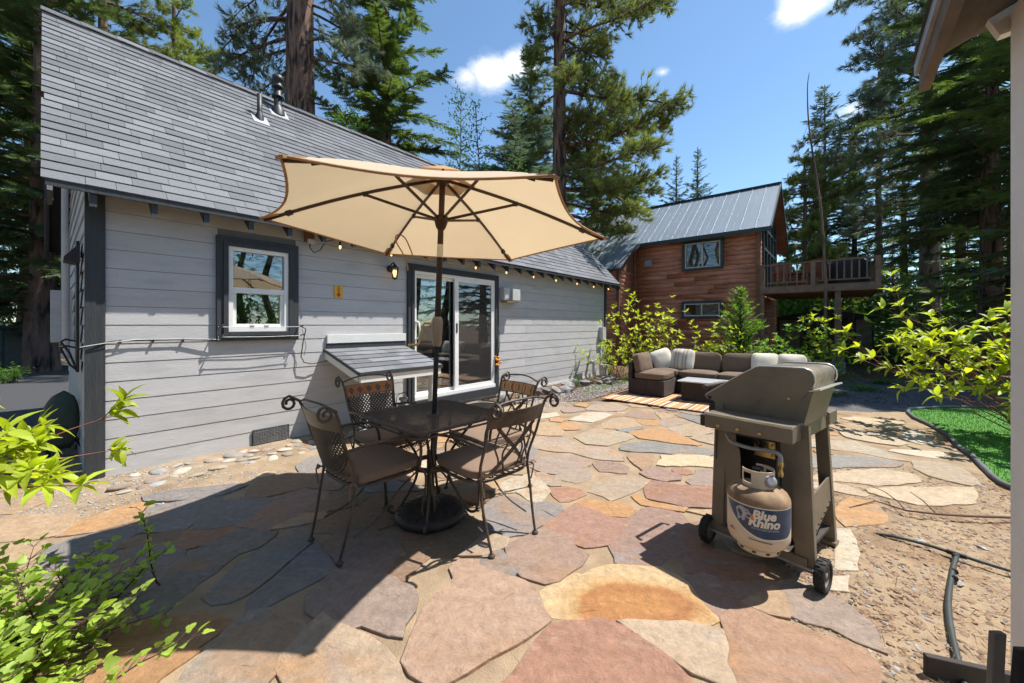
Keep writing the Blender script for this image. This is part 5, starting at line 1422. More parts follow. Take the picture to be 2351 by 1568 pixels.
for ch, lb in zip(chairs, ['brown seat cushion on the lattice chair front left of the table', 'brown seat cushion on the tiled lattice chair behind the table',
                          'sun-streaked brown seat cushion on the cross-backed chair front right', 'sunlit brown seat cushion on the cross-backed chair behind the table']):
    q = thing('seat_cushion', lb, 'cushion', tuple(ch.location), ch.rotation_euler.z, 'brown chair seat cushions')
    p = put('pad', cme, 'cushion', q, (0, .01, .444)); s = p.modifiers.new('sub', 'SUBSURF'); s.levels = 1; s.render_levels = 1
    t_ = MB()
    for sx in (-1, 1):
        t_.tube(smooth_path([(sx*.20,-.21,.425),(sx*.215,-.245,.43),(sx*.22,-.255,.41),(sx*.20,-.25,.33)]), .005, 5); t_.tube([(sx*.20,-.22,.425),(sx*.235,-.24,.44),(sx*.27,-.23,.415)], .004, 5); t_.lathe([(0,-.014),(.014,0),(0,.014)], 8, Matrix.Translation((sx*.215,-.245,.428)))
    t_.build('tie', 'cushion', q)
# table
TC = (-.555, 2.74); TA = R(-43)
tb = thing('mesh_table', 'square dark iron table with mesh top under the parasol', 'table', (TC[0], TC[1], .022), TA)
HS = .365; TZ = .70
rim = []
for (cx, cy_, a0) in ((HS-.07, HS-.07, 0), (-HS+.07, HS-.07, 90), (-HS+.07, -HS+.07, 180), (HS-.07, -HS+.07, 270)):
    for i in range(7): rim.append((cx+.07*math.cos(R(a0+i*15)), cy_+.07*math.sin(R(a0+i*15)), TZ))
m_ = MB(); m_.tube(rim+[rim[0]], .013, 8, False); m_.tube([(x, y, TZ-.03) for x, y, z in rim]+[(rim[0][0], rim[0][1], TZ-.03)], .007, 6, False); m_.build('table_rim', 'iron', tb)
m_ = MB(); st_ = .0165; k = -HS*2
while k < HS*2:
    for dr_ in (1, -1):
        # line y = dr*x + k clipped to square
        xs = [x for x in (-HS+.008, HS-.008)]
        x0 = max(-HS+.008, min(((-HS+.008)-k)/dr_, ((HS-.008)-k)/dr_)); x1 = min(HS-.008, max(((-HS+.008)-k)/dr_, ((HS-.008)-k)/dr_))
        if x1-x0 > .02: m_.beam((x0, dr_*x0*1+k, TZ+.004+dr_*.0006), (x1, dr_*x1+k, TZ+.004+dr_*.0006), .0062, .0022)
    k += st_*1.414
m_.build('mesh_top', 'iron', tb)
for i in range(4):
    a = R(45+90*i); ca, sa = math.cos(a), math.sin(a)
    P = lambda r_, z: (r_*ca, r_*sa, z)
    m_ = MB(); m_.tube(smooth_path([P(.33,TZ-.01),P(.24,.60),P(.13,.45),P(.105,.36),P(.12,.25),P(.19,.12),P(.245,.03),P(.285,.015),P(.31,.04),P(.295,.065),P(.275,.055)]), .0095, 8); m_.build('leg', 'iron', tb)
m_ = MB(); m_.lathe([(.135,.345),(.15,.345),(.15,.375),(.135,.375)], 28, None, True); m_.build('leg_ring', 'iron', tb)
m_ = MB(); m_.lathe([(.030,TZ-.02),(.045,TZ-.02),(.045,TZ+.010),(.030,TZ+.010)], 20, None, True); m_.build('pole_collar', 'iron', tb)
# umbrella stand
UB = (-.567, 2.722)
us = thing('umbrella_stand', 'round dark resin umbrella stand on the flagstones under the table', 'umbrella base', (UB[0], UB[1], .024), 0)
m_ = MB(); m_.lathe([(.235,0),(.245,.02),(.24,.045),(.20,.065),(.12,.085),(.05,.10),(.035,.11),(.030,.115)], 40); m_.build('base', 'base_resin', us)
m_ = MB()
for i in range(24):
    a = 2*math.pi*i/24; m_.tube([(.07*math.cos(a), .07*math.sin(a), .095), (.15*math.cos(a+.2), .15*math.sin(a+.2), .079), (.225*math.cos(a), .225*math.sin(a), .054)], .006, 5)
m_.build('relief', 'base_resin', us)
m_ = MB(); m_.tube([(0,0,.11),(0,0,.45)], .026, 14); m_.lathe([(.02,-.02),(.02,.02),(.012,.035)], 8, Matrix.Translation((.045,0,.40)) @ Matrix.Rotation(R(90), 4, 'Y')); m_.build('tube', 'iron_dark', us)
# parasol
um = thing('parasol', 'beige hexagonal garden parasol with brown ribs and crank pole', 'parasol', (UB[0], UB[1], .03), 0)
um.rotation_euler = (-.025, .031, 0)
um_rot = R(-114.2)
RT = 1.2; ZR = 2.005; ZT = 2.375
m_ = MB(); m_.tube([(0,0,.12),(0,0,1.22)], .0175, 14); m_.build('lower_pole', 'iron_dark', um)
m_ = MB(); m_.tube([(0,0,1.22),(0,0,2.36)], .021, 16); m_.build('upper_pole', 'bronze', um)
m_ = MB(); m_.tube([(0,0,1.80),(0,0,1.89)], .0225, 16); m_.build('ferrule', 'off_white', um)
m_ = MB(); m_.lathe([(.022,1.17),(.030,1.185),(.037,1.28),(.039,1.35),(.030,1.372),(.022,1.378)], 18); m_.v = [(x*1.0, y*1.15, z) for x, y, z in m_.v]; ck = m_.build('crank_housing', 'bronze_light', um)
m_ = MB(); m_.tube([(-.04,-.01,1.33),(-.085,-.03,1.33),(-.095,-.033,1.31),(-.115,-.05,1.19),(-.12,-.055,1.18),(-.18,-.08,1.175)], .009, 8); m_.build('crank_handle', 'brass', ck)
m_ = MB(); m_.lathe([(.022,1.995),(.034,2.01),(.05,2.06),(.05,2.09),(.026,2.10)], 14); m_.build('runner', 'bronze', um)
m_ = MB(); m_.lathe([(.026,2.31),(.045,2.33),(.045,2.36),(.02,2.38),(.008,2.43),(0,2.44)], 14); m_.build('hub', 'bronze', um)
def cz(r_): return ZT-(ZT-ZR)*(r_/RT)-.035*math.sin(math.pi*min(1, r_/RT))*0+.03*math.sin(math.pi*r_/RT)
for k in range(6):
    a = um_rot-k*math.pi/3; D = Vector((math.cos(a), math.sin(a), 0))
    m_ = MB(); nseg = 8
    for j in range(nseg):
        r0 = .035+(RT-.05)*j/nseg; r1 = .035+(RT-.05)*(j+1)/nseg
        m_.beam(D*r0+Vector((0,0,cz(r0)-.018)), D*r1+Vector((0,0,cz(r1)-.018)), .012, .02)
    rb_ = m_.build('rib', 'bronze', um)
    m_ = MB(); rj = RT*.44; m_.beam(D*.045+Vector((0,0,2.075)), D*rj+Vector((0,0,cz(rj)-.03)), .010, .018); m_.build('strut', 'bronze', rb_)
    m_ = MB(); rj = RT-.05; m_.beam(D*(rj-.06)+Vector((0,0,cz(rj-.06)-.012)), D*(RT+.005)+Vector((0,0,cz(RT)-.006)), .05, .014); m_.build('rib_pocket', 'canopy_hem', rb_)
    m_ = MB(); rj = RT*.44; m_.beam(D*(rj-.015)+Vector((0,0,cz(rj)-.026)), D*(rj+.015)+Vector((0,0,cz(rj)-.026)), .022, .03); m_.beam(D*(RT*.84)+Vector((0,0,cz(RT*.84)-.016)), D*(RT*.87)+Vector((0,0,cz(RT*.87)-.02)), .026, .032); m_.build('bracket', 'iron_dark', rb_)
    # canopy panel k between rib k and k+1
    a2 = a-math.pi/3; NU, NV = 12, 12; V = []; F = []
    for i in range(NV+1):
        f = .10+(1-.10)*i/NV
        for j in range(NU+1):
            g = j/NU
            A = Vector((math.cos(a), math.sin(a), 0)); B = Vector((math.cos(a2), math.sin(a2), 0))
            P = A*(1-g)+B*g
            scal = 1-.075*f**2*4*g*(1-g)
            P = P*(RT*f*scal)
            z = cz(RT*f)-.030*math.sin(math.pi*g)*f*(1-.3*f)
            V.append((P.x, P.y, z+.002))
    for i in range(NV):
        for j in range(NU):
            q = i*(NU+1)+j; F.append((q, q+NU+1, q+NU+2, q+1))
    m_ = MB(); m_.add(V, F, True); pnl = m_.build('canopy_panel', 'canopy', um)
    hem = MB(); ed = [V[NV*(NU+1)+j] for j in range(NU+1)]; hem.tube(ed, .007, 6); hem.build('hem', 'canopy_hem', pnl)
V = [(0,0,ZT+.085)]; n = 6
for k in range(6):
    a = um_rot-k*math.pi/3; V.append((.25*math.cos(a), .25*math.sin(a), cz(.25)+.03))
    a -= math.pi/6; V.append((.20*math.cos(a), .20*math.sin(a), cz(.22)+.028))
m_ = MB(); m_.add(V, [(0, i, i % 12+1) for i in range(1, 13)], True); m_.build('vent_cap', 'canopy_hem', um)
m_ = MB()
a = um_rot-2*math.pi/3; D = Vector((math.cos(a), math.sin(a), 0)); b = D*.83+Vector((0,0,cz(.83)-.04))
m_.tube(smooth_path([b+Vector((0,0,.02)), b+Vector((-.04,.0,0)), b+Vector((-.03,.02,-.06)), b+Vector((.03,0,-.15)), b+Vector((.07,0,-.24)), b+Vector((.08,0,-.30))]), .006, 5)
m_.tube(smooth_path([b+Vector((0,0,.02)), b+Vector((.05,0,-.02)), b+Vector((.10,0,-.12)), b+Vector((.13,0,-.20))]), .006, 5)
m_.build('tie_strap', 'canopy_hem', um)
# ================= GAS GRILL =================
GA = (1.246, 2.365)
gr = thing('gas_grill', 'tan-grey gas barbecue grill on a wheeled cart', 'grill', (GA[0], GA[1], .022), math.atan2(-.791, .611))
# local x: front -> back along the near side, y: away from the camera, z up
def gpart(name, mt, boxes, parent=gr, bev=0): return lpart(name, mt, boxes, parent, bev)
HP = [(-.100,.888),(-.106,.876),(-.100,.862),(.005,.842),(.150,.855),(.168,.868),(.20,.892),(.207,.915),(.218,.915),(.222,.893),(.36,.905),(.395,.922),(.432,.965),(.455,1.005),(.462,1.03),(.458,1.062),(.444,1.085),(.415,1.096),(.30,1.094),(.205,1.090),(.185,1.084),(.10,1.030),(.0,.960)]
hood = MB()
SK = [p for p in HP[17:]]+[HP[0]]
skin = [(.450,.985),(.458,1.062),(.444,1.085),(.415,1.096),(.30,1.094),(.205,1.090),(.185,1.084),(.10,1.030),(.0,.960),(-.095,.885),(-.095,.86)]
vs_ = []; fs = []
for (a, b) in skin: vs_ += [(a, .078, b-.004), (a, .47, b-.004)]
fs = [(2*i, 2*i+2, 2*i+3, 2*i+1) for i in range(len(skin)-1)]
hood.add(vs_, fs, True); hd_ = hood.build('hood', 'grill_hood', gr)
for y in (.062, .462):
    m_ = MB(); m_.prism(HP, lambda a, b, c: (a, c, b), y, y+.016); m_.build('hood_end', 'grill_tan', hd_, .0)
    m_ = MB(); m_.tube([(a, y+.008, b) for a, b in HP[13:]+HP[:2]], .0065, 6); m_.build('hood_edge', 'grill_edge', hd_)
    m_ = MB()
    m_.lathe([(.011,0),(.011,.006),(.006,.010),(0,.010)], 8, Matrix.Translation((-.078, y, .872)) @ Matrix.Rotation(R(90), 4, 'X')); m_.build('pivot', 'iron_dark', hd_)
    m_ = MB(); m_.lathe([(.008,0),(.008,.006),(0,.008)], 8, Matrix.Translation((.345, y, .925)) @ Matrix.Rotation(R(90), 4, 'X')); m_.build('bolt', 'brass', hd_)
m_ = MB(); m_.beam((.462,.06,.985), (.462,.48,.985), .05, .008, (-.3,0,1)); m_.build('drip_lip', 'grill_edge', hd_)
m_ = MB(); m_.tube([(-.11,.12,.92),(-.15,.13,.925),(-.15,.42,.925),(-.11,.43,.92)], .012, 8); m_.build('hood_handle', 'grill_dark', hd_)
m_ = MB()
P8 = [(-.02,.07,.715),(.40,.07,.735),(.40,.46,.735),(-.02,.46,.715),(-.06,.066,.88),(.455,.066,.975),(.455,.464,.975),(-.06,.464,.88)]
m_.add(P8, [(0,3,2,1),(4,5,6,7),(0,1,5,4),(1,2,6,5),(2,3,7,6),(3,0,4,7)]); m_.build('cookbox', 'grill_tan', gr)
gpart('cookbox_bracket', 'grill_tan', [(-.045, .005, .058, .068, .77, .86)], gr)
# near shelf with turned down apron
sf_ = MB(); sf_.prism([(-.105,.765),(-.105,.802),(-.098,.81),(.055,.81),(.055,.80),(-.095,.80),(-.095,.72),(-.105,.72)][:0] or [(-.105,.722),(-.105,.803),(-.098,.81),(.055,.81),(.055,.722)], lambda a, b, c: (c, a, b), -.03, .415)
shf = sf_.build('side_shelf', 'grill_tan', gr, .006)
m_ = MB(); m_.prism([(-.09,.722),(-.09,.79),(.05,.79),(.05,.722)], lambda a, b, c: (c, a, b), -.065, -.031); m_.build('shelf_end', 'grill_dark', shf, .006)
m_ = MB(); m_.box(-.03, .415, -.1075, -.1, .798, .8115); m_.build('shelf_edge', 'grill_edge', shf)
for xx in (.05, .155, .265):
    m_ = MB(); m_.lathe([(.009,0),(.009,.008),(.004,.012),(0,.012)], 8, Matrix.Translation((xx, -.105, .745)) @ Matrix.Rotation(R(90), 4, 'X')); m_.build('bolt', 'brass', shf)
fsf = MB(); fsf.prism([(.475,.735),(.475,.81),(.62,.81),(.628,.80),(.628,.735)], lambda a, b, c: (c, a, b), .02, .43); fsf.build('side_shelf', 'grill_tan', gr, .006)
gpart('control_panel', 'grill_dark', [(-.085, -.04, .06, .47, .72, .83)], gr, .006)
# cart legs (folded channels)
def leg(top, bot, w, mt='grill_tan', name='leg', d_=.035):
    m_ = MB(); a, b = Vector(top), Vector(bot)
    m_.beam(a, b, w, .004, (0,1,0)); sd = Vector((w/2, 0, 0))
    m_.beam(a+sd+Vector((0,d_/2,0)), b+sd+Vector((0,d_/2,0)), .004, d_, (0,1,0)); m_.beam(a-sd+Vector((0,d_/2,0)), b-sd+Vector((0,d_/2,0)), .004, d_, (0,1,0))
    return m_.build(name, mt, gr)
leg((.005,.03,.80), (-.005,.0,.07), .065)
leg((.402,.03,.80), (.440,.0,.055), .082)
leg((.005,.46,.80), (-.01,.56,.0), .06)
leg((.385,.46,.80), (.405,.56,.0), .06)
for (x, y) in ((-.01,.56),(.405,.56)): gpart('foot', 'grill_tan', [(x-.04, x+.04, y-.03, y+.04, 0, .018)])
# back frame (right side in the picture): cross panels
def slab(name, P, th, mt='grill_tan'):
    P = [Vector(p) for p in P]; nn = (P[1]-P[0]).cross(P[2]-P[0]).normalized()*th
    m_ = MB(); n = len(P); m_.add([tuple(p) for p in P]+[tuple(p+nn) for p in P], [tuple(range(n))[::-1], tuple(range(n, 2*n))]+[(i, (i+1) % n, n+(i+1) % n, n+i) for i in range(n)])
    return m_.build(name, mt, gr)
def bx_(z): return .432+(.80-z)*.05   # back plane x at height z
cp = slab('cross_panel', [(bx_(.42), .02, .42), (bx_(.42)-.03, .50, .42), (bx_(.27)-.035, .52, .27), (bx_(.20), .01, .20)], .01)
for i in range(7):
    y = .06+i*.065; m_ = MB(); m_.lathe([(.006,0),(.006,.005),(0,.007)], 6, Matrix.Translation((bx_(.33)+.014-.06*y, y, .26+.02*i*.5)) @ Matrix.Rotation(R(90), 4, 'Y')); m_.build('bolt', 'iron_dark', cp)
slab('top_panel', [(bx_(.80)-.02, .02, .80), (bx_(.80)-.02, .47, .80), (bx_(.72)-.02, .48, .72), (bx_(.72)-.02, .02, .72)], .01)
slab('front_panel', [(-.01, .02, .72), (-.01, .47, .72), (-.012, .52, .18), (-.012, .01, .18)], .01, 'grill_dark')
slab('heat_shield', [(.02, .20, .72), (.40, .20, .72), (.41, .22, .12), (.0, .22, .12)], .008, 'grill_dark')
# side panel web with cut-outs (arched corners) between the near legs
for (cx, sx) in ((.045, 1), (.375, -1)):
    P = [(cx-sx*.02, .72), (cx-sx*.02, .10)]
    arc = [(.62, .035), (.60, .055), (.55, .06), (.30, .06), (.26, .045), (.24, .02)]
    poly = [(cx-sx*.02-(.0 if sx > 0 else -.0), .72), (cx+sx*.05, .72)]+[(cx+sx*.015+sx*d_, z) for z, d_ in arc]+[(cx-sx*.02, .10)]
    if sx < 0: poly = [(x-.005+(.72-z)*.045, z) for x, z in poly]
    m_ = MB(); m_.prism(poly, lambda a, b, c: (a, c, b), .018, .022); m_.build('side_web', 'grill_tan', gr)
gpart('bottom_rail', 'grill_tan', [(-.0, .45, -.012, .012, .085, .125)])
gpart('bottom_shelf', 'grill_dark', [(.0, .42, .03, .53, .10, .115)])
m_ = MB(); m_.tube([(-.06,-.01,.078),(.53,-.01,.078)], .007, 8); m_.build('axle', 'galv', gr)
def wheel(x):
    M = Matrix.Translation((x, -.01, .078)) @ Matrix.Rotation(R(90), 4, 'Y')
    m_ = MB(); m_.lathe([(.056,-.022),(.070,-.024),(.078,-.016),(.078,.016),(.070,.024),(.056,.022)], 36, M, True); w = m_.build('wheel', 'rubber', gr)
    m_ = MB()
    for i in range(30):
        a = 2*math.pi*i/30; m_.obox(M @ Vector((.0785*math.cos(a), .0785*math.sin(a), (.008 if i % 2 else -.008))), (M.to_3x3() @ Vector((math.cos(a), math.sin(a), 0)))*.003, (M.to_3x3() @ Vector((-math.sin(a), math.cos(a), 0)))*.0045, (M.to_3x3() @ Vector((0,0,1)))*.011)
    m_.build('tread', 'rubber', w)
    m_ = MB(); m_.lathe([(.0,.014),(.018,.016),(.018,-.016),(0,-.016)], 14, M)
    m_.lathe([(.048,-.015),(.057,-.015),(.057,.015),(.048,.015)], 28, M, True)
    for i in range(5):
        a = 2*math.pi*i/5; D = Vector((math.cos(a), math.sin(a), 0)); m_.beam(M @ (D*.012), M @ (D*.052), .014, .016, M.to_3x3() @ Vector((0,0,1)))
    m_.build('rim', 'plank_grey', w)
wheel(-.055); wheel(.515)
# burner manifold, hose and valve
m_ = MB(); m_.tube(smooth_path([(.06,-.02,.69),(.10,-.05,.655),(.20,-.06,.645),(.31,-.06,.655),(.345,-.06,.64),(.35,-.06,.61)]), .011, 8); m_.build('gas_pipe', 'galv', gr)
m_ = MB(); m_.lathe([(.010,0),(.013,.004),(.013,.025),(.009,.03),(.009,.05),(.014,.053),(.014,.075),(.010,.08)], 8, Matrix.Translation((.35,-.06,.53))); m_.build('valve', 'brass', gr)
m_ = MB(); m_.tube(smooth_path([(.35,-.06,.53),(.355,-.07,.45),(.355,-.08,.36),(.34,-.12,.31),(.31,-.17,.33),(.27,-.20,.40),(.24,-.215,.47),(.225,-.22,.50)]), .008, 8); m_.build('gas_hose', 'rubber', gr)
m_ = MB(); m_.box(.13,.24,.185,.198,.54,.64)
for i in range(3):
    for j in range(2): m_.lathe([(.008,0),(.008,.008),(0,.01)], 6, Matrix.Translation((.14+j*.09, .185, .56+i*.03)) @ Matrix.Rotation(R(90), 4, 'X'))
m_.build('igniter_bracket', 'brass', gr)
m_ = MB()
for i in range(4): m_.tube([(.12+i*.014,.16,.68),(.15+i*.014,.15,.62),(.20,.16,.58)], .005, 5)
m_.build('igniter_wires', 'iron_dark', gr)
gpart('drip_pan', 'black_metal', [(.10, .34, .02, .40, .68, .715)])

# ---------------- propane tank ----------------
tkp = Vector((1.272, 2.02, 0)); tr_ = .157
tk = thing('propane_tank', 'rust-stained white propane tank with a blue label, hung on the grill cart', 'propane tank', (tkp.x, tkp.y, .205), 0); tk.scale = (.89, .89, .89)
m_ = MB(); prof = [(.10,.032),(.125,.04),(.145,.055),(.155,.08),(tr_,.105),(tr_,.285),(.154,.31),(.142,.332),(.12,.348),(.085,.36),(.03,.366)]
m_.lathe(prof, 48); tb_ = m_.build('body', 'tank_white', tk)
m_ = MB(); m_.lathe([(tr_+.0015,.288),(.1565,.306),(.1445,.331),(.122,.3495),(.087,.3615),(.03,.3675)], 48); m_.build('rusty_shoulder', 'tank_rust', tk)
m_ = MB(); m_.lathe([(.102,.0),(.106,.0),(.108,.034),(.103,.034)], 40, None, True); m_.build('foot_ring', 'tank_white', tk)
m_ = MB()
for i in range(10):
    a = 2*math.pi*i/10+.2; m_.obox((.1065*math.cos(a), .1065*math.sin(a), .014), (.003*math.cos(a), .003*math.sin(a), 0), (-.009*math.sin(a), .009*math.cos(a), 0), (0,0,.005))
m_.build('drain_holes', 'iron_dark', tk)
# collar: ring sector with a grip hole, open toward the back-right
cdir = math.atan2(-tkp.y, -tkp.x)      # direction of the camera
cl = MB()
def band(a0, a1, z0, z1, r_, th, nseg):
    vs_ = []; fs = []
    for i in range(nseg+1):
        a = a0+(a1-a0)*i/nseg
        for (rr, z) in ((r_, z0), (r_, z1), (r_+th, z1), (r_+th, z0)): vs_.append((rr*math.cos(a), rr*math.sin(a), z))
    for i in range(nseg):
        p = i*4; q = p+4; fs += [(p,p+1,q+1,q),(p+1,p+2,q+2,q+1),(p+2,p+3,q+3,q+2),(p+3,p,q,q+3)]
    fs += [(0,3,2,1), (nseg*4, nseg*4+1, nseg*4+2, nseg*4+3)]
    cl.add(vs_, fs)
ca = cdir-R(58)
A0 = ca-R(16); A1 = ca+R(245)
band(A0, A1, .355, .385, .078, .004, 40); band(A0, A1, .44, .458, .078, .004, 40)
for (p, q) in ((0, 10), (50, 100), (140, 180), (225, 261)): band(A0+R(p), A0+R(q), .385, .44, .078, .004, 10)
cl.build('collar', 'tank_white', tk)
m_ = MB(); m_.lathe([(.022,.36),(.022,.40),(.03,.405),(.03,.425),(.012,.43),(.012,.445),(.028,.45),(.028,.462),(0,.465)], 14); m_.build('valve', 'iron_dark', tk)
m_ = MB(); m_.lathe([(.02,0),(.034,.004),(.034,.03),(.02,.034)], 16, Matrix.Translation((.06*math.cos(cdir+.9), .06*math.sin(cdir+.9), .40)) @ Matrix.Rotation(R(70), 4, 'X')); m_.build('regulator_knob', 'galv', tk)
# label wrapped on the cylinder; th measured from the camera direction, + = to the right in the picture
def wrap(th, z, dr=.0012): 
    a = cdir+th; return ((tr_+dr)*math.cos(a), (tr_+dr)*math.sin(a), z)
def zlow(th):
    u = (th+1.30)/1.55
    if u < 1: return .285-.165*math.sin(min(max(u, 0), 1)*math.pi/2)**.9
    return .12+.012*(u-1)+.10*max(0, (th-.95)/.6)**2
def strip(name, t0, t1, f0, f1, mt, dr, parent):
    V = []; F = []; n = 60
    for i in range(n+1):
        th = t0+(t1-t0)*i/n; V += [wrap(th, f0(th), dr), wrap(th, f1(th), dr)]
    F = [(2*i, 2*i+2, 2*i+3, 2*i+1) for i in range(n)]
    m_ = MB(); m_.add(V, F, True); return m_.build(name, mt, parent)
lab = strip('label', -1.30, 1.35, zlow, lambda t: .284, 'label_blue', .0012, tk)
strip('label_border', -1.34, 1.35, lambda t: zlow(t)-.007, lambda t: zlow(t)+.001, 'label_white', .0009, lab)
strip('label_swoosh', -1.30, -.35, zlow, lambda t: zlow(t)+.022*max(0, -t-.35)/.95, 'label_lightblue', .0016, lab)
strip('label_topline', -1.25, 1.35, lambda t: .281, lambda t: .286, 'label_white', .0018, lab)
def wrap_text(tx, size, th0, z0, mt, shear=.22, bold=.0, dr=.0022, sx=1.0):
    me = text_mesh(tx, size, shear, bold)
    for v in me.vertices:
        x, y = v.co.x*sx, v.co.y
        v.co = wrap(th0+x/tr_, z0+y-.02*(0), dr)
    o = put('lettering', me, mt, lab); return o
wrap_text('Blue', .064, -.18, .2265, 'label_white', .2, .0030, .0024)
wrap_text('Rhino', .064, -.30, .1830, 'label_white', .2, .0030, .0024)
wrap_text("it's not just propane", .0165, -.20, .1665, 'label_grey', .2, .0003)
for i in range(16): strip('small_print', -.28+i*.045, -.28+i*.045+.030, lambda t: .101-.012*t, lambda t: .108-.012*t, 'label_dark', .002, lab)
strip('warning_mark', -1.02, -.90, lambda t: .118, lambda t: .128, 'label_dark', .002, lab); strip('warning_mark', -.89, -.78, lambda t: .116, lambda t: .126, 'label_orange', .002, lab)
# rhino emblem: grey silhouette (shoulders left, head lowered to the right) and an orange flame
RH = [(-.105,.262),(-.088,.272),(-.070,.270),(-.058,.262),(-.050,.266),(-.045,.258),(-.036,.246),(-.028,.236),(-.022,.238),(-.024,.226),(-.030,.216),(-.038,.212),(-.050,.214),(-.060,.222),(-.062,.206),(-.066,.196),(-.078,.194),(-.080,.206),(-.088,.204),(-.096,.192),(-.104,.196),(-.106,.220),(-.112,.236),(-.114,.252)]
def emblem(poly, mt, dr, name, dx=0.0):
    m_ = MB(); n = len(poly); cxp = sum(p[0] for p in poly)/n; czp = sum(p[1] for p in poly)/n
    m_.add([wrap((cxp+dx)/tr_, czp, dr)]+[wrap((x+dx)/tr_, z, dr) for x, z in poly], [(0, i, i % n+1) for i in range(1, n+1)]); return m_.build(name, mt, lab)
emblem(RH, 'label_grey', .0022, 'emblem')
emblem([(-.060,.252),(-.052,.254),(-.050,.248),(-.058,.246)], 'label_dark', .0030, 'emblem_eye')
emblem([(-.027,.246),(-.021,.232),(-.018,.220),(-.024,.212),(-.033,.214),(-.036,.224),(-.031,.232)], 'label_orange', .0032, 'flame')
# ================= LOUNGE CORNER =================
def wicker_mat():
    m = MATS['wicker']; t = m.node_tree; N = t.nodes; L = t.links.new; b = N['Principled BSDF']
    tc_ = N.new('ShaderNodeTexCoord'); w1 = N.new('ShaderNodeTexWave'); w1.wave_type = 'BANDS'; w1.bands_direction = 'Z'; w1.inputs['Scale'].default_value = 16
    w2 = N.new('ShaderNodeTexWave'); w2.bands_direction = 'X'; w2.inputs['Scale'].default_value = 11
    w3 = N.new('ShaderNodeTexWave'); w3.bands_direction = 'Y'; w3.inputs['Scale'].default_value = 11
    for w in (w1, w2, w3): L(tc_.outputs['Object'], w.inputs['Vector'])
    a = N.new('ShaderNodeMath'); a.operation = 'ADD'; L(w2.outputs['Fac'], a.inputs[0]); L(w3.outputs['Fac'], a.inputs[1])
    a2 = N.new('ShaderNodeMath'); a2.operation = 'MULTIPLY_ADD'; L(w1.outputs['Fac'], a2.inputs[0]); a2.inputs[1].default_value = 1.; L(a.outputs[0], a2.inputs[2])
    bp = N.new('ShaderNodeBump'); bp.inputs['Strength'].default_value = .9; bp.inputs['Distance'].default_value = .012; L(a2.outputs[0], bp.inputs['Height']); L(bp.outputs[0], b.inputs['Normal'])
wicker_mat()
SRZ = math.atan2(-.6417, .767)      # local x = n (right), y = d (away)
S0 = (2.20, 7.42)
def SW(x, y, z=0): return (S0[0]+.767*x+.6417*y, S0[1]-.6417*x+.767*y, z)
# rug
rg = thing('striped_rug', 'orange, cream and dark striped outdoor rug under the sofa', 'rug', (1.58, 7.0, .03), SRZ)
mat('rug', (.52,.27,.15), .95, bump=.3, bscale=300)
def rug_mat():
    m = MATS['rug']; t = m.node_tree; N = t.nodes; L = t.links.new; b = N['Principled BSDF']
    tc_ = N.new('ShaderNodeTexCoord'); sx = N.new('ShaderNodeSeparateXYZ'); L(tc_.outputs['Object'], sx.inputs[0])
    mu = N.new('ShaderNodeMath'); mu.operation = 'MULTIPLY'; mu.inputs[1].default_value = 1/.62; L(sx.outputs['X'], mu.inputs[0])
    fr = N.new('ShaderNodeMath'); fr.operation = 'FRACT'; L(mu.outputs[0], fr.inputs[0])
    cr = N.new('ShaderNodeValToRGB'); cr.color_ramp.interpolation = 'CONSTANT'; e = cr.color_ramp.elements
    e[0].position = 0; e[0].color = (.50,.24,.12,1); e[1].position = .16; e[1].color = (.66,.55,.38,1)
    for p, c in ((.21,(.52,.27,.14)),(.33,(.12,.08,.07)),(.38,(.66,.56,.40)),(.42,(.50,.24,.12)),(.52,(.62,.45,.20)),(.56,(.48,.22,.11)),(.68,(.68,.58,.42)),(.72,(.16,.10,.09)),(.80,(.60,.34,.18)),(.90,(.66,.55,.38)),(.94,(.50,.25,.12))):
        q = e.new(p); q.color = (*c, 1)
    L(fr.outputs[0], cr.inputs[0]); L(cr.outputs[0], b.inputs['Base Color'])
rug_mat()
V = []; F = []; nx, ny = 60, 30
for j in range(ny+1):
    for i in range(nx+1):
        x = 2.95*i/nx; y = 2.45*j/ny
        edge = .012*math.sin(x*5.3)*(1-j/ny)**4
        V.append((x, y+edge, .004+.004*math.sin(x*3+y*2)+.003*math.sin(x*9)))
for j in range(ny):
    for i in range(nx):
        q = j*(nx+1)+i; F.append((q, q+1, q+nx+2, q+nx+1))
m_ = MB(); m_.add(V, F, True); o = m_.build('rug_cloth', 'rug', rg); sm = o.modifiers.new('th', 'SOLIDIFY'); sm.thickness = .008; sm.offset = 1
# sectional sofa base
sf = thing('sectional_sofa', 'L-shaped dark brown wicker sectional sofa on the striped rug', 'sofa', (S0[0], S0[1], .042), SRZ)
MD = .68
def module(x, y, backs):
    m_ = MB(); m_.box(x+.004, x+MD-.004, y+.004, y+MD-.004, .02, .30); o = m_.build('seat_base', 'wicker', sf, .012)
    for bk in backs:
        b = {'L': (x+.004, x+.075, y+.004, y+MD-.004, .301, .60), 'B': (x+.004, x+MD-.004, y+MD-.075, y+MD-.004, .301, .60), 'R': (x+MD-.075, x+MD-.004, y+.004, y+MD-.004, .301, .60)}[bk]
        lpart('back_frame', 'wicker', [b], sf, .01)
module(0, 0, 'L'); module(0, MD, ['L', 'B'])
for i in range(1, 4): module(i*MD, MD, ['B'])
lpart('back_frame', 'wicker', [(4*MD, 4*MD+.07, MD, 2*MD, .02, .60)], sf, .01)
def soft(name, w, d, h, puff, seed):
    me = cushion_mesh(name, w, d, h, puff=puff); r = np.random.RandomState(seed)
    for v in me.vertices: v.co += Vector((r.normal(0,.003), r.normal(0,.003), r.normal(0,.004)))
    return me
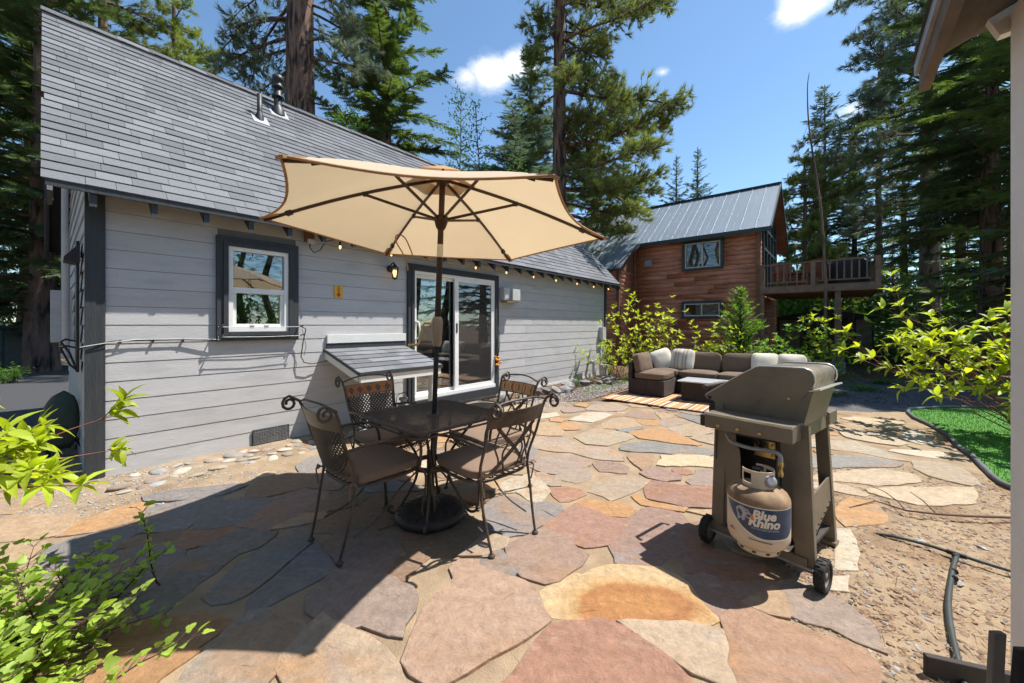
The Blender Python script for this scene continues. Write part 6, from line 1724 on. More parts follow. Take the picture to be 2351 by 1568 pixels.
def cush(name, lab, cat, grp, x, y, z, rot, w, d, h, puff, mt, seed):
    p = SW(x, y, z+.042); q = thing(name, lab, cat, p, SRZ, grp)
    o = put('cover', soft('cover', w, d, h, puff, seed), mt, q); o.rotation_euler = rot
    s = o.modifiers.new('sub', 'SUBSURF'); s.levels = 1; s.render_levels = 2
    return q
SG = 'sofa seat cushions'; BG = 'sofa back cushions'; PG = 'throw pillows'
cush('sofa_cushion', 'tan seat cushion on the near left end of the sofa', 'cushion', SG, .38, .335, .365, (0,0,0), .60, .66, .13, .02, 'sofa_fabric', 1)
cush('sofa_cushion', 'tan seat cushion in the left corner of the sofa', 'cushion', SG, .38, MD+.30, .365, (0,0,0), .60, .60, .13, .02, 'sofa_fabric', 2)
for i, nm in enumerate(['second seat cushion from the left along the sofa back row', 'middle seat cushion of the sofa back row behind the coffee table', 'rightmost seat cushion of the sofa behind the grill hood']):
    cush('sofa_cushion', nm, 'cushion', SG, (i+1.5)*MD, MD+.30, .365, (0,0,0), .67, .60, .13, .02, 'sofa_fabric', 3+i)
cush('back_cushion', 'tan back cushion standing at the near left end of the sofa', 'cushion', BG, .155, .345, .57, (0, R(78), 0), .40, .62, .15, .03, 'sofa_fabric', 11)
for i, nm in enumerate(['brown back cushion left of centre, right of the striped pillow', 'brown back cushion in the middle of the sofa back row', 'rightmost brown back cushion of the sofa, behind the grill']):
    cush('back_cushion', nm, 'cushion', BG, (i+1.5)*MD, 2*MD-.165, .575, (R(78), 0, 0), .66, .40, .15, .03, 'sofa_fabric', 12+i)
cush('back_cushion', 'brown back cushion in the left corner of the sofa behind the white pillows', 'cushion', BG, .40, 2*MD-.165, .575, (R(78), 0, 0), .56, .40, .15, .03, 'sofa_fabric', 19)
cush('throw_pillow', 'plain cream throw pillow in the sofa corner', 'pillow', PG, .30, 2*MD-.36, .60, (R(68), R(-20), R(38)), .42, .42, .12, .05, 'pillow_cream', 21)
q = cush('throw_pillow', 'cream throw pillow with tan stripes beside the plain cream one', 'pillow', PG, .68, 2*MD-.30, .61, (R(70), 0, R(-6)), .44, .44, .12, .05, 'pillow_cream', 22)
cush('throw_pillow', 'white patterned pillow lying behind the grill hood on the sofa', 'pillow', PG, 3.05*MD, 2*MD-.30, .60, (R(66), 0, R(10)), .42, .42, .12, .05, 'pillow_cream', 23)
cush('throw_pillow', 'white pillow at the right end of the sofa above the grill hood', 'pillow', PG, 3.6*MD, 2*MD-.30, .60, (R(66), 0, R(-12)), .42, .42, .12, .05, 'pillow_cream', 24)
def stripe_mat():
    m = MATS['pillow_cream'].copy(); m.name = 'pillow_striped'; t = m.node_tree; N = t.nodes; L = t.links.new; b = N['Principled BSDF']
    tc_ = N.new('ShaderNodeTexCoord'); sx = N.new('ShaderNodeSeparateXYZ'); L(tc_.outputs['Object'], sx.inputs[0])
    cr = N.new('ShaderNodeValToRGB'); cr.color_ramp.interpolation = 'CONSTANT'; e = cr.color_ramp.elements
    e[0].position = 0; e[0].color = (.62,.57,.47,1); e[1].position = .22; e[1].color = (.40,.33,.24,1)
    for p, c in ((.30,(.62,.57,.47)),(.34,(.45,.38,.28)),(.44,(.62,.57,.47)),(.56,(.45,.38,.28)),(.66,(.62,.57,.47)),(.70,(.40,.33,.24)),(.78,(.62,.57,.47))):
        q_ = e.new(p); q_.color = (*c, 1)
    ma = N.new('ShaderNodeMath'); ma.operation = 'MULTIPLY_ADD'; ma.inputs[1].default_value = 1/.44; ma.inputs[2].default_value = .5; L(sx.outputs['X'], ma.inputs[0]); L(ma.outputs[0], cr.inputs[0]); L(cr.outputs[0], b.inputs['Base Color'])
    return m
me_ = q.children[0].data; me_.materials.clear(); me_.materials.append(stripe_mat())
# coffee table
ct = thing('coffee_table', 'low dark wicker coffee table with pale glass top on the rug', 'table', (2.90, 6.80, .042), SRZ)
lpart('body', 'wicker', [(.03, 1.17, .03, .53, 0, .325)], ct, .012)
lpart('glass_top', 'glass_top', [(-.02, 1.22, -.02, .58, .326, .345)], ct, .004)
# ================= SMALL THINGS ON THE RIGHT =================
hs_ = thing('irrigation_hose', 'black drip irrigation hose with a tee lying on the dirt', 'hose', (2.5, 2.25, 0), 0)
def hp(L_): return [(x-2.5, y-2.25, z) for x, y, z in L_]
m_ = MB(); m_.tube(smooth_path(hp([(2.33,2.50,.012),(2.38,2.44,.03),(2.47,2.35,.035),(2.54,2.235,.04),(2.65,2.09,.04),(2.9,1.85,.03),(3.3,1.5,.02)])), .0095, 8); m_.build('main_line', 'hose', hs_)
m_ = MB(); m_.tube(smooth_path(hp([(2.535,2.225,.04),(2.46,2.17,.038),(2.37,2.10,.035),(2.10,1.88,.03),(1.91,1.70,.03),(1.75,1.53,.028),(1.62,1.38,.02)])), .0115, 8); m_.build('branch_line', 'hose', hs_)
m_ = MB(); m_.tube(hp([(2.52,2.265,.04),(2.56,2.20,.04)]), .014, 8); m_.tube(hp([(2.50,2.205,.04),(2.54,2.235,.04)]), .014, 8)
for f in (.12, .2): m_.tube(hp([(2.46-f*.8, 2.17-f*.7, .037), (2.45-f*.8, 2.16-f*.7, .037)]), .014, 8)
m_.build('tee_fitting', 'iron_dark', hs_)
# slatted garden bench, only its near corner shows at the lower right
bn = thing('slat_bench', 'weathered wooden slatted chair corner at the lower right edge', 'chair', (1.66, 1.36, 0), 0)
m_ = MB(); m_.beam((-.076,.14,.045), (.28,.01,.045), .025, .085); m_.build('plank', 'plank_dark', bn, .004)
for i in range(4):
    m_ = MB(); m_.beam((-.285+.045*i, -.235-.012*i, .02), (-.268+.052*i, -.24-.014*i, .47-.035*i), .036, .016, (0,1,0)); m_.build('slat', 'plank_grey' if i % 2 == 0 else 'plank_dark', bn, .003)
lpart('side_rail', 'plank_dark', [(-.28, .1, -.33, -.30, .05, .11)], bn, .004)
# fallen branch across the right dirt bed
fb = thing('fallen_branch', 'thin bare fallen branch with a few twigs on the right dirt bed', 'branch', (3.2, 3.0, 0), 0)
def gp_(x, y, z=.02):
    Y = 897*(1.35-z)/(y-746); return ((x-1175.5)/897*Y-3.2, Y-3.0, z)
m_ = MB()
m_.tube([gp_(1950,1165), gp_(2010,1150,.03), gp_(2080,1172,.05), gp_(2150,1180,.05), gp_(2230,1185,.05), gp_(2330,1188,.04)], [.003,.004,.006,.007,.008,.009], 6)
m_.tube([gp_(2080,1172,.05), gp_(2060,1150,.06), gp_(2030,1128,.06), gp_(1990,1112,.05)], [.005,.004,.003,.002], 5)
m_.tube([gp_(2150,1180,.05), gp_(2120,1150,.08), gp_(2090,1130,.09)], [.005,.004,.002], 5)
m_.build('stem', 'twig_brown', fb)
# ================= LEFT SIDE THINGS =================
du = thing('dumpster', 'dark teal metal dumpster beyond the driveway at the left edge', 'dumpster', (-16.25, 12.2, 0), R(8))
lpart('body', 'dumpster', [(-1.2, .9, -.6, .8, .08, 1.22)], du, .03)
m_ = MB(); m_.prism([(-.65,1.225),(.85,1.225),(.85,1.34)], lambda a, b, c: (c, a, b), -1.22, .92); m_.build('lid', 'dumpster', du)
lpart('foot', 'black_metal', [(-1.1, -.9, -.5, .7, 0, .08), (.6, .8, -.5, .7, 0, .08)], du)
gcx = thing('garden_cart', 'dark green garden cart tray stood on end by the house corner', 'garden cart', (-4.55, 3.88, 0), R(15))
V = []; F = []; nu, nv = 14, 10
for j in range(nv+1):
    f = j/nv; z = .12+.56*f; hw = .17*math.sqrt(max(0, 1-(max(0, f-.25)/.75)**2.2))*(.75+.25*min(1, f/.25))+.004
    for i in range(nu+1):
        g = -1+2*i/nu; V.append((hw*g, -.10*(1-g*g)*math.sin(math.pi*min(1, .15+f*.8))+.12*f, z))
for j in range(nv):
    for i in range(nu):
        q_ = j*(nu+1)+i; F.append((q_, q_+1, q_+nu+2, q_+nu+1))
m_ = MB(); m_.add(V, F, True); o = m_.build('tray', 'cart_green', gcx); s_ = o.modifiers.new('th', 'SOLIDIFY'); s_.thickness = .012
m_ = MB(); m_.tube([(.03,-.03,.16),(.05,-.08,.0)], .022, 8); m_.tube([(-.12,.05,.2),(-.14,.16,.0)], .018, 8); m_.build('leg', 'cart_green', gcx)
m_ = MB(); m_.tube([(.10,.0,.3),(.16,.10,.12),(.20,.2,0)], .02, 8); m_.build('handle', 'black_metal', gcx)
bk = thing('concrete_block', 'small pale concrete block on the shaded dirt by the house end', 'block', (-4.32, 4.25, 0), R(40))
lpart('block', 'concrete', [(-.10, .10, -.09, .09, 0, .14)], bk, .01)
ks = thing('stacked_boards', 'grey boards leaning low behind the green garden cart', 'boards', (-5.2, 4.1, 0), R(20))
lpart('board', 'plank_grey', [(-.45, .45, -.02, .02, 0, .28)], ks, .003); lpart('board', 'plank_grey', [(-.45, .5, -.07, -.03, 0, .06)], ks, .003)
# ================= PLANTS =================
def unit(v): v = np.asarray(v, float); return v/np.linalg.norm(v)
def bend_path(p0, dr, L_, n, droop, rs, wob=.06, up=0.):
    P = [np.array(p0, float)]; d_ = unit(dr); st_ = L_/n
    for i in range(n):
        d_ = unit(d_+np.array([0, 0, -droop/n+up*(i/n)/n])+rs.normal(0, wob, 3)/math.sqrt(n))
        P.append(P[-1]+d_*st_)
    return np.array(P)
def leaf_tmpl(nseg=4, wid=.32, fold=.12, curl=.18):
    V = []; F = []
    for i in range(nseg+1):
        u = i/nseg; w = wid*math.sin(math.pi*min(1, u**.8*1.0))*(1-.15*u) if 0 < i < nseg else .006
        z = -curl*u*u+.05*math.sin(math.pi*u)
        V += [(u, -w, z+fold*w*2), (u, 0, z), (u, w, z+fold*w*2)]
    for i in range(nseg):
        a = i*3
        F += [(a, a+3, a+4, a+1), (a+1, a+4, a+5, a+2)]
    T = []
    for q in F: T += [(q[0], q[1], q[2]), (q[0], q[2], q[3])]
    return np.array(V), np.array(T)
LV, LF = leaf_tmpl(4, .20, .2, .22)
LVs, LFs = leaf_tmpl(2, .24, .15, .12)
def lobed_tmpl():
    pr = []
    for k in range(25):
        a = -2.65+5.3*k/24
        r_ = .50+.26*abs(math.cos(a*1.42))**.7+(.16 if abs(a) < .35 else 0)-(.20 if abs(a) > 2.3 else 0)
        r_ += .03*(-1)**k
        pr.append((.42+r_*.62*math.cos(a), r_*.68*math.sin(a), .10*abs(math.sin(a))*r_-.10*r_*math.cos(a)**2))
    V = [(.40, 0, -.03)]+pr+[(0, 0, 0)]
    n = len(pr); F = [(0, i, i+1) for i in range(1, n)]+[(0, n, n+1), (0, n+1, 1)]
    return np.array(V), np.array(F)
CV, CF = lobed_tmpl()
def stems_mesh(paths, radii, mt, name, parent, n=5):
    m_ = MB()
    for P, r_ in zip(paths, radii):
        k = len(P); m_.tube([tuple(p) for p in P], [max(r_*(1-.75*i/(k-1)), .0012) for i in range(k)], n, False)
    return m_.build(name, mt, parent)
def leaves_obj(parent, origins, dirs, sizes, rolls, tv, tf, mt, nobj=300, cam=None, name='leaf'):
    """the nearest nobj leaves as single objects, the remainder joined as stuff"""
    O = np.array(origins); D = np.array(dirs); S = np.array(sizes); Rl = np.array(rolls)
    X, Y, Z = frames(D, roll=Rl)
    me = npmesh(name, tv, tf, True, mt)
    pl = np.array(parent.location)
    key = np.linalg.norm(O+pl-np.array([0, 0, 1.35]), axis=1)/S
    od = np.argsort(key)
    for i in od[:nobj]:
        o = bpy.data.objects.new(name, me); COL.objects.link(o); o.parent = parent
        s_ = S[i]
        o.matrix_local = Matrix(((X[i][0]*s_, Y[i][0]*s_, Z[i][0]*s_, O[i][0]), (X[i][1]*s_, Y[i][1]*s_, Z[i][1]*s_, O[i][1]), (X[i][2]*s_, Y[i][2]*s_, Z[i][2]*s_, O[i][2]), (0, 0, 0, 1)))
    r_ = od[nobj:]
    if len(r_):
        V, F = place(tv, tf, O[r_], X[r_], Y[r_], Z[r_], S[r_])
        o = put('foliage', npmesh('foliage', V, F, True, mt), None, parent); o['kind'] = 'stuff'
ZMIN = [0.]
def whorl(P, T, rs, n, size, O, D, S, Rl, spread=.9, lift=.25):
    if P[2] < ZMIN[0]: return
    a0 = rs.uniform(0, 6.28); t = unit(T)
    b1 = unit(np.cross(t, [0.01, 0.02, 1.])) if abs(t[2]) < .99 else np.array([1., 0, 0]); b2 = np.cross(t, b1)
    for k in range(n):
        a = a0+6.283*k/n+rs.normal(0, .25)
        d_ = unit(t*rs.uniform(.25, .75)+spread*(b1*math.cos(a)+b2*math.sin(a))+np.array([0, 0, lift]))
        O.append(P); D.append(d_); S.append(size*rs.uniform(.65, 1.2)); Rl.append(rs.normal(0, .35))
def dogwood(name, label, base, nst, aim, aimsp, L0, L1, lsize, seed, nobj=300, mt='leaf_lime', twig='twig_red', cat='shrub', group=None, whn=5, subs=4, droop=.25, r0=.008, tv=LV, tf=LF, spread0=.12, zmin=0.):
    rs = np.random.RandomState(seed); b = thing(name, label, cat, base, 0, group); ZMIN[0] = zmin
    paths = []; radii = []; O = []; D = []; S = []; Rl = []
    for i in range(nst):
        L_ = rs.uniform(L0, L1)
        d_ = unit(np.array(aim)+rs.normal(0, 1, 3)*np.array(aimsp))
        p0 = np.array([rs.normal(0, spread0), rs.normal(0, spread0), 0.])
        P = bend_path(p0, d_, L_, 8, droop, rs, .12); P[:, 2] = np.maximum(P[:, 2], .03)
        paths.append(P); radii.append(r0)
        whorl(P[-1], P[-1]-P[-2], rs, whn, lsize, O, D, S, Rl)
        for k in range(subs):
            j = rs.randint(2, 8); f = rs.rand()
            q = P[j]*(1-f)+P[min(j+1, 8)]*f
            dd = unit((P[min(j+1, 8)]-P[j])/max(np.linalg.norm(P[min(j+1, 8)]-P[j]), 1e-6)+rs.normal(0, .55, 3)+np.array([0, 0, .25]))
            Q = bend_path(q, dd, rs.uniform(.15, .42)*L_*.6, 4, .05, rs, .1); Q[:, 2] = np.maximum(Q[:, 2], .04)
            paths.append(Q); radii.append(r0*.45)
            whorl(Q[-1], Q[-1]-Q[-2], rs, whn, lsize, O, D, S, Rl)
            if rs.rand() < .6: whorl(Q[2], Q[3]-Q[2], rs, 2, lsize*.8, O, D, S, Rl)
    stems_mesh(paths, radii, twig, 'stems', b)['kind'] = 'stuff'
    leaves_obj(b, O, D, S, Rl, tv, tf, mt, nobj)
    return b
# large dogwood on the right
dogwood('dogwood_shrub', 'large red-stemmed shrub with lime leaves beside the right edge', (6.22, 4.55, 0), 46, (-.48, .0, .88), (.38, .36, .22), 1.15, 2.0, .15, 3, 300, subs=5, droop=.32, whn=5, zmin=.5)
# left branch reaching in
dogwood('leafy_branch', 'leafy lime-green shrub branches reaching in from the left edge', (-2.62, 1.72, 0.58), 20, (.55, .0, .45), (.2, .2, .40), .38, .68, .115, 12, 300, subs=2, whn=6, droop=.5)
# currant bush, lower left
def currant(seed):
    rs = np.random.RandomState(seed); b = thing('currant_bush', 'low bush with small lobed lime leaves in the lower left corner', 'shrub', (-2.05, 1.45, 0), 0)
    paths = []; radii = []; O = []; D = []; S = []; Rl = []
    for i in range(140):
        d_ = unit((rs.normal(.22, .42), rs.normal(.0, .35), rs.uniform(.35, .9)))
        P = bend_path((rs.normal(-.08, .2), rs.normal(0, .2), 0), d_, rs.uniform(.20, .46), 8, .5, rs, .15); P[:, 2] = np.maximum(P[:, 2], .03)
        paths.append(P); radii.append(.005)
        for j in range(2, 9):
            for q in range(3):
                t = P[j]-P[j-1]; sd = unit(np.cross(t, [0, 0, 1.]))*(1 if (j+q) % 2 else -1)
                dd = unit(sd*rs.uniform(.5, 1)+unit(t)*rs.uniform(.2, .9)+np.array([0, 0, rs.uniform(-.1, .5)]))
                pet = P[j]+dd*rs.uniform(.02, .05)
                paths.append(np.array([P[j], pet])); radii.append(.0016)
                O.append(pet); D.append(unit(dd+np.array([0, 0, rs.uniform(-.5, .1)]))); S.append(rs.uniform(.026, .047)); Rl.append(rs.normal(0, .5))
    stems_mesh(paths, radii, 'twig_brown', 'stems', b, 4)['kind'] = 'stuff'
    leaves_obj(b, O, D, S, Rl, CV, CF, 'leaf_currant', 300)
currant(5)
# shrubs before the cabin
dogwood('dogwood_shrub', 'tall lime-leaved shrub before the cabin wall, behind the left sofa end', (3.55, 9.9, 0), 26, (-.05, .0, 1.), (.36, .3, .2), 1.2, 2.1, .13, 21, 250, subs=4, whn=5, tv=LVs, tf=LFs)
dogwood('dogwood_shrub', 'lower bushy lime shrub between the tall shrub and the small conifer', (5.0, 10.1, 0), 18, (.05, .0, 1.), (.35, .3, .2), .8, 1.55, .12, 22, 200, subs=4, whn=5, tv=LVs, tf=LFs)
dogwood('leafy_shrub', 'leafy green shrub left of the deck post behind the grill', (6.9, 9.3, 0), 24, (-.05, .0, 1.), (.5, .4, .2), .8, 1.6, .11, 23, 250, subs=4, whn=5, tv=LVs, tf=LFs, mt='leaf_fresh', twig='twig_brown')
dogwood('leafy_shrub', 'airy yellow-green shrub against the dark shed under the deck', (7.75, 9.6, 0), 20, (.0, .0, 1.), (.38, .3, .2), 1.0, 1.9, .12, 24, 250, subs=4, whn=5, tv=LVs, tf=LFs, mt='leaf_lime', twig='twig_brown')
dogwood('leafy_shrub', 'small lime shrub at the far corner of the grey house', (2.55, 9.5, 0), 16, (0, 0, 1.), (.35, .3, .2), .6, 1.3, .10, 25, 200, subs=4, whn=5, tv=LVs, tf=LFs, mt='leaf_lime')
# bare grey brush between shrubs
rs = np.random.RandomState(6); bb = thing('dry_brush', 'spray of bare dry brown twigs before the cabin wall', 'shrub', (5.55, 10.2, 0), 0)
stems_mesh([bend_path((0, 0, .1), (rs.uniform(.1, 1.2), rs.normal(0, .3), 1), rs.uniform(.7, 1.5), 7, .9, rs, .1) for _ in range(22)], [.008]*22, 'twig_brown', 'stems', bb, 4)
# grass-like iris clumps and ground cover by the grey wall
def blades(name, label, base, n, L0, L1, w, spread, seed, mt='grass_green', cat='plant'):
    rs = np.random.RandomState(seed); V = []; F = []; b = thing(name, label, cat, base, 0)
    for i in range(n):
        a = rs.uniform(0, 6.28); o = np.array([rs.normal(0, spread), rs.normal(0, spread), 0]); L_ = rs.uniform(L0, L1); ln = rs.uniform(.1, .5)
        sd = np.array([-math.sin(a), math.cos(a), 0])*w; k = len(V); m = 4
        for j in range(m+1):
            f = j/m; p = o+np.array([math.cos(a), math.sin(a), 0])*ln*L_*f*f+np.array([0, 0, L_*f*(1-.2*f)])
            V += [p-sd*(1-f), p+sd*(1-f)]
        F += [(k+2*j, k+2*j+1, k+2*j+3, k+2*j+2) for j in range(m)]
    put('blades', npmesh('blades', np.array(V), np.array(F), True, mt), None, b)
blades('iris_clump', 'clump of upright sword-shaped green leaves midway along the grey wall border', H1(7.15, .55), 26, .2, .42, .012, .05, 1)
blades('iris_clump', 'clump of upright sword-shaped green leaves by the far corner of the grey wall', H1(8.75, .6), 34, .25, .5, .012, .08, 2)
blades('grass_tuft', 'small bright grass tuft beside the mesh vent of the grey wall', H1(6.2, .5), 60, .06, .14, .004, .07, 3, 'leaf_fresh')
blades('grass_tuft', 'fine feathery green tuft between rocks at the far wall corner', H1(9.3, .75), 120, .1, .28, .004, .16, 4, 'leaf_fresh')
dogwood('small_plant', 'small round yellow-green plant behind the tiled chair at the door', H1(5.3, .55), 14, (0, 0, 1.), (.5, .5, .2), .12, .28, .035, 31, 60, subs=3, whn=4, tv=LVs, tf=LFs, mt='leaf_fresh', cat='plant', r0=.003)
gx = np.random.RandomState(8)
gps = np.array([H1(gx.uniform(6.5, 9.8), gx.uniform(.95, 1.25)+.02, .0) for _ in range(420)])
a = gx.uniform(0, 6.28, len(gps)); Xb = np.stack([np.cos(a), np.sin(a), 0*a], -1); Yb = np.stack([-np.sin(a), np.cos(a), 0*a], -1); Zb = np.tile([0, 0, 1.], (len(gps), 1))
hh = gx.uniform(.03, .09, len(gps)); V, F = place(bv, bf, gps, Xb, Yb, Zb, np.stack([hh, np.full(len(gps), .01), hh], -1))
kind(put('border_grass', npmesh('border_grass', V, F, False, 'leaf_fresh')), 'stuff', 'sparse green grass before the rock border')
# ================= TREES =================
def needle_tuft(n, rs, L_=1., w=.035, open_=.9):
    V = []; F = []
    for i in range(n):
        a = rs.uniform(0, 6.283); s_ = rs.uniform(.15, open_)
        d_ = unit((1., s_*math.cos(a), s_*math.sin(a))); d_ = d_*rs.uniform(.7, 1.)*L_
        sd = unit(np.cross(d_, rs.normal(0, 1, 3)))*w
        o = np.array([rs.uniform(-.35, .15), 0, 0]); k = len(V)
        V += [o-sd, o+sd, o+d_]; F.append((k, k+1, k+2))
    return np.array(V), np.array(F)
def fir_spray(rs, n=7):
    """flat feathery side twig, unit length along x"""
    V = []; F = []
    for i in range(n):
        x = .08+i/n*.85; l = .34*(1-x*.55)*rs.uniform(.8, 1.15)
        for s_ in (-1, 1):
            k = len(V); V += [(x-.07, 0, 0), (x+.07, 0, .01), (x+.16, s_*l, rs.uniform(-.06, .02))]; F.append((k, k+1, k+2) if s_ > 0 else (k+1, k, k+2))
    k = len(V); V += [(.8, -.06, 0), (.8, .06, 0), (1.12, 0, -.03)]; F.append((k, k+1, k+2))
    return np.array(V), np.array(F)
trs = np.random.RandomState(2)
TUFT = needle_tuft(16, trs); TUFT2 = needle_tuft(9, trs, 1., .055)
SPRAY = fir_spray(trs); SPRAY2 = fir_spray(trs, 3)
def trunk_mesh(H_, r0, r1, rs, lean=(0, 0), n=14, flare=1.35, bumps=.06, zstart=0.):
    m_ = MB(); P = []; Rr = []
    k = 12
    for i in range(k+1):
        f = i/k; P.append((lean[0]*f*H_+rs.normal(0, .01), lean[1]*f*H_+rs.normal(0, .01), zstart+(H_-zstart)*f-.05*(i == 0)))
        fl = 1+(flare-1)*max(0, 1-f*9)
        Rr.append((r0+(r1-r0)*f)*fl*(1+rs.normal(0, .015)))
    m_.tube(P, Rr, n)
    return m_
def pine(H_, r0, limbs, seed, needle='needle_pine', tuft=TUFT, tsz=.26, dens=1., bark='bark_pine', rtop=.25, lean=(0, 0), extra_dead=0, dangle=0.):
    """limbs: list of (z, azimuth, length, rise, droop)"""
    rs = np.random.RandomState(seed); tm = trunk_mesh(H_, r0, r0*rtop, rs, lean)
    lm = MB(); O = []; D = []; S = []
    for (z, az, L_, rise, droop) in limbs:
        L_ = L_*min(1., .22+(H_-z)/(.32*H_)); f = z/H_; rad = (r0+(r0*rtop-r0)*f)*.8
        c0 = np.array([lean[0]*z+rad*math.cos(az), lean[1]*z+rad*math.sin(az), z])
        P = bend_path(c0, (math.cos(az), math.sin(az), rise), L_, 8, droop, rs, .16, .5)
        lm.tube([tuple(p) for p in P], [max(.010, (.014+.013*L_)*(1-.8*i/8)) for i in range(9)], 6, False)
        nt_ = max(4, int(L_*11*dens))
        for k in range(nt_):
            s_ = rs.uniform(.12, 1.)**.8; j = min(int(s_*8), 7); q = P[j]+(P[j+1]-P[j])*(s_*8-j)
            t = unit(P[j+1]-P[j]); sd = unit(np.cross(t, [0, 0, 1.]))*(1 if rs.rand() < .5 else -1)
            dd = unit(t*rs.uniform(.4, 1.)+sd*rs.uniform(.3, 1.1)+np.array([0, 0, rs.normal(.1-dangle, .4)]))
            l2 = rs.uniform(.25, .75)*(1.15-.6*s_)*min(1.4, .5+L_*.25)
            Q = bend_path(q, dd, l2, 3, .1+dangle, rs, .2, .5)
            lm.tube([tuple(p) for p in Q], [.012, .009, .007, .004], 4, False)
            for u in ([3, 2] if rs.rand() < .6 else [3]):
                m2 = 1 if u == 2 else 2
                for _ in range(m2):
                    O.append(Q[u]+rs.normal(0, .04, 3)); D.append(unit(Q[u]-Q[u-1]+rs.normal(0, .35, 3)*.3)); S.append(tsz*rs.uniform(.7, 1.2))
            if rs.rand() < .35*dens:
                for w_ in range(2):
                    O.append(Q[1]+rs.normal(0, .1, 3)); D.append(unit(dd+rs.normal(0, .6, 3))); S.append(tsz*.8)
    for k in range(extra_dead):
        z = rs.uniform(.25, .75)*H_; az = rs.uniform(0, 6.28); L_ = rs.uniform(.4, 1.4)
        P = bend_path((lean[0]*z, lean[1]*z, z), (math.cos(az), math.sin(az), rs.uniform(-.5, .2)), L_+r0, 5, .6, rs, .3)
        lm.tube([tuple(p) for p in P], [.015, .012, .01, .007, .005, .003], 4, False)
    X, Y, Z = frames(np.array(D)); V, F = place(tuft[0], tuft[1], np.array(O), X, Y, Z, np.array(S))
    return [('trunk', tm.mesh('trunk'), bark), ('limbs', lm.mesh('limbs'), bark), ('crown', npmesh('crown', V, F), needle)]
def fir(H_, r0, zb, R0, nb, seed, needle='needle_fir', spray=SPRAY, bark='bark_grey', tw=.5, droop=.5, taper=.9, lean=(0, 0), step=.16, gap=.0, up=.0, zt=None):
    rs = np.random.RandomState(seed); tm = trunk_mesh(H_, r0, r0*.08, rs, lean)
    lm = MB(); O = []; D = []; S = []; Rl = []
    for b in range(nb):
        f = (b+rs.rand())/nb; z = zb+(H_*(zt or .985)-zb)*f
        if gap and math.sin(z*3.1+seed)*.5+.5 < gap*rs.rand(): continue
        az = b*2.399+rs.normal(0, .35); L_ = R0*((1-f)**taper*.93+.07)*rs.choice([.45, .7, .9, 1., 1.15, 1.3])*rs.uniform(.85, 1.1)
        c0 = np.array([lean[0]*z, lean[1]*z, z])
        P = bend_path(c0, (math.cos(az), math.sin(az), rs.uniform(-.1, .15)+up+.5*f), L_, 6, droop*(1-.6*f), rs, .12, droop*.9)
        lm.tube([tuple(p) for p in P], [max(.006, (.008+.014*L_)*(1-.85*i/6)) for i in range(7)], 4, False)
        n = max(3, int(L_/step)); 
        for k in range(n):
            s_ = .12+.88*(k+rs.rand()*.6)/n; s_ = min(s_, .999); j = min(int(s_*6), 5); q = P[j]+(P[j+1]-P[j])*(s_*6-j); t = unit(P[j+1]-P[j])
            for sg_ in (-1, 1):
                sd = unit(np.cross(t, [0, 0, 1.]))*sg_
                dd = unit(t*rs.uniform(.5, 1.)+sd*rs.uniform(.6, 1.)+np.array([0, 0, rs.normal(-.12, .18)]))
                O.append(q); D.append(dd); S.append(tw*rs.uniform(.6, 1.1)*min(1, .35+L_*.35)*(1.15-.5*s_)); Rl.append(rs.normal(0, .3))
        O.append(P[-2]); D.append(unit(P[-1]-P[-2])); S.append(tw*.8*min(1, .4+L_*.3)); Rl.append(0.)
    X, Y, Z = frames(np.array(D), roll=np.array(Rl)); V, F = place(spray[0], spray[1], np.array(O), X, Y, Z, np.array(S))
    return [('trunk', tm.mesh('trunk'), bark), ('limbs', lm.mesh('limbs'), bark), ('crown', npmesh('crown', V, F), needle)]
def broadleaf(H_, r0, nb, seed, R0, mt='leaf_fresh', bark='bark_aspen', lsz=.07, zb=.35, tv=LVs, tf=LFs, dens=9):
    rs = np.random.RandomState(seed); tm = MB(); P0_ = bend_path((0, 0, 0), (rs.normal(0, .05), 0, 1), H_, 10, -.02, rs, .1)
    tm.tube([tuple(p) for p in P0_], [r0*(1-.85*i/10) for i in range(11)], 8)
    lm = MB(); O = []; D = []; S = []
    for b in range(nb):
        f = zb+(1-zb)*(b+rs.rand())/nb; j = min(int(f*10), 9); q = P0_[j]+(P0_[j+1]-P0_[j])*(f*10-j); az = b*2.399
        L_ = R0*(1.1-.75*(f-zb)/(1-zb))*rs.uniform(.6, 1.2)
        P = bend_path(q, (math.cos(az), math.sin(az), rs.uniform(.3, 1.)), L_, 6, .1, rs, .25)
        lm.tube([tuple(p) for p in P], [max(.004, r0*.35*(1-.85*i/6)) for i in range(7)], 4, False)
        for k in range(int(L_*dens*4)):
            s_ = rs.uniform(.2, 1); i = min(int(s_*6), 5); p = P[i]+(P[i+1]-P[i])*(s_*6-i)+rs.normal(0, .09, 3)
            O.append(p); D.append(unit(rs.normal(0, 1, 3)+np.array([0, 0, -.4]))); S.append(lsz*rs.uniform(.7, 1.3))
    X, Y, Z = frames(np.array(D), roll=rs.uniform(0, 6, len(D))); V, F = place(tv, tf, np.array(O), X, Y, Z, np.array(S))
    return [('trunk', tm.mesh('trunk'), bark), ('limbs', lm.mesh('limbs'), bark), ('crown', npmesh('crown', V, F, True), mt)]
def plant_tree(name, label, parts, loc, rz=0., sc=1., group=None, cat='tree'):
    t = thing(name, label, cat, loc, rz, group); t.scale = (sc, sc, sc) if not isinstance(sc, tuple) else sc
    for (pn, me, mt) in parts:
        if me is None: continue
        o = put(pn, me, mt, t)
        if pn != 'trunk': o['kind'] = 'stuff'
    return t
def at(x, Y): return ((x-1175.5)/897*Y, Y, 0)
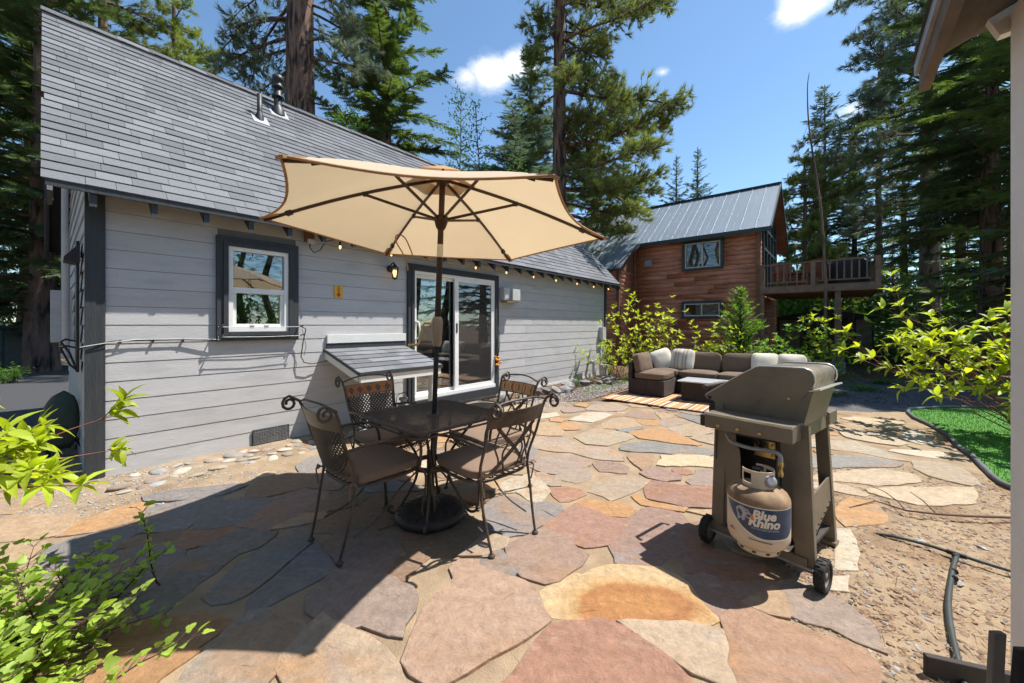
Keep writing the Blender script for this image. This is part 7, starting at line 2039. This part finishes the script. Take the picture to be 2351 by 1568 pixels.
def rl(n, z0, z1, seed, azc=None, azs=6.28, L0=1.5, L1=3., rise=(-.2, .3), droop=(.1, .5)):
    rs = np.random.RandomState(seed); out = []
    for i in range(n):
        az = (azc+rs.uniform(-azs, azs)) if azc is not None else rs.uniform(0, 6.28)
        z = z0+(z1-z0)*(i+rs.rand())/n
        out.append((z, az, rs.uniform(L0, L1), rs.uniform(*rise), rs.uniform(*droop)))
    return out
# --- big pine with the thick trunk behind the grey roof
plant_tree('pine_tree', 'huge rough-barked pine trunk rising behind the ridge of the grey roof', pine(24, .50, rl(12, 9.2, 13, 1, 3.0, .8, 2., 3.6, (-.25, .1), (.6, 1.1)) + rl(9, 9.6, 13.5, 2, 0, 1.2, 1.6, 2.8, (-.3, .1), (.5, .9)) + rl(22, 13, 22, 3, None, 6.28, 2., 3.6), 1, 'needle_pine_blue', tsz=.30, dens=.95, rtop=.5, extra_dead=26, dangle=.25), at(690, 12.2))
# --- dark fir with spreading green boughs right of it
plant_tree('fir_tree', 'dense broad fir with dark trunk left of the small white cloud', fir(19, .34, 3.2, 3.5, 150, 5, 'needle_fir', tw=.62, droop=.75, taper=.55, step=.15), at(887, 15.5))
# --- tall pine right of centre
pl_ = rl(16, 5.0, 13.4, 4, -.1, .85, 2.2, 4.5, (-.3, .15), (-.1, .55)) + rl(6, 6.5, 13, 5, 3.1, .6, .7, 1.3, (-.2, .2), (.3, .6)) + rl(9, 4.2, 9, 6, .3, 1.1, 2., 3.6, (-.35, 0), (0, .3)) + rl(16, 6.4, 14, 71, -.1, 1.7, .8, 2.2, (-.2, .3), (.1, .6)) + rl(9, 9.8, 14, 72, None, 6.28, .7, 1.6, (-.2, .3), (.1, .6)) + rl(18, 13, 19, 7, None, 6.28, 1.5, 3.2)
plant_tree('pine_tree', 'tall slim pine with red-brown trunk and long limbs toward the right', pine(20, .29, pl_, 4, 'needle_pine', tsz=.29, dens=1.5, rtop=.45), at(1284, 13.7))
# --- left mass of cedar and pine
plant_tree('cedar_tree', 'large shaggy cedar with thick trunk at the far left', fir(22, .55, 2.6, 5.2, 170, 7, 'needle_fir_dark', tw=.85, droop=.9, taper=.5, bark='bark_pine', step=.2), at(78, 19.5))
FD = fir(17, .3, 1.6, 3.4, 150, 8, 'needle_fir_dark', tw=.65, droop=.8, taper=.6, step=.17)
plant_tree('cedar_tree', 'dark drooping cedar close behind the left end of the grey roof', FD, at(95, 11.5), .3, 1.0)
plant_tree('cedar_tree', 'dark cedar at the upper left corner', FD, at(-120, 12.), 2.1, 1.1)
plant_tree('pine_tree', 'bushy yellow-green pine behind the left part of the grey ridge', pine(16, .25, rl(60, 4., 15.5, 9, None, 6.28, .9, 2.2, (.1, .6), (-.3, .2)), 9, 'needle_pine_light', tsz=.30, dens=1.3), at(400, 17.))
PB = pine(15.5, .25, rl(70, 2.5, 15, 10, None, 6.28, 1.0, 2.6, (-.1, .4), (-.1, .4)), 10, 'needle_pine', tsz=.32, dens=1.2)
plant_tree('pine_tree', 'dense pine behind the upper left corner of the grey roof', PB, at(235, 14.5), 0, 1.12)
PS = pine(9.2, .14, rl(46, 1.5, 9.0, 12, None, 6.28, .35, 1.0, (.2, .7), (-.3, .1)), 12, 'needle_pine_light', tsz=.27, dens=1.5)
plant_tree('pine_sapling', 'small yellow-green pine top just above the ridge by the roof vents', PS, at(525, 13.), 0, .98)
plant_tree('pine_sapling', 'young pine behind the ridge left of the roof vents', PS, at(600, 17.5), 1.3, .95)
# --- behind the parasol
AS = broadleaf(8.9, .065, 34, 14, 1.2, 'leaf_fresh', 'bark_aspen', .10, zb=.5, dens=10)
plant_tree('aspen_tree', 'slender pale-stemmed aspen above the end of the grey roof', AS, at(1040, 12.6), 0, 1.0)
plant_tree('aspen_tree', 'thin dark-stemmed aspen right of the pale aspen', broadleaf(8.4, .055, 26, 15, .95, 'leaf_green', 'twig_brown', .10, zb=.55, dens=8), at(1112, 12.8), 0, 1.0)
plant_tree('leafy_tree', 'bright leafy tree peeking over the grey ridge beneath the fir', broadleaf(8.3, .09, 44, 16, 1.5, 'leaf_fresh', 'twig_brown', .11, zb=.5, dens=11), at(845, 12.8), 0, .98)
plant_tree('leafy_tree', 'leafy green treetops behind the parasol top right of the aspens', broadleaf(7.6, .09, 46, 17, 1.5, 'leaf_green', 'twig_brown', .10, dens=12), at(1165, 14.5), 0, 1.0)
FB = fir(15.5, .25, 2., 2.6, 150, 18, 'needle_fir_blue', tw=.5, droop=.35, taper=.8, step=.15, up=.15)
plant_tree('fir_tree', 'blue-green conical fir just left of the tall slim pine', FB, at(1218, 21.), 0, (2.0, 2.0, 1.0))
plant_tree('fir_tree', 'shorter dark fir between the aspens and the tall slim pine', FB, at(1178, 19.), 2.6, (1.6, 1.6, .76))
FM = fir(15, .24, 1.5, 2.9, 140, 19, 'needle_fir', tw=.68, droop=.5, taper=.7, step=.18)
plant_tree('fir_tree', 'dark fir with bare lower limbs behind the cabin roof, left of centre', FM, at(1372, 21.), .5, (.9, .9, .82))
plant_tree('fir_tree', 'dark fir behind the left part of the cabin metal roof', FM, at(1432, 23.), 2.2, (.95, .95, .80))
plant_tree('pine_tree', 'small distant conifer above the cabin roof, left of a pair', FB, at(1553, 30.), 1.0, (.95, .95, .93))
plant_tree('pine_tree', 'small distant conifer above the cabin roof, right of a pair', FB, at(1602, 30.), 2.0, (1.05, 1.05, .97))
plant_tree('leafy_tree', 'low bright foliage along the left end of the cabin ridge', broadleaf(5.6, .1, 40, 20, 1.6, 'leaf_green', 'twig_brown', .11, dens=10), at(1395, 17.5), 0, (1.3, 1., .98))
# --- right-hand forest
FT = fir(19, .26, 3., 3.4, 170, 22, 'needle_fir_blue', tw=.8, droop=.45, taper=.75, step=.19, gap=.0)
plant_tree('fir_tree', 'tall spire-like fir right of the cabin roof peak', FT, at(1893, 25.), 0, .88)
plant_tree('fir_tree', 'fir with pale yellow boughs behind the balcony deck', FM, at(1962, 24.), 1.1, .95)
plant_tree('pine_tree', 'soft light-green young pine right of the cabin gable', pine(10, .18, rl(70, 1., 9.8, 24, None, 6.28, .6, 2.2, (.0, .4), (-.2, .3)), 24, 'needle_pine', tsz=.34, dens=1.3), at(1848, 19.5), 0, .98)
plant_tree('pine_tree', 'dark slender pine with bare lower trunk beyond the deck end', pine(17, .24, rl(40, 6.5, 16.8, 25, None, 6.28, .9, 2.3, (-.1, .3), (0, .4)), 25, 'needle_pine_blue', tsz=.33, dens=1.0, bark='bark_grey', extra_dead=40), at(2018, 21.), 0, .88)
pr_ = rl(14, 8., 15, 26, 3.2, .7, 2.2, 4.4, (-.1, .25), (.0, .4)) + rl(16, 6., 15.5, 27, None, 6.28, 1.4, 3., (-.2, .2), (.2, .5)) + rl(18, 15, 23, 28, None, 6.28, 1.6, 3.4)
plant_tree('pine_tree', 'tall pine with thick straight trunk reaching limbs over the sky, right of the deck', pine(24, .34, pr_, 26, 'needle_pine_blue', tsz=.33, dens=1.15, rtop=.5, bark='bark_grey', extra_dead=14), at(2133, 18.6), 0, 1.13)
plant_tree('fir_tree', 'dark full fir above the right-hand shrub with thick reddish trunk', fir(14, .30, 4.1, 3.4, 130, 29, 'needle_fir_dark', tw=.7, droop=.65, taper=.5, bark='bark_pine', step=.16), at(2276, 11.6))
plant_tree('fir_tree', 'dark fir trunk half hidden behind the pale outbuilding edge', FM, at(2330, 14.), .7, 1.05)
plant_tree('fir_tree', 'fir filling the gap right of the tall pine trunk', FD, at(2205, 22.), .9, 1.0)
plant_tree('fir_tree', 'deep-green fir between the dark pine and the tall pine', FM, at(2075, 26.), 1.9, 1.1)
plant_tree('fir_tree', 'young fir in the shade beyond the deck end', FB, at(2050, 18.5), 2., (.42, .42, .34))
plant_tree('fir_tree', 'young fir under the deck side by the shed', FB, at(1990, 21.), 1., (.4, .4, .3))
plant_tree('fir_tree', 'fir shading the gravel path from just outside the right edge', FM, (11.9, 8.4, 0), 2.4, .88)
# leaning bare snag before the balcony
sn = thing('bare_snag', 'thin bare leaning trunk standing before the balcony railing', 'tree', at(1893, 10.3), 0)
m_ = MB(); m_.tube(smooth_path([(0,0,-.05),(.02,0,1.),(.03,0,2.2),(-.02,0,3.4),(-.12,0,4.6),(-.30,0,5.8),(-.42,0,6.7),(-.45,0,7.6),(-.40,0,8.)]), [.05-.044*i/32 for i in range(33)], 8); m_.build('trunk', 'bark_grey', sn)
m_ = MB(); m_.tube([(-.42,0,6.7),(-.55,0,6.3),(-.6,.0,5.9)], [.006,.004,.002], 4); m_.tube([(-.3,0,5.8),(-.1,.1,6.2)], [.005,.002], 4); m_.build('twigs', 'bark_grey', sn)
# small conifer before the cabin
plant_tree('conifer_sapling', 'bushy bright green young conifer before the cabin wall', fir(2.35, .035, .08, .95, 120, 33, 'leaf_fresh', spray=fir_spray(trs, 6), tw=.30, droop=.1, taper=.8, step=.085, up=.5), at(1700, 10.4), 0, 1.0)
# saplings across the driveway
plant_tree('conifer_sapling', 'little sunlit fir beside the thick cedar trunk across the drive', fir(2.1, .03, .2, .8, 60, 34, 'needle_pine_light', spray=SPRAY, tw=.32, droop=.1, taper=.8, step=.12, up=.2), at(142, 18.8), 0, 1.0)
# understory shrubs in the wood
us_ = np.random.RandomState(41)
def bush_parts(seed, mt, R0=1., H_=1.4, n=900, lsz=.12):
    rs = np.random.RandomState(seed); O = []; D = []; S = []; lm = MB()
    for i in range(26):
        d_ = unit((rs.normal(0, .6), rs.normal(0, .6), 1.)); P = bend_path((rs.normal(0, .15), rs.normal(0, .15), 0), d_, H_*rs.uniform(.6, 1.15), 6, .2, rs, .2)
        P[:, :2] *= R0; lm.tube([tuple(p) for p in P], [.014*(1-.8*j/6) for j in range(7)], 4, False)
        for k in range(n//26):
            s_ = rs.uniform(.25, 1); j = min(int(s_*6), 5); q = P[j]+(P[j+1]-P[j])*(s_*6-j)+rs.normal(0, .13, 3); q[2] = max(q[2], .03)
            O.append(q); D.append(unit(rs.normal(0, 1, 3)*np.array([1, 1, .5])+np.array([0, 0, .15]))); S.append(lsz*rs.uniform(.6, 1.3))
    X, Y, Z = frames(np.array(D), roll=rs.normal(0, .5, len(D))); V, F = place(LVs, LFs, np.array(O), X, Y, Z, np.array(S))
    return [('stems', lm.mesh('stems'), 'twig_brown'), ('foliage', npmesh('foliage', V, F, True), mt)]
BU = [bush_parts(51, 'leaf_dark'), bush_parts(52, 'leaf_green'), bush_parts(53, 'leaf_dark', 1.3, 1.1), bush_parts(54, 'leaf_green', 1.2, .9)]
UL = [(1990, 16., 0, 1.3, 'dark leafy bush in the shade just right of the deck post'), (2045, 15., 2, 1.25, 'broad dark bush beyond the path right of the deck post'), (2090, 13.5, 0, 1.0, 'dark bush behind the left tips of the large right shrub'),
      (1960, 13., 3, .7, 'low green bush at the foot of the deck post'), (2120, 17., 1, 1.5, 'green bush at the foot of the tall pine trunk'), (2190, 15., 2, 1.5, 'dark bush between the two thick trunks on the right'), (2260, 16., 1, 1.6, 'tall green bush behind the reddish trunk at right'),
      (2320, 13., 1, 1.4, 'green bush by the pale outbuilding edge'), (2000, 20., 1, 1.8, 'sunlit green thicket far behind the deck'), (1820, 20., 1, 1.3, 'green thicket seen beneath the deck'), (1900, 22., 0, 1.5, 'dark thicket beneath the deck right of the shed'),
      (1870, 9.4, 3, .75, 'low green bush at the concrete pier behind the grill'), (1345, 12., 1, .8, 'green bush behind the far corner of the grey house'),
      (100, 17.8, 3, .5, 'low green bush at the foot of the cedar across the drive'), (20, 16.5, 2, .6, 'low dark bush behind the dumpster'), (20, 9.2, 3, .45, 'low plants beside the driveway at the left edge')]
for i, (x, Y, k, s_, lb) in enumerate(UL): plant_tree('forest_shrub', lb, BU[k], at(x, Y), us_.uniform(0, 6.28), s_, 'understory shrubs', 'shrub')
for i, (x, y, lb) in enumerate([(1905, 905, 'small ferny tuft on the shaded path behind the grill'), (1985, 895, 'low green tuft in the shade at the path edge'), (2030, 880, 'green tuft beside the path under the trees')]):
    Y = 1211/(y-746.); plant_tree('ground_plant', lb, BU[3], ((x-1175.5)/897*Y, Y, -.02), i*2., (.42, .42, .16), 'tufts by the path', 'plant')
# far wood: one mass behind the houses and an added ring behind the camera
fw = []
frs = np.random.RandomState(77)
fp = fir(1., .012, .08, .17, 70, 61, spray=SPRAY2, tw=.075, droop=.4, taper=.8, step=.018)
def me_np(me):
    V = np.empty(len(me.vertices)*3, np.float32); me.vertices.foreach_get('co', V); V = V.reshape(-1, 3)
    me.calc_loop_triangles(); F = np.empty(len(me.loop_triangles)*3, np.int32); me.loop_triangles.foreach_get('vertices', F); return V, F.reshape(-1, 3)
cv, cf_ = me_np(fp[2][1]); tv_, tf_ = me_np(fp[0][1])
A = []; B = []; 
for i in range(140):
    if i < 34: x = frs.uniform(1830, 2700); Y = frs.uniform(30, 60); h = frs.uniform(11, 19)
    elif i < 70: x = frs.uniform(-900, 620); Y = frs.uniform(26, 55); h = frs.uniform(12, 22)
    elif i < 86: x = frs.uniform(1000, 1560); Y = frs.uniform(34, 60); h = frs.uniform(8, 12)
    else: x = None; h = frs.uniform(16, 25)  # unseen trees round behind the camera, added to hold back sky light
    if x is not None: p = np.array([(x-1175.5)/897*Y, Y, 0])
    else:
        an_ = R(frs.uniform(128, 412)); rr = frs.uniform(15, 30); p = np.array([rr*math.cos(R(90)+an_-R(90)), rr*math.sin(an_), 0])
        if p[1] > 7 and abs(p[0]) < 30: p[1] = frs.uniform(-20, 6)
        if p[0] > 0: p[0] = max(p[0], 14.5)
    a = frs.uniform(0, 6.28); c, s = math.cos(a), math.sin(a); Rm = np.array([[c, s, 0], [-s, c, 0], [0, 0, 1]]); w = frs.uniform(.8, 1.25)
    A.append(((cv*np.array([w, w, 1])) @ Rm*h+p, cf_)); B.append((tv_ @ Rm*h+p, tf_))
th = np.random.RandomState(91); C_ = []; bV, bF = me_np(BU[2][1][1])
for i in range(110):
    x = th.uniform(1790, 2500) if i < 30 or 45 < i < 76 else th.uniform(-250, 330)
    Y = th.uniform(18, 30); p = np.array([(x-1175.5)/897*Y, Y, 0])
    if i > 75: an_ = R(th.uniform(178, 372)); rr = th.uniform(14, 22); p = np.array([rr*math.cos(an_), rr*math.sin(an_), 0]); a = th.uniform(0, 6.28); c, s = math.cos(a), math.sin(a); Rm = np.array([[c, s, 0], [-s, c, 0], [0, 0, 1]])  # unseen bushes behind the camera, added to darken the window reflections
    C_.append(((bV*np.array([1.6, 1.6, th.uniform(1.6, 4.6)])*th.uniform(.9, 1.4)) @ Rm+p, bF))
V, F = join_np(C_); kind(put('far_thicket', npmesh('far_thicket', V, F, False, 'leaf_green')), 'stuff', 'green thicket of the distant wood, plus unseen bushes added behind the camera')
V, F = join_np(A); kind(put('far_wood', npmesh('far_wood', V, F, False, 'needle_fir_blue')), 'stuff', 'distant conifer forest behind the houses, plus unseen trees added behind the camera')
V, F = join_np(B); kind(put('far_trunks', npmesh('far_trunks', V, F, False, 'bark_grey')), 'stuff', 'trunks of the distant forest and of the unseen added trees')
